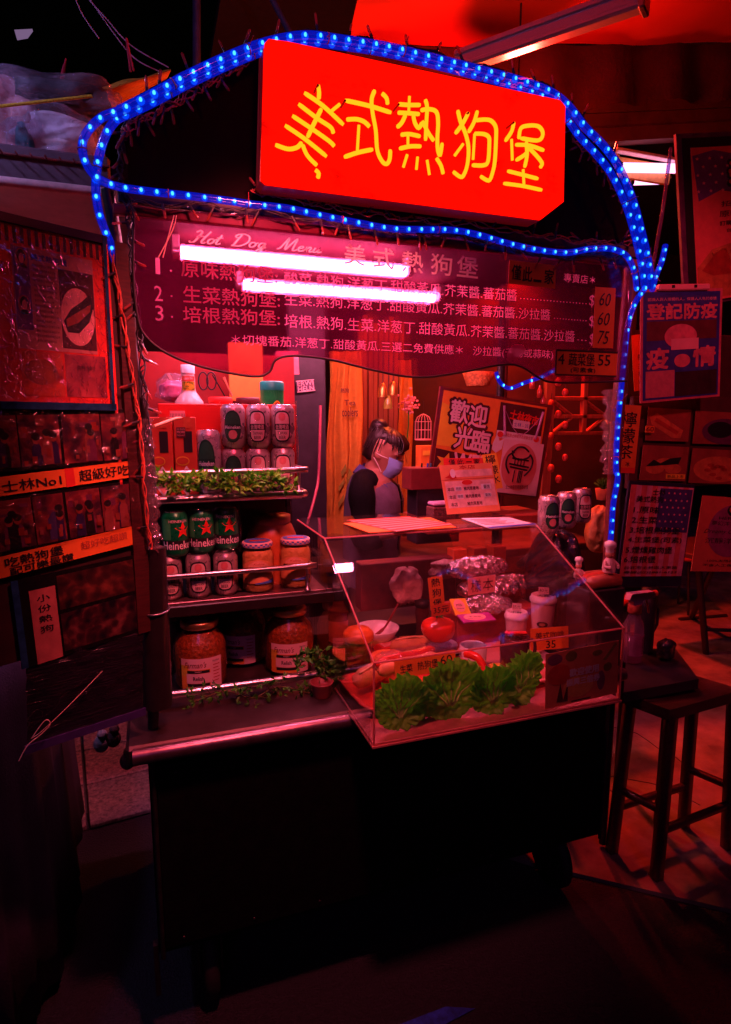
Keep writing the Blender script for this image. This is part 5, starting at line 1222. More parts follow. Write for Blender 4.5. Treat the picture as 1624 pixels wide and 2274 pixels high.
q = MB(); a = at(1085, 1340, 1.69); q.box((a.x, 1.70, (CF+a.z)/2), (.3, .16, a.z-CF-.01), bev=.004); o = q.build('display_block', mat('block_red', (.45, .06, .05), .5, var=.2)); tag(o, 'low red block raising the foil parcels', 'block')
b = Board(at(1039, 1284, 1.60), at(1100, 1276, 1.60), at(1043, 1322, 1.60)); b.thing('sample_card', 'pale card brushed with two characters before the foil parcels', 'card'); b.rect('sheet', PINKC, 0, 0, 1, 1, 0, .001); b.text('lettering', INK, [('樣', .1, .15, .38, .7), ('本', .54, .15, .38, .7)], .0016)
for k_, (TL, TR, BL, y, mt, lab, tx_) in enumerate((((998, 1332), (1032, 1330), (1003, 1368), 1.47, YELLOWC, 'yellow sachet with a round label beside the tomato', 'Milk'), ((1015, 1368), (1085, 1362), (1005, 1388), 1.42, mat('violet_sachet', (.45, .04, .3), .3, coat=.4), 'violet sachet lying across the white mug', 'Tea'))):
    A_, B_, C_ = at(*TL, y), at(*TR, y), at(*BL, y-.04)
    b = Board(A_, B_, C_); b.thing('tea_sachet', lab, 'sachet'); b.rect('packet', mt, 0, 0, 1, 1, 0, .004); b.poly('label', PINKC, ellipse(.45, .55, .34, .4), .0042); b.text('lettering', INK, [(tx_, .25, .5, .4, .16), ('Dreamy', .22, .3, .46, .12)], .005)
# small white-topped box, wrapped hot dog with price card
c = onz(872, 1435, .86); o = thing('paper_box', 'small red box with a white printed lid', 'box', (c.x, c.y+.02, CF)); q = MB(); q.box((c.x, c.y+.02, CF+.02), (.085, .06, .04), 0, Matrix.Rotation(.25, 3, 'Z'), .003); q.build('carton', REDC, o)
q = MB(); q.box((c.x, c.y+.02, CF+.0415), (.08, .055, .002), 0, Matrix.Rotation(.25, 3, 'Z')); q.build('lid', PINKC, o); q = MB(); put_text(q, '熱狗堡', -.03, -.012, .06, .022); q.xf(Matrix.Translation((c.x, c.y+.02, CF+.0432)) @ Matrix.Rotation(.25, 4, 'Z')); q.build('lettering', REDINK, o)
a, b_ = at(835, 1478, 1.34), at(965, 1440, 1.36)
o = thing('wrapped_hot_dog', 'glossy red hot dog in a long bun wrapped in cling film', 'hot dog', ((a.x+b_.x)/2, 1.36, CF+.02))
q = MB(); P = [a.lerp(b_, i/12)+Vector((0, 0, .004*math.sin(i*.52))) for i in range(13)]; q.tube(P, [.004]+[.013+.001*math.sin(i*2) for i in range(11)]+[.004], 14); q.build('sausage', mat('sausage_red', (.65, .03, .015), .22, coat=.6, var=.2), o)
BUN = mat('bun', (.6, .24, .08), .55, var=.25, scale=14)
for s in (-1, 1):
    q = MB(); P2 = [p_+Vector((0, s*.018, -.012)) for p_ in P]; q.tube(P2, [.006]+[.018]*11+[.006], 12); q.build('bun', BUN, o)
q = MB(); q.tube([p_+Vector((0, 0, -.006)) for p_ in P], [.012]+[.030+.003*math.sin(i*2.3) for i in range(11)]+[.012], 16, flat=.8); q.build('film', clear('hotdog_film', (.97, .9, .9), .05, wrinkle=1.2, wscale=60), o)
b = Board(at(875, 1466, 1.27), at(1010, 1443, 1.275), at(885, 1507, 1.262)); b.thing('price_tag', 'orange card reading lettuce hot dog 60 before the wrapped hot dog', 'price tag'); b.rect('sheet', ORANGE, 0, 0, 1, 1, 0, .0012)
b.text('lettering', INK, [('生菜', .08, .25, .2, .42), ('热狗堡', .36, .25, .34, .45), ('60', .74, .3, .2, .5)], .002, bold=.012)
# sausages
for i, (p0, p1, p2, lab) in enumerate((((1012, 1470), (1040, 1478), (1062, 1520), 'red sausage bent over the edge of the white dish'), ((1030, 1450), (1062, 1462), (1080, 1500), 'second red sausage lying behind the bent one'))):
    q = MB(); P = smooth_path([at(*p0, 1.36), at(*p1, 1.33), at(*p2, 1.30)], 6); n = len(P); q.tube(P, [.004]+[.011]*(n-2)+[.004], 12); tag(q.build('sausage', MC['sausage_red']), lab, 'sausage', 'sausages in the dish')
# mugs and cups
def mug(label, u, y, r, h, mt, rim_v, z=CF+.014, handle=-1):
    x = at(u, rim_v, y).x; o = thing('mug', label, 'mug', (x, y, z))
    q = MB(); q.lathe([(r*.88, 0), (r*.95, .003), (r, h*.5), (r, h), (r-.003, h+.001), (r-.004, h-.004), (r*.85, .01), (.001, .009)], n=28); q.build('cup', mt, o, True)
    q = MB(); q.tube(smooth_path([(handle*r*.95, 0, h*.82), (handle*(r+.022), 0, h*.8), (handle*(r+.028), 0, h*.5), (handle*(r+.016), 0, h*.25), (handle*r*.95, 0, h*.22)]), .0048, 8); q.build('handle', mt, o, True); return o
mug('white mug with a printed front under the violet sachet', 1052, 1.44, .038, .082, WCER, 1395)
o = mug('dark mug filled with coffee beans and a red packet', 1145, 1.42, .041, .1, mat('dark_mug', (.06, .02, .03), .25, coat=.5), 1380, handle=1)
x, y, z = wm(o).translation; q = MB()
for i in range(70): a = random.uniform(0, 6.3); r_ = .034*math.sqrt(random.random()); q.ball((x+r_*math.cos(a), y+r_*math.sin(a), z+.094+random.uniform(0, .004)), .0055, 0, 6, 4, (1, .7, .6))
q.build('coffee_beans', mat('coffee', (.05, .015, .01), .35), o)['kind'] = 'stuff'
q = MB(); q.box((x-.002, y-.008, z+.112), (.062, .03, .012), 0, Matrix.Rotation(R(-12), 3, 'X') @ Matrix.Rotation(.1, 3, 'Y'), .005); tag(q.build('snack_packet', mat('red_packet', (.75, .04, .02), .25, coat=.5)), 'small red packet resting on the coffee beans', 'packet')
def paper_cup(label, u, v_lid, y, r, h, txt, z=CF+.014):
    x = at(u, v_lid, y).x; o = thing('paper_cup', label, 'cup', (x, y, z), -math.atan2(x, y), 'takeaway cups')
    q = MB(); q.lathe([(r*.72, 0), (r*.74, .002), (r*.97, h)], n=28); q.build('cup', mat('cup_paper', (.75, .5, .48), .55, var=.08), o, True)
    q = MB(); q.lathe([(r*1.04, h-.004), (r*1.06, h), (r*1.06, h+.006), (r*.98, h+.009), (r*.95, h+.016), (r*.86, h+.018), (r*.82, h+.014), (.001, h+.014)], n=32); li = q.build('lid', mat('lid_white', (.8, .66, .66), .35, var=.04), o, True)
    rr = r*.88
    wlabel(o, 'printed_cup', INK, rr+.004, -.018, .018, lambda t: h*.5+.009*math.sqrt(max(0, 1-(2*t-1)**2)), lambda t: h*.5-.009*math.sqrt(max(0, 1-(2*t-1)**2)), 12)
    wlabel(o, 'printed_cup', mat('print_tan', (.5, .2, .1), .5), rr+.0044, -.010, .010, lambda t: h*.5+.005*math.sqrt(max(0, 1-(2*t-1)**2)), lambda t: h*.5-.005*math.sqrt(max(0, 1-(2*t-1)**2)), 10)
    q = MB(); put_text(q, txt[1], -r*.5, -r*.55, r, r*.5, z=h+.0165, bold=.03); q.build('lid_lettering', INK, li, True)
    bd = MB(); bd.box((0, -.0, h+.03), (r*.8, .001, .022)); bd.build('tag', LBLP, li, True)
    q = MB(); put_text(q, txt[0], -r*.34, 0, r*.68, .013); q.xf(Matrix.Translation((0, -.001, h+.024)) @ Matrix.Rotation(R(90), 4, 'X')); q.build('tag_lettering', INK, li, True)
    return o
paper_cup('small takeaway cup tagged 35 behind the dark mug', 1148, 1345, 1.53, .034, .115, ('35元', '小杯'))
paper_cup('large takeaway cup tagged 40, tallest in the case', 1207, 1330, 1.58, .04, .14, ('40元', '大杯'))
b = Board(at(1178, 1396, 1.46), at(1262, 1390, 1.45), at(1182, 1445, 1.45)); b.thing('price_tag', 'orange coffee card priced 35 before the large cup', 'price tag'); b.rect('sheet', ORANGE, 0, 0, 1, 1, 0, .001); b.text('lettering', INK, [('美式咖啡', .12, .5, .76, .3), ('35', .4, .06, .25, .34)], .0016, bold=.015)
# small cartons at the back of the case
for u, lab in ((1018, 'small orange carton at the back of the case, next to the dark box'), (1062, 'small orange carton at the back of the case, in the middle'), (1105, 'small orange-red carton at the back of the case, farthest right')):
    x = at(u, 1235, 1.84).x; q = MB(); q.box((x, 1.85, 1.06), (.052, .05, .09), bev=.002); o = thing('snack_carton', lab, 'box', (x, 1.85, CF), group='cartons at the back of the case'); q.build('carton', mat('carton_orange', (.6, .1, .03), .5, var=.12), o)
    q = MB(); q.box((x, 1.85, 1.01+.0), (.05, .048, .002)); q.build('carton_seam', REDC, o)
q = MB(); q.box((.80, 1.86, 1.0), (.35, .06, .16), bev=.003); tag(q.build('supply_box', mat('supply_maroon', (.18, .03, .03), .5, var=.3)), 'long maroon box along the back of the case', 'box')
for i, (u, v, y, s, lab) in enumerate(((905, 1300, 1.78, (.045, .03, .06), 'crumpled pale paper bag at the back of the case'), (985, 1262, 1.84, (.06, .03, .035), 'loosely crushed pale wrapping behind the foil roll'))):
    c = at(u, v, y); o = lump(c, s, 60+i, mat('crushed_paper', (.6, .35, .32), .7, bump=.9, bscale=50), 'paper_bag', None, .16); tag(o, lab, 'paper bag')
o = lathe_thing('pepper_mill', 'dark upright pepper mill at the back of the case', 'mill', at(938, 1320, 1.74).x, 1.74, CF, [('body', [(.022, 0), (.024, .01), (.018, .05), (.022, .09), (.024, .1), (.02, .12)], mat('mill_wood', (.08, .015, .015), .35), 20), ('knob', [(.022, .12), (.024, .125), (.024, .14), (.001, .145)], INK, 20)])

# more stock filling the case
lathe_thing('food_tub', 'round orange-lidded tub of pickles behind the wrapped hot dog', 'tub', .60, 1.52, CF, [('tub', [(.04, 0), (.047, .05), (.048, .055)], mat('tub_clear', (.6, .2, .12), .2, coat=.6, var=.3), 24), ('lid', [(.05, .052), (.051, .056), (.05, .064), (.044, .066), (.001, .065)], MC['lid_orange'], 28)])
lathe_thing('food_tub', 'low white tub with a lid beside the white mug', 'tub', .80, 1.58, CF, [('tub', [(.036, 0), (.042, .045)], WCER, 24), ('lid', [(.044, .044), (.045, .048), (.044, .054), (.001, .055)], MC['lid_white'], 28)])
for i, (x, y, rz, mt, lab) in enumerate(((.73, 1.33, .4, PINKC, 'pale sauce sachet lying before the hot dog card'), (.90, 1.42, -.3, YELLOWC, 'yellow sauce sachet between the mugs'), (1.05, 1.38, .2, REDC, 'red sauce sachet before the coffee card'), (.55, 1.34, -.2, ORANGE, 'orange sauce sachet by the left pane'))):
    q = MB(); q.box((0, 0, .004), (.055, .035, .008), bev=.0035); o = q.build('sauce_sachet', mt); o.matrix_world = Matrix.Translation((x, y, CF+.024)) @ Matrix.Rotation(rz, 4, 'Z') @ Matrix.Rotation(R(8), 4, 'X'); tag(o, lab, 'sachet', 'sauce sachets in the case')
for i, (x, y, rz, lab) in enumerate(((.53, 1.46, .5, 'plump bread roll by the left pane'), (.72, 1.62, -.2, 'long bread roll behind the tomato'), (.985, 1.70, .1, 'long bread roll behind the paper cups'))):
    o = thing('bread_roll', lab, 'bread', (x, y, CF+.02), rz, 'bread rolls'); q = MB(); q.tube([(-.07, 0, .02), (-.06, 0, .022), (-.03, 0, .026), (.03, 0, .026), (.06, 0, .022), (.07, 0, .02)], [.006, .02, .027, .027, .02, .006], 14, flat=.8); q.build('crust', BUN, o, True)
    q = MB(); q.tube([(-.055, -.004, .045), (0, -.006, .052), (.055, -.004, .045)], .003, 6); q.build('score', mat('crumb', (.75, .5, .25), .7), o, True)

# lettuce leaning on the front pane
LETT = mat('lettuce', (.11, .72, .012), .42, col2=(.32, 1.0, .1), scale=22, bump=.9, bscale=60, trl=.35, coat=.15)
from mathutils import noise as mnoise
def lettuce(label, cx, cz, w_, h, y, seed):
    """a broad crumpled leaf pressed to the pane, frilled all round"""
    o = thing('lettuce_leaf', label, 'lettuce', (cx, y, cz-h), group='lettuce leaves along the front pane'); na, nr = 170, 22; vs = []
    sv = Vector((seed*7.3, seed*3.1, 0))
    for i in range(na):
        a = 2*math.pi*i/na; ca_, sa_ = math.cos(a), math.sin(a)
        rim = 1+.14*mnoise.noise(Vector((ca_*1.3, sa_*1.3, 0))+sv)+.03*mnoise.noise(Vector((ca_*4, sa_*4, 1))+sv)
        fr = .5+.5*max(-.4, sa_)     # frillier towards the upper edge
        for j in range(1, nr+1):
            r_ = j/nr
            k_ = rim-(.055*(1-abs(math.sin(9*a+seed+1.5*mnoise.noise(Vector((ca_*2, sa_*2, 7))+sv))))**3+.02*(1-abs(math.sin(23*a)))**2)*r_**5
            x = ca_*w_*r_*k_; z = sa_*h*r_*k_-.62*h*(1-r_)
            cr = .010*mnoise.noise(Vector((x*26, z*26, 2))+sv)+.006*mnoise.noise(Vector((x*70, z*70, 5))+sv)
            ruf = (.008*math.sin(21*a+seed+3*mnoise.noise(Vector((ca_*2, sa_*2, 3))+sv))+.004*math.sin(43*a+seed))*r_**3*fr
            y_ = y+.022+cr*1.4+ruf-.016*r_**2*max(0, sa_)+.02*(1-r_)*.4
            vs.append((cx+x, max(y_, DY0+.0065+.001*math.sin(13*a)), cz+z+ruf*.12))
    fs = [(i*nr+j, ((i+1) % na)*nr+j, ((i+1) % na)*nr+j+1, i*nr+j+1) for i in range(na) for j in range(nr-1)]+[[i*nr for i in range(na)]]
    q = MB(); q.add(vs, fs, 0, True); q.build('blade', LETT, o)
    rib = mat('lettuce_rib', (.35, .75, .15), .5); q = MB()
    for b_ in (.5, 1.0, 1.57, 2.1, 2.65):
        i = int(b_/(2*math.pi)*na); pts = [Vector(vs[i*nr+j])+Vector((0, -.0012, 0)) for j in range(0, nr-4)]
        q.tube(pts, [.0024*(1-k_/len(pts))+.0004 for k_ in range(len(pts))], 5)
    q.build('ribs', rib, o)['kind'] = 'stuff'; return o
for i, (u, v, w_, h, y, lab) in enumerate(((900, 1568, .074, .072, 1.218, 'ruffled lettuce leaf by the near corner of the case'), (1012, 1542, .092, .082, 1.23, 'broad ruffled lettuce leaf below the hot dog card'), (1108, 1538, .066, .068, 1.218, 'ruffled lettuce leaf under the dark mug'), (1168, 1515, .062, .078, 1.238, 'upright ruffled lettuce leaf beside the printed leaflet'), (950, 1585, .06, .055, 1.25, 'dark lettuce leaf tucked low between the two nearest'))):
    p_ = at(u, v, y); lettuce(lab, p_.x, max(p_.z, CF+h*.9), w_, h, y, i+2)
# leaflet behind the front pane
b = Board(at(1212, 1453, 1.212), at(1374, 1422, 1.212), at(1209, 1575, 1.212)); b.thing('leaflet', 'orange vegetable-printed leaflet behind the right of the front pane', 'leaflet'); b.rect('sheet', mat('leaflet_orange', (.66, .2, .09), .6, var=.15), 0, 0, 1, 1, 0, .0008)
b.poly('print', mat('print_tomato', (.55, .05, .03), .5), ellipse(.18, .58, .16, .19), .0009); b.poly('print', mat('print_grape', (.2, .05, .12), .5), ellipse(.76, .32, .055, .18), .0009)
b.poly('print', mat('print_olive', (.2, .16, .03), .5), ellipse(.34, .88, .08, .09), .0009); b.poly('print', MC['print_olive'], ellipse(.85, .55, .06, .08), .0009); b.poly('print', mat('print_wheat', (.7, .38, .1), .5), ellipse(.45, .3, .2, .2), .0009); b.poly('print', BR, [(.15, .08), (.2, .42), (.24, .1), (.3, .4), (.3, .06)], .0011)
b.poly('print', MC['print_grape'], ellipse(.12, .87, .1, .1), .0009); b.poly('print', mat('print_leek', (.3, .25, .05), .5), [(.78, .7), (.95, .98), (.98, .94), (.82, .68)], .0009); b.poly('print', MC['print_olive'], ellipse(.7, .85, .07, .05), .0009)
b.text('lettering', PAPER, [('歡迎使用', .32, .5, .4, .14), ('振興三倍券', .28, .33, .46, .13)], .0018, bold=.04)
b.rect('print_line', INK, .35, .03, .62, .05, .0012)

# ------------------------------------------------------------------ inside the stall: added unseen lamps, panels, curtains
RB = emis('fill_bulb_red', (1, .06, .03), 30)
def added_lamp(label, p, e, col, r=.05, vis=RB, aim=None, cone=80):  # added lamp out of view, filling in where the visible lamps fall short
    o = thing('fill_lamp', label, 'lamp', p); p = Vector(p)
    q = MB(); q.ball(p, r*.8, 0, 16, 10); q.build('bulb', vis, o)
    q = MB(); q.lathe([(.012, r*.7), (.03, r*.9), (.09, r*1.3), (.094, r*1.32), (.034, r*1.05), (.014, r*2.2)], p, 20); q.build('lamp_shade', DARKMETAL, o)
    q = MB(); q.tube([p+Vector((0, 0, r*2)), p+Vector((0, 0, .6))], .004, 6); q.build('cord', WIRE, o)
    l = bpy.data.lights.new('fill_light', 'SPOT' if aim else 'POINT'); l.energy = e; l.color = col; l.shadow_soft_size = r*1.1
    lo = bpy.data.objects.new('fill_light', l); COL.objects.link(lo); lo.parent = o; lo.location = (0, 0, -r*1.1)
    if aim:   # spot cone keeps the added light to one side
        l.spot_size = R(cone); l.spot_blend = .6; lo.rotation_euler = (Vector(aim)-p).to_track_quat('-Z', 'Y').to_euler()
    return o
added_lamp('added red fill bulb out of view in the stall behind the sign', (1.35, 2.75, 2.42), 58, (1, .12, .025))  # added to brighten the stall interior
added_lamp('added red fill bulb out of view under the rear of the red canvas', (2.1, 3.3, 2.75), 420, (1, .02, .008), aim=(2.5, 3.1, 0), cone=86)  # added to light the floor red from out of view
added_lamp('small added red fill bulb out of view close under the canvas behind the sign', (1.45, 2.3, 2.78), 48, (1, .03, .015))  # added to light the canvas from below

added_lamp('added red fill bulb out of view over the street by the side board', (.28, .82, 2.28), 78, (1, .115, .15), aim=(.36, 1.5, 1.5), cone=78)  # added front fill for the shelf, case and side board
added_lamp('added red fill bulb out of view over the street by the stool', (1.75, .55, 2.45), 26, (1, .07, .14), aim=(1.72, 1.7, 1.7), cone=72)  # added front fill for the right-hand posters
added_lamp('added violet-white fill bulb out of view over the neighbouring rack', (-.78, 1.55, 2.72), 16, (.5, .4, 1), vis=emis('fill_bulb_violet', (.5, .4, 1), 12))  # added to brighten the bagged goods
PANELB = mat('night_panel', (.02, .012, .02), .5, var=.4)
q = MB(); a, b, c = at(640, 760, 2.55), at(722, 760, 2.55), at(640, 1200, 2.55); q.box(((a.x+b.x)/2, 2.56, 1.0), (b.x-a.x, .03, 2.1), bev=.003); tag(q.build('cabinet_door', PANELB), 'dark upright door panel left of the yellow curtain', 'door panel')
b = Board(at(657, 846, 2.53), at(697, 842, 2.53), at(657, 872, 2.53)); b.thing('name_plate', 'small dark plate with two rows of pale letters on the door panel', 'plate'); b.rect('plate', mat('plate_violet', (.12, .05, .1), .4), 0, 0, 1, 1, 0, .003); b.rect('plate_rim', LBLP, 0, .94, 1, 1, .003); b.rect('plate_rim', LBLP, 0, 0, 1, .06, .003)
b.text('lettering', LBLP, [('ERWI', .06, .52, .88, .4), ('HELN', .06, .08, .88, .38)], .004, bold=.01)
b = Board(at(612, 780, 2.4), at(662, 780, 2.4), at(612, 832, 2.4)); b.thing('wall_notice', 'pink notice high on the dark door panel', 'notice'); b.rect('sheet', mat('notice_pink', (.5, .12, .16), .6), 0, 0, 1, 1, 0, .004)
q = MB(); q.tube(smooth_path([at(712, 900, 2.45), at(708, 1050, 2.45), at(700, 1100, 2.4), at(682, 1165, 2.35)]), .006, 7); tag(q.build('cable', mat('rose_cable', (.4, .08, .12), .4)), 'rose-coloured cable hanging beside the yellow curtain', 'cable')
def curtain(label, u0, u1, v0, v1, Y, mt, folds, amp, taper=0):
    a, b, c, d = at(u0, v0, Y), at(u1, v0, Y), at(u0-taper, v1, Y), at(u1+taper*.3, v1, Y); nx, nz = 60, 30; vs = []
    for j in range(nz+1):
        f = j/nz
        for i in range(nx+1):
            g = i/nx; L_, R_ = a.lerp(c, f), b.lerp(d, f); p = L_.lerp(R_, g)
            p = p+Vector((.006*math.sin(f*9+g*5), -amp*(math.sin(g*folds*6.28+.8*math.sin(f*3))+.35*math.sin(g*folds*13+f*4)), 0)); vs.append(p)
    o = thing('curtain', label, 'curtain', c); q = MB(); q.add(vs, [(j*(nx+1)+i, j*(nx+1)+i+1, (j+1)*(nx+1)+i+1, (j+1)*(nx+1)+i) for j in range(nz) for i in range(nx)], 0, True); q.build('cloth', mt, o); return o
BUR = mat('burlap', (.66, .3, .03), .9, var=.15, scale=40, bump=.5, bscale=300, trl=.2)
o = curtain('yellow burlap curtain printed with a leafy plant', 731, 806, 780, 1185, 2.72, BUR, 2.6, .016, 10)
lm = mat('print_leaf', (.25, .22, .02), .8)
for k_, (u, v, du, dv) in enumerate(((768, 1030, -8, 30), (770, 1060, 16, 26), (766, 1062, -14, 30), (768, 1095, 14, 28), (764, 1098, -12, 30), (775, 1040, 8, 34))):
    A_, B_ = at(u, v, 2.692), at(u+du, v+dv, 2.692); sd = Vector((.014, 0, .006)); q = MB(); q.add([A_, A_.lerp(B_, .5)+sd, B_, A_.lerp(B_, .5)-sd], [(0, 1, 2, 3)]); q.add([p+Vector((0, .001, 0)) for p in (A_, A_.lerp(B_, .5)+sd, B_, A_.lerp(B_, .5)-sd)], [(3, 2, 1, 0)]); q.build('leaf_print', lm, o)
for bdy, u0, v0, u1, v1 in (('熱狗', 757, 872, 775, 862), ('Tea', 766, 900, 790, 888), ('coolers', 760, 925, 795, 905)):
    A_, B_, C_ = at(u0, v1, 2.694), at(u1, v1, 2.694), at(u0, v0, 2.694); t_ = MB(); put_text(t_, bdy, 0, 0, B_.x-A_.x, A_.z-C_.z, bold=.02); t_.xf(Matrix.Translation(C_) @ Matrix.Rotation(R(90), 4, 'X')); t_.build('lettering', mat('print_umber', (.12, .03, .02), .8), o)
curtain('narrow ochre curtain hanging behind the seller', 884, 915, 800, 1170, 2.9, BUR, 1.4, .014, 2)
SLAT = mat('bamboo_slat', (.22, .06, .025), .7, var=.4, scale=10, aniso=(1, 1, .15))
o = thing('slat_screen', 'wooden slat screen behind the seller', 'screen', at(840, 1180, 3.05))
for i in range(9):
    u = 800+i*11.5; a = at(u, 770, 3.05); q = MB(); q.box((a.x, 3.05+.006*(i % 2), 1.3), (.026, .012, 1.5+random.uniform(-.05, .05)), bev=.003); q.build('slat', SLAT, o)
# hanging strings of bottles and trinkets
def hang(name, label, cat, u, v, Y, parts, cord=.12, group=None):
    c = at(u, v, Y); o = thing(name, label, cat, c, group=group)
    for nm, fn, mt in parts:
        q = MB(); fn(q, c); q.build(nm, mt, o)
    q = MB(); q.tube([c+Vector((0, 0, .02)), c+Vector((.002, 0, cord))], .0015, 5); q.build('cord', WIRE, o); return o
BRASS = mat('old_brass', (.6, .3, .06), .3, .8, var=.3)
GREENB = mat('olive_glass', (.3, .28, .04), .15, coat=.7)
for i, (u, v, lab) in enumerate(((850, 862, 'small brass bell hanging highest behind the seller'), (862, 888, 'olive glass bottle hanging above the seller'), (873, 858, 'brass bell hanging next to the olive bottle'))):
    hang('hanging_bell', lab, 'bell', u, v, 2.6, [('bell', lambda q, c: q.lathe([(.022, -.04), (.021, -.02), (.018, .0), (.012, .016), (.004, .022)], c, 16), GREENB if i == 1 else BRASS)], .2)
ORD = ['first', 'second', 'third', 'fourth', 'fifth', 'sixth', 'seventh', 'eighth', 'ninth', 'tenth', 'eleventh']
for i in range(11):
    u = 1185+12*(i % 3)+random.uniform(-3, 3); v = 850+20*i
    hang('hanging_bottle', 'small reddish bottle strung right of the welcome sign, %s from the highest' % ORD[i], 'bottle', u, v, 2.55, [('bottle', lambda q, c: q.lathe([(.010, -.03), (.013, -.025), (.013, .008), (.006, .02), (.006, .03)], c, 10), mat('rosy_glass', (.45, .06, .05), .2, coat=.6))], .06, 'bottles strung behind the counter')
for i in range(10):
    u = 1240+18*math.sin(i*2.1); v = 848+24*i
    hang('hanging_charm', 'small red charm on the string before the timber frame, %s from the highest' % ORD[i], 'charm', u, v, 2.6, [('charm', lambda q, c: q.ball(c, .014+.004*random.random(), 0, 10, 7, (1, 1, 1.3)), mat('charm_red', (.5, .05, .04), .4, var=.6))], .05, 'charms strung behind the counter')
o = thing('flower_bunch', 'bunch of pink blossoms hanging behind the counter', 'flowers', at(910, 900, 2.7)); c = at(908, 895, 2.7); q = MB()
for i in range(60): q.ball(c+Vector((random.gauss(0, .022), random.gauss(0, .012), random.gauss(0, .024))), .007, 0, 6, 4)
l = q.build('blossoms', mat('pink_blossom', (.8, .3, .28), .7), o); l['kind'] = 'stuff'; q = MB(); q.tube([c, c+Vector((.0, 0, -.1)), c+Vector((-.008, 0, -.18))], .003, 6); q.build('stem', DLEAF, o)
o = thing('bird_cage', 'small white wire bird cage hanging behind the counter', 'cage', at(940, 960, 2.75)); c = at(940, 950, 2.75)
q = MB()
for i in range(14):
    a = 2*math.pi*i/14; q.tube([c+Vector((math.cos(a)*.04*k_, math.sin(a)*.04*k_, z_)) for k_, z_ in ((1, -.055), (1, .03), (.75, .052), (.3, .064), (0, .068))], .0011, 4)
for z_ in (-.055, -.01, .03): q.tube([c+Vector((math.cos(a)*.04, math.sin(a)*.04, z_)) for a in [i*math.pi/10 for i in range(20)]], .0014, 4, closed=True)
q.build('wire_cage', mat('cage_wire', (.7, .4, .4), .5), o); q = MB(); q.lathe([(.04, 0), (.042, .006), (.001, .006)], c+Vector((0, 0, -.06)), 20); q.build('tray', PINKC, o); q = MB(); q.tube([c+Vector((0, 0, .068)), c+Vector((0, 0, .13))], .0015, 5); q.build('hook', WIRE, o)
WOODR = mat('red_timber', (.3, .07, .05), .6, var=.4, scale=8, aniso=(4, 4, .6), bump=.2)
o = thing('timber_frame', 'reddish cross-braced timber frame behind the right post', 'frame', at(1290, 1150, 2.9))
for (ua, va, ub, vb, w_) in ((1222, 830, 1205, 1180, .06), (1300, 830, 1294, 960, .03), (1225, 885, 1345, 885, .022), (1225, 925, 1345, 925, .022), (1225, 962, 1345, 962, .02), (1228, 890, 1268, 922, .012), (1300, 890, 1342, 922, .012), (1228, 960, 1268, 928, .012), (1300, 960, 1342, 928, .012)):
    A_, B_ = at(ua, va, 2.9), at(ub, vb, 2.9); d = B_-A_; rot = Matrix.Rotation(-math.atan2(d.z, d.x), 3, 'Y'); q = MB(); q.box((A_+B_)/2, (d.length, .03, w_), 0, rot, .003); q.build('beam', WOODR, o)
q = MB(); a = at(1115, 900, 2.5); q.tube([(a.x, 2.5, .82), (a.x, 2.5, 2.1)], .022, 10); tag(q.build('inner_post', mat('inner_post', (.12, .02, .02), .5)), 'dark round post behind the welcome board', 'post')
o = thing('basket', 'orange wicker basket hung above the welcome board', 'basket', at(1060, 860, 2.45)); c = at(1062, 842, 2.45); q = MB(); q.lathe([(.05, -.03), (.07, .03), (.066, .03), (.048, -.026), (.001, -.026)], c, 24); q.build('wicker', mat('wicker', (.6, .2, .05), .7, var=.5, scale=90, bump=.8), o)
# shelf and dark furniture behind the counter
q = MB(); a, b = at(640, 1160, 2.45), at(1330, 1160, 2.45); q.box(((a.x+b.x)/2, 2.62, .93), (b.x-a.x, .45, .04), bev=.004); tag(q.build('work_table', WOODD), 'dark work table behind the cart', 'table')
q = MB(); a = at(1000, 1040, 3.4); q.box((a.x+.4, 3.5, 1.2), (1.9, .1, 2.4), bev=.004); tag(q.build('partition', mat('partition_red', (.03, .008, .007), .7, var=.5, scale=5)), 'dark reddish partition behind the seller', 'partition')

# ------------------------------------------------------------------ welcome board
b = Board(at(986, 866, 2.0), at(1222, 906, 2.0), at(953, 1038, 2.0)); b.thing('welcome_board', 'tilted orange welcome board with large pale characters', 'sign')
b.rect('frame', mat('board_frame', (.14, .02, .02), .35, coat=.4), -.03, -.25, 1.03, 1.04, -.012, .011)
OR2 = mat('board_orange', (.85, .26, .03), .5, var=.08); b.rect('face', OR2, 0, -.22, .97, 1, 0, .001); b.poly('print', YELLOWC, [(0, .3), (.2, .3), (.22, .6), (.1, .8), (0, .85)], .0012); b.poly('print', BR, [(0, -.2), (.55, -.2), (.5, .1), (.3, .22), (0, .26)], .0012)
b.poly('print', YELLOWC, star(.1, .1, .12, .8, .2), .0022)
for chh, x, y in (('歡', .08, .62), ('迎', .25, .60), ('光', .15, .30), ('臨', .31, .28)):
    q = MB(); put_text(q, chh, (x-.012)*b.w, (y-.02)*b.h, .185*b.w, .32*b.h, z=.0026, bold=.09); q.build('letter_outline', BR, b.o, True)
    q = MB(); put_text(q, chh, x*b.w, y*b.h, .16*b.w, .28*b.h, z=.0036, bold=.035); q.build('lettering', mat('board_letter', (.82, .55, .6), .5, var=0), b.o, True)
b.text('lettering', MC['board_letter'], [('WEL', .17, .03, .3, .2)], .003, bold=.04)
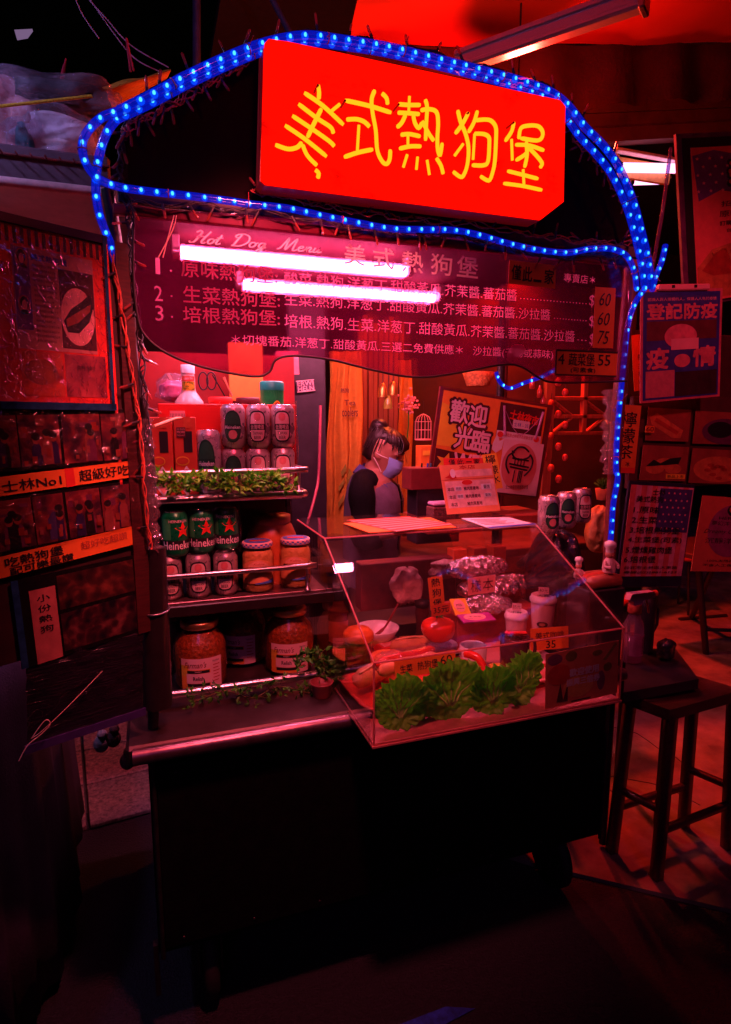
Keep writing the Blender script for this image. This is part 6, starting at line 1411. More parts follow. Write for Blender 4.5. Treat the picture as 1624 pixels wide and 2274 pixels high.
# shop banner print and round logo sheet
b.rect('banner', BR, .52, .52, .95, .97, .0014); b.text('banner_lettering', STARR, [('士林夜市', .62, .77, .28, .13, -.1)], .003, bold=.05)
b.rect('name_slip', PAPER, .66, .66, .82, .77, .003); b.text('slip_lettering', BLUEINK, [('士林 - 35', .67, .68, .14, .06)], .004)
for x0, x1 in ((.555, .60), (.935, .895)):
    q = MB(); q.tube([(x0*b.w, .93*b.h, .004), (x1*b.w, .55*b.h, .004)], .005, 6); q.build('banner_pole', mat('print_lilac', (.5, .22, .4), .5), b.o, True)
q = MB(); q.tube(smooth_path([(.56*b.w, .9*b.h, .004), (.68*b.w, .64*b.h, .004), (.78*b.w, .6*b.h, .004), (.93*b.w, .88*b.h, .004)]), .0015, 5); q.build('banner_rope', MC['print_lilac'], b.o, True)
b.rect('banner_strip', PAPER, .52, .50, .95, .60, .0034); b.text('banner_print', REDINK, [('台北市士林夜市商圈聯合會', .6, .53, .27, .05)], .0046)
for x in (.555, .905): b.poly('seal', REDC, ellipse(x, .55, .028, .04), .0046)
b.rect('logo_sheet', mat('logo_paper', (.8, .6, .6), .6, var=.05), .60, -.22, .99, .50, .0038)
b.poly('logo_disc', mat('logo_rose', (.62, .2, .17), .5, var=.08), ellipse(.78, .15, .17, .32, 36), .0048)
q = MB()
def lp(pts, r=.0035): q.tube(smooth_path([(x*b.w, y*b.h, .0062) for x, y in pts], 6), r, 6)
lp([(.70, .34), (.74, .41), (.80, .42), (.85, .37)]); lp([(.69, .36), (.71, .28), (.78, .25), (.85, .29), (.87, .34)]); lp([(.70, .26), (.86, .25)]); lp([(.68, .18), (.87, .16)]); lp([(.69, .14), (.86, .12)])
lp([(.71, .34), (.66, .28), (.65, .16), (.69, .05)]); lp([(.87, .33), (.9, .26), (.89, .14), (.84, .04)])
for x in (.73, .76, .79, .82): lp([(x, .27), (x, .18)], .002)
for x in (.74, .785, .80, .815): lp([(x, .1), (x-.005, -.06)], .0022)
q.build('logo_drawing', INK, b.o, True)
b.text('logo_print', INK, [('北士林夜市商圈聯合會', .68, -.17, .22, .06, .1)], .006)
b.poly('flame_print', PAPER, [(.5, .42), (.53, .55), (.56, .46), (.6, .5), (.59, .36), (.54, .3), (.5, .34)], .003)
# slips and origin placard in front
b = Board(at(1070, 1010, 1.93), at(1102, 1006, 1.93), at(1105, 1075, 1.9)); b.thing('paper_sign', 'yellow slip brushed lemonade leaning on the welcome board', 'sign'); b.rect('sheet', YELLOWC, 0, -.15, 1, 1, 0, .001); b.text('lettering', INK, [('檸', .15, .66, .7, .3), ('檬', .2, .33, .7, .28), ('水', .25, .02, .65, .28)], .0018, bold=.01)
b = Board(at(984, 1018, 1.9), at(1072, 1017, 1.9), at(990, 1034, 1.89)); b.thing('paper_sign', 'red slip with four brushed characters above the origin placard', 'sign'); b.rect('sheet', REDC, 0, -.6, 1, 1, 0, .001); b.text('lettering', INK, [('僅', .12, .1, .16, .75), ('此', .33, .1, .16, .75), ('一', .56, .4, .14, .12), ('家', .75, .1, .16, .75)], .0018, bold=.02)
b = Board(at(975, 1034, 1.86), at(1092, 1028, 1.86), at(1008, 1142, 1.80)); b.thing('placard', 'leaning pale orange placard stating the pork origin', 'placard')
b.rect('sheet', mat('placard_orange', (.85, .3, .12), .55, var=.08), 0, 0, 1, 1, 0, .002); b.rect('print_panel', mat('placard_pale', (.85, .5, .42), .55), .22, .74, .97, .88, .0021); b.rect('print_panel', MC['placard_pale'], .05, .12, .97, .66, .0021); b.rect('print_line', REDINK, 0, .69, 1, .697, .0026)
b.poly('loudspeaker_print', REDC, [(.06, .74), (.14, .78), (.2, .93), (.25, .9), (.28, .72), (.2, .7), (.12, .73)], .0028); b.poly('loudspeaker_print', PAPER, ellipse(.22, .82, .05, .09), .0034); b.poly('heading_oval', REDC, ellipse(.46, .62, .1, .05), .0028)
b.text('heading', REDINK, [('本店', .36, .9, .3, .08)], .0026, bold=.03)
b.text('lettering', BR, [('本店', .08, .46, .12, .075), ('豬肉原產地', .38, .46, .28, .075), ('本店', .09, .30, .12, .075), ('豬肉原產地', .39, .30, .28, .075), ('本店', .1, .15, .12, .075), ('豬肉原產地', .4, .15, .28, .075)], .003, bold=.03)
for x0, y0, x1, y1 in ((.22, .455, .34, .55), (.71, .455, .9, .57), (.23, .295, .35, .39), (.74, .30, .88, .38)): b.rect('filled_slip', PAPER, x0, y0, x1, y1, .0028)
b.text('filled_lettering', INK, [('熱狗', .23, .47, .1, .065), ('臺灣', .75, .47, .12, .08), ('培根', .24, .31, .1, .065), ('臺灣', .76, .31, .1, .06)], .0042)
# boxes beneath and beside the placard
o = thing('pen_box', 'dark maroon box with pens standing in it', 'box', at(955, 1090, 1.97)); a = at(912, 1040, 1.97); b2 = at(1010, 1085, 1.97)
q = MB(); q.box(((a.x+b2.x)/2, 2.01, (a.z+b2.z)/2), (b2.x-a.x, .08, a.z-b2.z), bev=.003); q.build('carton', mat('maroon_box', (.2, .03, .03), .4, var=.2, coat=.2), o)
for u, mt in ((948, BLUEINK), (955, mat('pen_teal', (.05, .3, .4), .3)), (935, INK)):
    p_ = at(u, 1036, 2.0); q = MB(); q.tube([p_-Vector((0, 0, .05)), p_+Vector((.004, 0, .012))], .0035, 7); q.build('pen', mt, o)
q = MB(); a = at(925, 1085, 1.98); c = at(1020, 1150, 1.98); q.box(((a.x+c.x)/2, 2.02, (a.z+1.1)/2), (c.x-a.x, .09, a.z-1.1), bev=.003); tag(q.build('stand_box', PANELB), 'black box carrying the pen box', 'box')
o = thing('napkin_box', 'dark patterned napkin box with white napkins beside the placard', 'napkin box', at(985, 1150, 1.86)); c = at(985, 1130, 1.86); q = MB(); q.box((c.x, 1.88, c.z-.008), (.085, .06, .03), bev=.003); q.build('box', mat('speckled', (.02, .01, .01), .5, col2=(.35, .1, .1), scale=160), o); q = MB(); q.box((c.x, 1.88, c.z+.016), (.08, .055, .014), bev=.005); q.build('napkins', mat('napkin_lilac', (.5, .3, .45), .7), o)
q = MB(); a = at(930, 1160, 1.85); q.box((1.13, 1.98, 1.18), (.5, .22, .05), bev=.004); tag(q.build('back_ledge', mat('ledge_red', (.3, .05, .03), .5, var=.3)), 'narrow ledge behind the display case carrying the signs', 'ledge')
o = thing('card_stack', 'orange leaflet box behind the pen box', 'box', at(930, 1010, 2.3)); a = at(938, 990, 2.3); q = MB(); q.box((a.x+.035, 2.33, a.z-.06), (.08, .05, .12), bev=.002); q.build('carton', ORANGE, o); q = MB(); q.box((a.x+.035, 2.303, a.z-.03), (.06, .002, .02)); q.build('print', YELLOWC, o)

# ------------------------------------------------------------------ the seller
def person():
    base = at(830, 1150, 2.5); ox, oy = base.x, 2.5
    o = thing('person', 'masked person with hair in a bun, grey vest over black sleeves, looking down', 'person', (ox, oy, 0))
    fd = Vector((.80, -.60, 0)).normalized(); sd = Vector((fd.y, -fd.x, 0)); upz = Vector((0, 0, 1))   # facing, right-hand side
    def Pt(f, s, z): return Vector((ox, oy, 0))+fd*f+sd*s+upz*z
    def ring(f, s, z, rf, rs, n=24, tl=0): return [Pt(f+math.cos(a)*rf, s+math.sin(a)*rs, z+tl*math.cos(a)) for a in [2*math.pi*i/n for i in range(n)]]
    # body: torso, neck, head, arms, hands as one remeshed skin
    q = MB()
    q.loft([ring(0, 0, .02, .05, .12), ring(0, 0, .5, .08, .15), ring(0, 0, .85, .11, .17), ring(-.01, 0, 1.0, .10, .15), ring(.0, 0, 1.12, .11, .155), ring(.005, 0, 1.22, .105, .165), ring(-.005, 0, 1.29, .085, .15), ring(-.01, 0, 1.33, .06, .09)])
    q.loft([ring(-.01, 0, 1.28, .05, .052, 16), ring(.01, 0, 1.36, .045, .046, 16), ring(.03, 0, 1.40, .045, .046, 16)])
    hc = Pt(.045, 0, 1.412)
    tilt = Matrix.Rotation(R(24), 3, sd.cross(upz).cross(upz).normalized() if False else sd)
    def H(f, s, z): return hc+tilt.inverted() @ (fd*f+sd*s+upz*z) if False else hc+Matrix.Rotation(R(-26), 3, sd) @ (fd*f+sd*s+upz*z)*.88
    rings = []
    for z, rf, rs, f0 in ((-.108, .025, .022, .058), (-.10, .045, .038, .045), (-.075, .068, .056, .026), (-.04, .086, .068, .008), (0, .094, .074, .0), (.04, .096, .076, -.004), (.075, .086, .068, -.006), (.098, .06, .05, -.006), (.108, .02, .018, -.006)):
        rings.append([H(f0+math.cos(a)*rf, math.sin(a)*rs, z) for a in [2*math.pi*i/20 for i in range(20)]])
    q.loft(rings)
    q.ball(H(.098, 0, -.022), .014, 0, 8, 6, (1, 1, 1.4)); q.tube([H(.092, 0, .015), H(.106, 0, -.02)], [.006, .011], 8)       # nose
    for s in (-1, 1):
        q.ball(H(.0, s*.075, -.015), .02, 0, 8, 6, (.8, .45, 1.3))       # ears
        q.tube([H(.085, s*.012, .022), H(.088, s*.032, .026), H(.075, s*.055, .02)], [.006, .008, .005], 6)   # brow ridge
        sh_ = Pt(-.005, s*.155, 1.265); el = Pt(.02, s*.2, 1.06); wr = Pt(.25, s*.1, 1.135)
        q.tube([Pt(-.005, s*.10, 1.28), sh_, sh_.lerp(el, .5), el, el.lerp(wr, .5), wr], [.05, .052, .045, .038, .034, .024], 14)
        # palm and five curled fingers
        d = (wr-el).normalized(); pl = wr+d*.045; q.tube([wr, pl-d*.01, pl+d*.03], [.024, .03, .026], 10, flat=.6)
        x_ = d.cross(upz).normalized()
        for k_, (off, ln) in enumerate(((-.024, .055), (-.008, .064), (.009, .06), (.024, .048))):
            b0 = pl+d*.028+x_*off; q.tube([b0, b0+d*ln*.45+upz*-.004, b0+d*ln*.75-upz*.016, b0+d*ln*.85-upz*.03], [.0085, .0082, .0076, .006], 7)
        b0 = pl+x_*(-s*.026)-d*.012; q.tube([b0, b0+x_*(-s*.016)+d*.02-upz*.006, b0+x_*(-s*.014)+d*.044-upz*.016], [.010, .0092, .007], 7)
    me = q.mesh('body', mat('skin', (.36, .15, .10), .5, var=.06))
    tmp = bpy.data.objects.new('body', me); COL.objects.link(tmp)
    md = tmp.modifiers.new('r', 'REMESH'); md.mode = 'VOXEL'; md.voxel_size = .0065; md.use_smooth_shade = True
    ms = tmp.modifiers.new('s', 'SMOOTH'); ms.factor = .5; ms.iterations = 3
    dg = bpy.context.evaluated_depsgraph_get(); dg.update()
    nm = bpy.data.meshes.new_from_object(tmp.evaluated_get(dg)); bpy.data.objects.remove(tmp)
    nm.transform(wm(o).inverted()); nm.materials.clear(); nm.materials.append(MC['skin'])
    for p_ in nm.polygons: p_.use_smooth = True
    link('body', nm, o)
    # eyes looking down
    for s in (-1, 1):
        q = MB(); q.ball(H(.082, s*.03, .004), .0095, 0, 10, 7, (.8, 1, .55)); q.build('eye', mat('eye_dark', (.02, .01, .01), .2), o)
        q = MB(); q.tube([H(.093, s*.014, .026), H(.094, s*.03, .031), H(.082, s*.05, .026)], [.002, .003, .0015], 6); q.build('eyebrow', mat('hair_dark', (.018, .008, .008), .45, var=.4, scale=60, aniso=(8, 8, 1)), o)
    HAIR = MC['hair_dark']
    q = MB(); rings = []
    for z, rf, rs, f0, cut in ((-.06, .075, .066, -.02, .5), (-.02, .09, .074, -.012, .6), (.02, .098, .078, -.008, .8), (.05, .1, .08, -.006, .99), (.064, .098, .077, -.006, 1), (.085, .086, .068, -.006, 1), (.104, .064, .052, -.006, 1), (.114, .02, .018, -.006, 1)):
        rings.append([H(f0+math.cos(a)*rf*(cut if math.cos(a) > -.25 else 1), math.sin(a)*rs*(1 if cut == 1 or math.cos(a) < -.25 else .8), z+.004*math.sin(a*9)) for a in [2*math.pi*i/36 for i in range(36)]])
    q.loft(rings)
    for k_ in range(20):   # swept fringe strands
        s = -.055+.11*k_/19; q.tube([H(.05, s*.6, .108), H(.09, s*.95, .08), H(.1, s*1.05+.006, .056), H(.096-.25*abs(s), s*1.2+.012, .036+.008*math.sin(k_*1.3))], [.005, .006, .004, .001], 5, flat=.4)
    rnd = random.Random(9)
    for k_ in range(90):   # strands combed back to the bun
        a = rnd.uniform(-2.6, 2.6); z0 = .03+.04*rnd.random()-(.06 if abs(a) > 1.5 else 0); e_ = H(-.06+rnd.gauss(0, .01), rnd.gauss(0, .012), .1)
        p0 = H(-.006+math.cos(a)*.102, math.sin(a)*.082, z0); p1 = H(-.02+math.cos(a)*.075, math.sin(a)*.062, .09+.012*rnd.random()); q.tube(smooth_path([p0, p1, e_], 5), [.0012, .0022, .0022, .0022, .0022, .0022, .002, .002, .002, .002, .001], 4)
    for k_ in range(14):   # loose wisps
        a = rnd.uniform(-2, 2); p0 = H(math.cos(a)*.1, math.sin(a)*.08, .04); q.tube([p0, p0+Vector((rnd.gauss(0, .012), rnd.gauss(0, .012), -.02-.03*rnd.random()))], .0008, 4)
    q.build('hair', HAIR, o)
    q = MB(); q.ball(H(-.075, 0, .098), .038, 0, 14, 10, (1, 1.05, .9))
    for k_ in range(6): q.tube([H(-.075+.036*math.cos(a), .037*math.sin(a), .09+.012*math.sin(a*2+k_)+.008*k_-.016) for a in [i*math.pi/8 for i in range(16)]], .005, 5, closed=True)
    q.build('hair_bun', HAIR, o)
    # mask
    q = MB(); vs = []; na, nz_ = 14, 9
    for j in range(nz_+1):
        z = -.002-.098*j/nz_; t_ = j/nz_
        for i in range(na+1):
            a = (-1.05+2.1*i/na); bul = .014*math.sin(math.pi*min(1, t_*1.05))
            rf, rs, f0 = .094-.02*t_*t_, .074-.012*t_, .004+.012*t_
            pl = .0022*math.sin(t_*22)
            vs.append(H(f0+math.cos(a)*(rf+bul+.012*max(0, math.cos(a))**3+pl), math.sin(a)*(rs+.003), z))
    q.add(vs, [(j*(na+1)+i, j*(na+1)+i+1, (j+1)*(na+1)+i+1, (j+1)*(na+1)+i) for j in range(nz_) for i in range(na)], 0, True); q.build('mask', mat('mask_blue', (.26, .42, .85), .8, var=.06), o)
    q = MB()
    for s in (-1, 1):
        for z0 in (-.01, -.085): q.tube(smooth_path([H(.05, s*.07, z0), H(.02, s*.08, (z0-.01)*.6), H(-.012, s*.085, -.01 if z0 > -.05 else -.035)]), .0016, 5)
    q.build('mask_loop', PAPER, o)
    # shirt sleeves and vest
    SLV = mat('black_sleeve', (.005, .004, .005), .9, spec=.1, bump=.3, bscale=150)
    for s in (-1, 1):
        sh_ = Pt(-.005, s*.155, 1.265); el = Pt(.02, s*.2, 1.06); wr = Pt(.25, s*.1, 1.135); m_ = el.lerp(wr, .22)
        q = MB(); P = smooth_path([Pt(-.005, s*.09, 1.285), sh_+Vector((0, 0, .004)), sh_.lerp(el, .5), el, m_], 6); n = len(P); q.tube(P, [.056+.008*math.sin(i*.9)*.4-.006*i/n for i in range(n)], 16); q.build('sleeve', SLV, o)
    VST = mat('grey_vest', (.10, .065, .11), .85, var=.2, scale=30, bump=.3, bscale=200)
    q = MB(); vs = []; RN = [(.84, .13, .19, 0), (1.0, .122, .172, -.008), (1.12, .128, .172, .0), (1.2, .126, .172, .004), (1.26, .112, .15, .0), (1.30, .09, .118, -.006), (1.325, .07, .085, -.008)]
    n = 28
    for z, rf, rs, f0 in RN:
        for i in range(n+1):
            a = .10+(2*math.pi-.2)*i/n; vs.append(Pt(f0+math.cos(a)*rf+.002*math.sin(i*2.7+z*30), math.sin(a)*rs, z-.02*max(0, math.cos(a))*(1 if z > 1.28 else 0)))
    q.add(vs, [(j*(n+1)+i, j*(n+1)+i+1, (j+1)*(n+1)+i+1, (j+1)*(n+1)+i) for j in range(len(RN)-1) for i in range(n)], 0, True); ve = q.build('vest', VST, o)
    q = MB()
    for s in (-1, 1): q.loft([[Pt(.085, s*.012, 1.235), Pt(.092, s*.03, 1.245), Pt(.09, s*.03, 1.25), Pt(.08, s*.012, 1.24)], [Pt(.075, s*.06, 1.27), Pt(.09, s*.085, 1.262), Pt(.085, s*.085, 1.268), Pt(.07, s*.06, 1.276)], [Pt(.0, s*.075, 1.335), Pt(.0, s*.105, 1.305), Pt(-.005, s*.1, 1.312), Pt(-.01, s*.075, 1.342)], [Pt(-.06, s*.03, 1.35), Pt(-.085, s*.04, 1.318), Pt(-.08, s*.04, 1.325), Pt(-.055, s*.03, 1.356)]])
    q.build('collar', mat('navy_collar', (.05, .05, .2), .8), ve)
    for z in (1.2, 1.14, 1.08): q = MB(); q.ball(Pt(.134, .016, z), .006, 0, 8, 6, (1, 1, 1)); q.build('button', INK, ve)
    q = MB(); q.loft([ring(.0, 0, 1.16, .112, .155), ring(0, 0, 1.25, .1, .14), ring(-.005, 0, 1.30, .07, .09), ring(-.005, 0, 1.325, .052, .056)]); q.build('shirt', SLV, o)
    return o
person()

# ------------------------------------------------------------------ right end of the counter
q = MB(); a = at(1225, 1185, 1.6); o = thing('wrapped_crate', 'crate wrapped in shiny black plastic under the three cans', 'crate', (1.23, 1.64, .823))
lump((1.235, 1.64, 1.005), (.07, .10, .186), 77, mat('black_plastic', (.015, .013, .018), .18, coat=.8, bump=.8, bscale=22), 'plastic', o, .07)
for u, y, k_, lab in ((1218, 1.60, 'dark', 'dark-labelled can nearest the display case on the wrapped crate'), (1256, 1.66, 'dark', 'middle dark-labelled can on the wrapped crate'), (1290, 1.73, 'taiwan', 'blue-lit can at the back of the three on the wrapped crate')):
    can(k_, at(u, 1150, y).x, y, 1.193, lab, random.uniform(.2, .5))
CLAY = mat('painted_clay', (.35, .09, .05), .4, var=.2, coat=.3)
o = thing('hot_dog_dish', 'brown ceramic dish shaped like a hot dog bun', 'dish', at(1335, 1300, 1.42)); c = at(1330, 1285, 1.42)
for s, r_, mt in ((-1, .02, CLAY), (1, .02, CLAY), (0, .014, mat('clay_red', (.5, .06, .03), .3))):
    q = MB(); q.tube([c+Vector((dx, s*.022, -.004*abs(dx)*20+(.008 if s == 0 else 0))) for dx in (-.06, -.05, -.02, .02, .05, .06)], [.006, r_, r_*1.05, r_*1.05, r_, .006], 12); q.build('bun_half' if s else 'sausage', mt, o)
q = MB(); q.box((c.x, c.y+.01, (c.z+.823)/2-.012), (.13, .1, c.z-.823-.02), bev=.004); tag(q.build('dark_box', PANELB), 'dark box under the hot dog dish', 'box')
def chef(u, v, y, k_, lab):
    c = at(u, v, y); o = thing('chef_figurine', lab, 'figurine', c, group='chef figurines')
    q = MB(); q.lathe([(.016*k_, 0), (.018*k_, .01*k_), (.014*k_, .03*k_), (.009*k_, .038*k_)], c, 14); q.build('body', mat('figurine_coat', (.7, .45, .42), .4), o)
    q = MB(); q.ball(c+Vector((0, 0, .048*k_)), .012*k_, 0, 12, 8); q.ball(c+Vector((0, -.011*k_, .046*k_)), .003*k_, 0, 6, 5); q.build('head', mat('figurine_skin', (.6, .22, .15), .45), o)
    q = MB(); q.lathe([(.011*k_, .054*k_), (.011*k_, .064*k_), (.016*k_, .07*k_), (.015*k_, .08*k_), (.006*k_, .085*k_)], c, 14); q.build('chef_hat', WCER, o)
    for s in (-1, 1): q = MB(); q.tube([c+Vector((s*.013*k_, 0, .03*k_)), c+Vector((s*.022*k_, -.008*k_, .018*k_)), c+Vector((s*.012*k_, -.02*k_, .016*k_))], .0045*k_, 7); q.build('arm', MC['figurine_coat'], o)
    return o
chef(1284, 1283, 1.44, .75, 'small white-hatted chef figurine at the end of the hot dog dish nearest the case'); chef(1352, 1270, 1.40, 1.1, 'larger chef figurine with a tall hat beside the right post')
o = thing('paper_heap', 'crumpled orange paper glowing behind the right post', 'paper', at(1330, 1210, 1.9)); lump(at(1330, 1175, 1.9), (.05, .04, .09), 91, mat('crumpled_orange', (.8, .35, .12), .5, bump=.9, bscale=40), 'paper', o, .12)
o = thing('potted_cactus', 'small potted cactus behind the right post', 'plant', at(1340, 1100, 2.2)); c = at(1340, 1085, 2.2)
q = MB(); q.lathe([(.025, -.05), (.035, 0), (.03, 0), (.001, -.005)], c, 18); q.build('pot', mat('pot_terracotta', (.5, .15, .08), .7), o)
q = MB()
for i in range(40): a = random.uniform(0, 6.3); e = random.uniform(.3, 1.5); d = Vector((math.cos(a)*math.cos(e), math.sin(a)*math.cos(e), math.sin(e))); q.tube([c, c+d*.025, c+d*.05], [.004, .005, .001], 5)
q.build('spines', DLEAF, o)

# ------------------------------------------------------------------ right-hand posters on their stand
RS = 1.72
o = thing('poster_stand', 'dark folding stand carrying the posters at the right', 'stand', at(1480, 1300, RS+.05))
a, b2, c = at(1405, 880, RS+.03), at(1720, 880, RS+.03), at(1405, 1085, RS+.03)
q = MB(); q.box(((a.x+b2.x)/2, RS+.035, (a.z+c.z)/2), (b2.x-a.x, .02, a.z-c.z), bev=.003); q.build('panel', mat('stand_panel', (.07, .012, .012), .6), o)
q = MB(); p_ = at(1410, 600, RS+.06); q.box((p_.x, RS+.06, 1.35), (.025, .025, 1.5), bev=.003); q.build('upright', DARKMETAL, o)
# big framed hot dog poster
b = Board(at(1520, 318, 1.80), at(1760, 306, 1.80), at(1428, 690, 1.80)); b.thing('framed_poster', 'big framed hot dog poster with a star-spangled flag at the upper right', 'poster')
b.rect('frame', mat('poster_frame_violet', (.14, .04, .12), .3, coat=.4, var=.3), -.06, -.02, 1.02, 1.06, -.014, .01); b.rect('frame', INK, -.015, -.01, 1.01, 1.03, -.003, .002)
b.rect('sheet', mat('poster_red_paper', (.8, .14, .11), .5, var=.1), .05, 0, 1, .97, 0, .001)
b.poly('flag', mat('flag_violet', (.16, .06, .24), .5), [(.06, .92), (.25, .95), (.5, .91), (.8, .95), (1, .92), (1, .66), (.8, .70), (.5, .67), (.3, .70), (.1, .64)], .0012)
q = MB(); rnd = random.Random(4)
for i in range(30): q.slab([(x*b.w, y*b.h) for x, y in star(.1+.11*(i % 6)+.05*((i//6) % 2), .90-.05*(i//6), .012, 1.5)], .0022, .0026)
q.build('stars', PINKC, b.o, True)
b.text('lettering', REDC, [('美式', .38, .74, .5, .15)], .0034, bold=.06); q = MB(); put_text(q, '美式', .37*b.w, .73*b.h, .52*b.w, .17*b.h, z=.0028, bold=.12); q.build('letter_outline', INK, b.o, True)
b.text('small_lettering', BR, [('招牌(培根)', .3, .59, .5, .04), ('原味熱狗堡', .28, .53, .5, .04), ('訂購專線', .28, .475, .22, .03), ('2881-', .55, .465, .28, .045), ('台北市士林區大東路', .34, .43, .5, .025)], .0024, bold=.02)
b.poly('bun_print', mat('bun_print', (.55, .16, .05), .5, var=.3), [(.06, .02), (.06, .22), (.2, .33), (.5, .38), (1, .37), (1, .0)], .0012); b.poly('sausage_print', mat('sausage_print', (.4, .04, .02), .5, var=.3), [(.1, .2), (.25, .32), (.6, .3), (1, .16), (1, .05), (.6, .16), (.2, .16)], .0016)
q = MB(); q.tube(smooth_path([(x*b.w, y*b.h, .003) for x, y in ((.2, .3), (.32, .33), (.4, .24), (.52, .3), (.6, .18), (.75, .24), (.85, .1))]), .006, 6); q.build('sauce_print', MC['bun_print'], b.o, True)
q = MB(); a = at(1424, 700, 1.86); q.box((a.x+.32, 1.87, 1.75), (.72, .02, .25), bev=.003); q.build('lower_board', MC['stand_panel'], b.o)
q = MB(); q.tube([at(1490, 330, 1.74), at(1470, 480, 1.74), at(1445, 620, 1.74)], .012, 8, flat=.5); tag(q.build('plastic_wrap', clear('side_film', (.6, .55, .9), .1, body=(.25, .1, .35), bodyfac=.4, wrinkle=1)), 'crumpled violet film along the edge of the big framed poster', 'plastic wrap')
# blue epidemic notice on a clip
b = Board(at(1422, 643, RS-.06), at(1604, 640, RS-.06), at(1420, 896, RS-.06)); b.thing('notice', 'blue-edged public health notice hanging from a wide clip', 'notice'); b.rect('sheet', mat('notice_rim', (.6, .12, .14), .5), 0, 0, 1, 1, 0, .002); b.rect('border', mat('notice_blue', (.03, .05, .28), .45), .03, .02, .97, .975, .0021)
b.rect('lower_field', mat('notice_dark', (.035, .006, .012), .5), .42, .035, .95, .26, .0028); b.rect('field', mat('notice_blue2', (.045, .05, .24), .45, var=.3), .06, .27, .94, .94, .0028); b.rect('field', mat('notice_maroon', (.12, .015, .02), .5), .07, .55, .93, .72, .0034)
b.text('lettering', PINKC, [('認識人與人接觸的人，保護人人免於疫情', .08, .895, .84, .03)], .0036)
b.text('lettering', mat('notice_rose', (.68, .16, .17), .5), [('登記防疫', .07, .735, .86, .135), ('疫', .07, .30, .26, .18), ('情', .64, .30, .28, .18)], .0044, bold=.05)
b.poly('figure_print', MC['notice_rose'], ellipse(.48, .58, .2, .11), .0042); b.rect('figure_print', PINKC, .36, .46, .7, .56, .0048); b.poly('figure_print', MC['notice_rose'], ellipse(.5, .36, .1, .06), .0044)
b.rect('blank_square', mat('square_rose', (.55, .16, .16), .6, var=.15, scale=60), .06, .04, .41, .28, .0034)
q = MB(); q.box((.5*b.w, 1.01*b.h, .004), (.62*b.w, .055*b.h, .02), bev=.004); q.build('clip', PINKC, b.o, True)
for x in (.35, .62): q = MB(); q.box((x*b.w, 1.015*b.h, .0145), (.03*b.w, .025*b.h, .004)); q.build('clip_slot', INK, b.o, True)
b = Board(at(1402, 745, RS), at(1424, 742, RS), at(1392, 872, RS)); b.thing('paper_sign', 'narrow orange strip half hidden behind the public health notice', 'sign'); b.rect('sheet', ORANGE, 0, 0, 1, 1, 0, .001); b.text('lettering', INK, [('熱', .5, .55, .5, .1), ('主', .5, .4, .5, .1), ('檸', .5, .25, .5, .1), ('檬', .5, .1, .5, .1)], .002)
# lemon tea card
b = Board(at(1378, 898, RS-.12), at(1424, 901, RS-.12), at(1366, 1050, RS-.12)); b.thing('paper_sign', 'tall orange card brushed lemon tea on the right post', 'sign'); b.rect('sheet', ORANGE, -.15, 0, 1, 1, 0, .0015)
b.text('lettering', INK, [('檸', .08, .68, .76, .22), ('檬', .06, .44, .76, .22), ('茶', .05, .21, .74, .21), ('熱', -.02, .10, .2, .07), ('冰', .5, .10, .2, .07)], .0024, bold=.008); b.rect('strip', REDC, -.15, 0, 1, .08, .0016)
# dim food pictures
for i, (TL, TR, BL, lab, st) in enumerate((((1440, 905), (1535, 910), (1432, 978), 'dim hot dog picture under the public health notice', 1), ((1545, 912), (1660, 918), (1540, 985), 'dim dark salad picture at the right edge', 2), ((1428, 988), (1530, 993), (1420, 1066), 'dim picture of piled rolls beside the lemon tea card', 3), ((1538, 995), (1660, 1002), (1532, 1072), 'dim pizza picture at the right edge', 4))):
    b = Board(at(*TL, RS+.015), at(*TR, RS+.015), at(*BL, RS+.015)); b.thing('food_picture', lab, 'picture', 'food pictures on the stand')
    b.rect('print', mat('food_ground', (.3, .06, .035), .5, var=.25, scale=14), 0, 0, 1, 1, 0, .002)
    if st == 1: b.poly('bun_print', MC['bun_print'], [(.05, .7), (.2, .85), (.85, .35), (.8, .1), (.6, .1), (.1, .5)], .0022); b.poly('sausage_print', MC['sausage_print'], [(.2, .7), (.75, .3), (.7, .2), (.15, .6)], .0028)
    elif st == 2: b.poly('plate_print', mat('plum_print', (.12, .02, .08), .5), ellipse(.6, .4, .45, .4), .0022); b.poly('salad_print', INK, ellipse(.5, .45, .25, .25), .0028)
    elif st == 3:
        for x, y, r_ in ((.3, .35, .2), (.5, .5, .2), (.7, .35, .18)): b.poly('roll_print', MC['bun_print'], ellipse(x, y, r_, r_*.8), .0022+.0003*x)
        b.poly('leaf_print', INK, [(.1, .4), (.25, .6), (.4, .5), (.6, .65), (.85, .7), (.8, .5), (.5, .45)], .003); b.rect('caption', YELLOWC, .55, .06, .98, .2, .003); b.text('lettering', INK, [('新品上市', .58, .08, .36, .1)], .004)
    else: b.poly('plate_print', MC['bun_print'], ellipse(.5, .42, .45, .38), .0022); [b.poly('topping_print', MC['sausage_print'], ellipse(.5+.3*math.cos(k_*2.4)*((k_ % 3)+1)/3, .42+.26*math.sin(k_*2.4)*((k_ % 3)+1)/3, .06, .05), .0028) for k_ in range(10)]
b = Board(at(1434, 945, RS), at(1454, 946, RS), at(1433, 960, RS)); b.thing('price_tag', 'tiny price slip reading 60 beside the lemon tea card', 'price tag'); b.rect('sheet', ORANGE, 0, 0, 1, 1, 0, .001); b.text('lettering', INK, [('60', .1, .15, .8, .7)], .002)
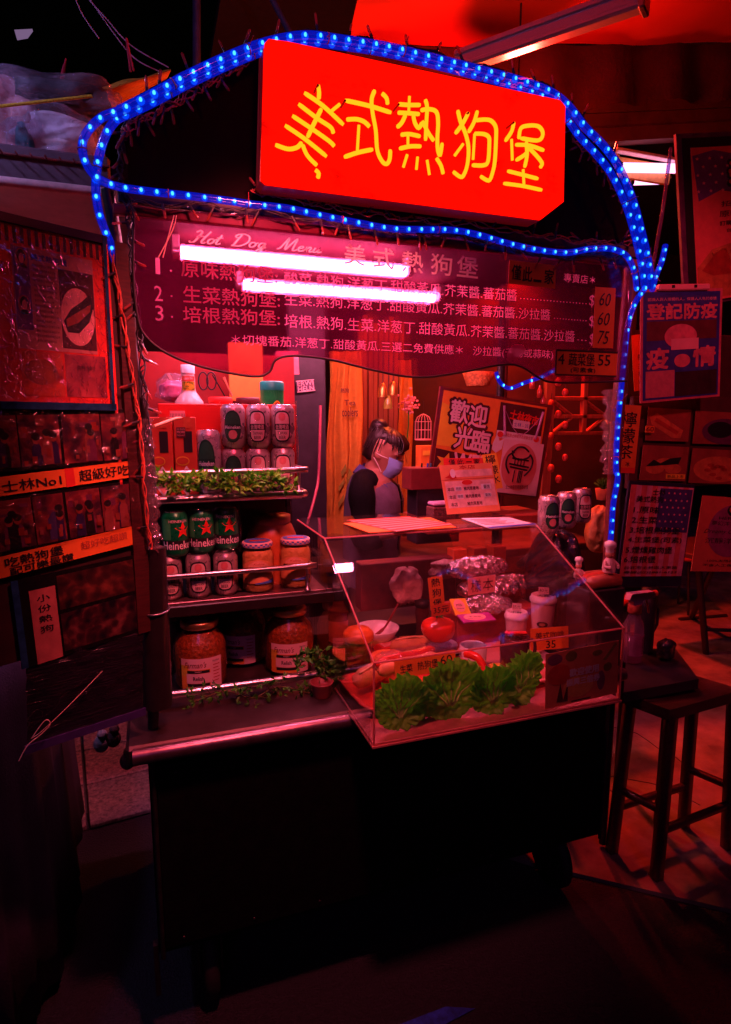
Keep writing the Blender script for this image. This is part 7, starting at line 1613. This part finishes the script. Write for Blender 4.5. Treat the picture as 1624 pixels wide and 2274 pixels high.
# flag menu
b = Board(at(1402, 1076, RS-.14), at(1541, 1084, RS-.14), at(1382, 1280, RS-.14)); b.thing('menu_sheet', 'striped flag menu listing six numbered items', 'menu'); b.rect('backing', mat('menu_backing', (.02, .015, .04), .4), -.03, -.12, 1.02, 1.04, -.008, .007); b.rect('sheet', mat('flag_pink', (.66, .3, .32), .55), 0, 0, 1, 1, 0, .001)
for i in range(6): b.rect('stripe', mat('flag_red', (.6, .13, .10), .55), .0+.166*i, .0, .083+.166*i, 1, .0012)
b.rect('canton', mat('flag_navy', (.06, .03, .16), .5), .46, .5, .98, .98, .0018); q = MB()
for i in range(30): q.slab([(x*b.w, y*b.h) for x, y in star(.51+.09*(i % 5)+.04*((i//5) % 2), .93-.078*(i//5), .015, 1.4)], .0026, .003)
q.build('stars', PINKC, b.o, True)
b.text('lettering', INK, [('士林', .34, .90, .2, .07), ('美式熱狗', .1, .82, .42, .07), ('1.原味', .08, .70, .4, .075), ('2.生菜', .07, .59, .4, .075), ('3.培根熱狗堡', .06, .48, .8, .075), ('4.生菜堡(可素)', .05, .37, .86, .075), ('5.煙燻雞肉堡', .04, .26, .74, .075), ('6.培根堡', .03, .155, .5, .075), ('台北市士林區大東路', .05, .085, .85, .035), ('專線(02)2881-6123', .05, .03, .85, .035)], .0036, bold=.012)
b = Board(at(1560, 1100, RS-.05), at(1700, 1110, RS-.05), at(1528, 1268, RS-.05)); b.thing('poster', 'orange tea poster with a violet disc at the right edge', 'poster'); b.rect('sheet', mat('tea_orange', (.62, .13, .06), .55, var=.1), 0, 0, 1, 1, 0, .002); b.poly('disc', mat('tea_violet', (.3, .06, .14), .5), ellipse(.52, .55, .36, .35, 32), .0022); b.poly('cup_print', INK, ellipse(.55, .83, .14, .09), .0026); b.poly('cup_print', MC['tea_orange'], ellipse(.55, .84, .11, .06), .0032)
b.text('lettering', INK, [('HERB TEA', .3, .7, .5, .04), ('夢幻洋甘菊花茶', .2, .62, .65, .06), ('沉靜洋甘菊', .14, .38, .7, .075), ('100%天然花草', .22, .13, .5, .035), ('不含人工香料', .16, .07, .56, .035)], .0032); b.text('cursive', INK, [('Dreamy Chamomile', .1, .5, .85, .07)], .0032, shear=.4)

# ------------------------------------------------------------------ side table, spray bottle, stool
BT = mat('black_tabletop', (.025, .02, .03), .35, var=.5, scale=14, coat=.2)
o = thing('side_table', 'black low side table against the right of the cart', 'table', (1.6, 1.66, 0))
q = MB(); P = [onz(1385, 1538, .66), onz(1552, 1508, .66), onz(1500, 1440, .66), onz(1392, 1440, .66)]; q.slab([(p_.x, p_.y) for p_ in P], .625, .66); q.build('tabletop', BT, o)
for x, y in ((1.47, 1.6), (1.74, 1.62), (1.5, 1.95), (1.8, 1.9)): q = MB(); q.tube([(x, y, .03), (x, y, .625)], .013, 8); q.build('leg', DARKMETAL, o)
c = onz(1402, 1468, .66); c = Vector((c.x, c.y, .66))
o = thing('spray_bottle', 'clear spray bottle with a pink trigger head on the side table', 'bottle', c)
q = MB(); q.lathe([(.026, 0), (.029, .005), (.029, .095), (.026, .115), (.016, .138), (.014, .146)], c, 26); q.build('bottle', clear('spray_plastic', (.92, .85, .95), .06, body=(.55, .3, .45), bodyfac=.25), o)
q = MB(); q.lathe([(.026, .003), (.027, .006), (.027, .078), (.001, .078)], c, 22); q.build('liquid', clear('spray_liquid', (.85, .6, .75), .03, body=(.5, .2, .35), bodyfac=.3), o)
q = MB(); wrap(q, .0297, -.03, .03, .085, .025, 12); q.xf(Matrix.Translation(c)); q.build('label', mat('spray_label', (.4, .12, .22), .5), o)
q = MB()
for i in range(12): wrap(q, .0301, .006, .024, .08-.0042*i, .0785-.0042*i, 4)
q.xf(Matrix.Translation(c)); q.build('label_print', INK, o)
q = MB(); q.lathe([(.017, .146), (.019, .148), (.019, .168), (.017, .172)], c, 20); q.build('collar', mat('spray_red', (.75, .09, .05), .4), o)
q = MB(); q.prism([(-.03, .188), (-.024, .205), (.055, .206), (.062, .198), (.06, .188), (.02, .182), (.016, .170), (-.012, .170), (-.016, .182)], -.011, .011); q.xf(Matrix.Translation(c)); q.build('spray_head', mat('spray_pink', (.75, .35, .5), .35, var=.05), o)
q = MB(); q.tube([c+Vector((.062, 0, .197)), c+Vector((.074, 0, .197))], .009, 10); q.build('nozzle', MC['spray_red'], o)
q = MB(); q.tube(smooth_path([c+Vector((.034, 0, .186)), c+Vector((.046, 0, .165)), c+Vector((.052, 0, .14))]), .005, 8, flat=.6); q.build('trigger', MC['spray_red'], o)
o.matrix_world = Matrix.Translation(c) @ Matrix.Scale(1.28, 4)
o = thing('flask', 'dark tall flask standing behind the spray bottle', 'flask', onz(1445, 1470, .66)); p_ = onz(1450, 1455, .66); q = MB(); q.lathe([(.035, 0), (.036, .18), (.03, .21), (.02, .22), (.02, .25), (.001, .252)], (p_.x, p_.y+.05, .66), 22); q.build('body', PANELB, o); q = MB(); q.tube([(p_.x+.036, p_.y+.05, .06+.66), (p_.x+.06, p_.y+.05, .1+.66), (p_.x+.06, p_.y+.05, .16+.66), (p_.x+.036, p_.y+.05, .19+.66)], .006, 7); q.build('handle', PANELB, o)
o = thing('foil_bag', 'small dark shiny packet on the side table', 'packet', onz(1475, 1465, .66)); p_ = onz(1478, 1465, .66); lump((p_.x, p_.y, .70), (.03, .025, .04), 95, mat('black_plastic2', (.02, .015, .03), .15, coat=.9, bump=.6), 'packet', o, .1)
STW = mat('stool_wood', (.05, .017, .018), .38, var=.5, scale=9, bump=.25, bscale=60, coat=.3, aniso=(1.5, 9, 9))
o = thing('bar_stool', 'dark wooden stool with crossbars right of the cart', 'stool', (1.6, 1.43, 0))
A_, B_, C_, D_ = Vector((1.485, 1.57, .62)), Vector((1.537, 1.415, .62)), Vector((1.894, 1.447, .62)), Vector((1.84, 1.59, .62))
q = MB(); n = 10; vs = []
for i in range(n+1):
    f = i/n
    for j in range(5):
        g = j/4; p_ = B_.lerp(C_, f).lerp(A_.lerp(D_, f), g); p_.z -= .012*math.sin(math.pi*f)*math.sin(math.pi*g); vs.append(p_)
k_ = len(vs); vs += [Vector((v_.x, v_.y, .582)) for v_ in vs]
fs = [(i*5+j, (i+1)*5+j, (i+1)*5+j+1, i*5+j+1) for i in range(n) for j in range(4)]+[(k_+i*5+j, k_+i*5+j+1, k_+(i+1)*5+j+1, k_+(i+1)*5+j) for i in range(n) for j in range(4)]
fs += [(i*5, k_+i*5, k_+(i+1)*5, (i+1)*5) for i in range(n)]+[(i*5+4, (i+1)*5+4, k_+(i+1)*5+4, k_+i*5+4) for i in range(n)]+[(j, j+1, k_+j+1, k_+j) for j in range(4)]+[(n*5+j, k_+n*5+j, k_+n*5+j+1, n*5+j+1) for j in range(4)]
q.add(vs, fs); q.build('seat', STW, o)
ctr = (A_+B_+C_+D_)/4; feet = []
for P_ in (A_, B_, C_, D_):
    t_ = ctr.lerp(P_, .86); f_ = ctr.lerp(P_, 1.0); feet.append((Vector((t_.x, t_.y, .585)), Vector((f_.x, f_.y, .0)))); q = MB(); d = feet[-1][1]-feet[-1][0]
    q.tube([feet[-1][0], feet[-1][1]], .022, 4); q.build('leg', STW, o)
for i, zf in ((0, .56), (1, .68), (2, .56), (3, .68)):
    a_, b_ = feet[i], feet[(i+1) % 4]; q = MB(); q.tube([a_[0].lerp(a_[1], zf), b_[0].lerp(b_[1], zf)], .014, 4); q.build('crossbar', STW, o)

# ------------------------------------------------------------------ folding tables farther back
def fold_table(label, x, y, rz, w_=.9, d=.5, h=.74):
    o = thing('folding_table', label, 'table', (x, y, .024), rz, 'folding tables'); q = MB(); q.box((0, 0, h-.012), (w_, d, .024), bev=.004); q.build('tabletop', mat('dark_laminate', (.05, .02, .02), .4), o, True)
    for s in (-1, 1):
        for k_ in (-1, 1): q = MB(); q.tube([(s*w_*.42, -k_*d*.42, .01), (s*w_*.42, k_*d*.42, h-.024)], .016, 8); q.build('leg', PANELB, o, True)
        q = MB(); q.tube([(s*w_*.42, -d*.48, .014), (s*w_*.42, d*.48, .014)], .014, 8); q.build('foot_bar', PANELB, o, True)
    q = MB(); q.tube([(-w_*.42, 0, h*.5), (w_*.42, 0, h*.5)], .012, 8); q.build('cross_rod', PANELB, o, True); return o
o = thing('folding_table', 'dark folding table with crossed thin legs at the right edge', 'table', onz(1590, 1400, .02), group='folding tables')
G1, G2, T1, T2 = onz(1568, 1450, .02), onz(1536, 1372, .02), onz(1549, 1236, .72), onz(1594, 1236, .72)
for k_ in (0, 1):
    sh_ = (onz(1690, 1372, .02)-onz(1536, 1372, .02))*k_
    for p0, p1, n_ in ((G1, T1, 'leg'), (G2, T2, 'leg')): q = MB(); q.tube([p0+sh_, p1+sh_], .02, 8); q.build(n_, PANELB, o)
    q = MB(); q.tube([G2+sh_-Vector((.12, 0, 0)), G2+sh_+Vector((.3, -.05, 0))], .016, 8); q.build('foot_bar', PANELB, o)
q = MB(); q.tube([onz(1564, 1398, .1), onz(1700, 1402, .1)], .013, 8); q.build('cross_rod', PANELB, o)
cc = (T1+T2)/2; q = MB(); q.box((cc.x+.5, cc.y+.1, .735), (1.3, .6, .03), bev=.004); q.build('tabletop', MC['dark_laminate'] if 'dark_laminate' in MC else mat('dark_laminate', (.05, .02, .02), .4), o)
fold_table('folding table farther back behind the flag menu', 4.3, 4.6, R(10))
def fold_stool(label, x, y, rz):
    o = thing('folding_stool', label, 'stool', (x, y, .024), rz, 'stools at the tables'); q = MB(); q.box((0, 0, .44), (.32, .28, .03), bev=.01); q.build('seat', mat('stool_red', (.25, .02, .02), .5), o, True)
    for sx in (-1, 1):
        for sy in (-1, 1): q = MB(); q.tube([(sx*.15, sy*.12, 0), (sx*.12, sy*.1, .43)], .010, 7); q.build('leg', DARKMETAL, o, True)
    return o
fold_stool('low stool behind the side table in the red light', 2.55, 2.9, .4); fold_stool('low stool by the far folding table', 3.9, 3.7, 1.0)
# far fluorescent batten under the canvas
WARM = emis('warm_tube', (1, .42, .75), 2.6)
a, b2 = at(1372, 372, 3.3), at(1500, 374, 3.3); m_ = batten('tube_lamp', 'lit fluorescent batten far back beside the right slope of the arch', a, b2, .028, WARM)
q = MB(); q.box((a+b2)/2+Vector((0, .05, -.0)), ((b2-a).length, .02, .12), bev=.004); q.build('reflector', mat('reflector', (.8, .4, .1), .5), m_)
a, b2 = at(1405, 405, 3.6), at(1480, 403, 3.6); batten('tube_lamp', 'second lit batten below the far one, half hidden by leaves', a, b2, .018, WARM)
# added fill tube out of view, lighting the neighbour's pale canopy panel
a, b2 = Vector((-.95, 2.35, 1.93)), Vector((-.5, 2.35, 1.93)); batten('tube_lamp', 'added rose fluorescent fill tube out of view under the neighbouring canopy', a, b2, .013, emis('fill_tube_rose', (1, .28, .42), 6))
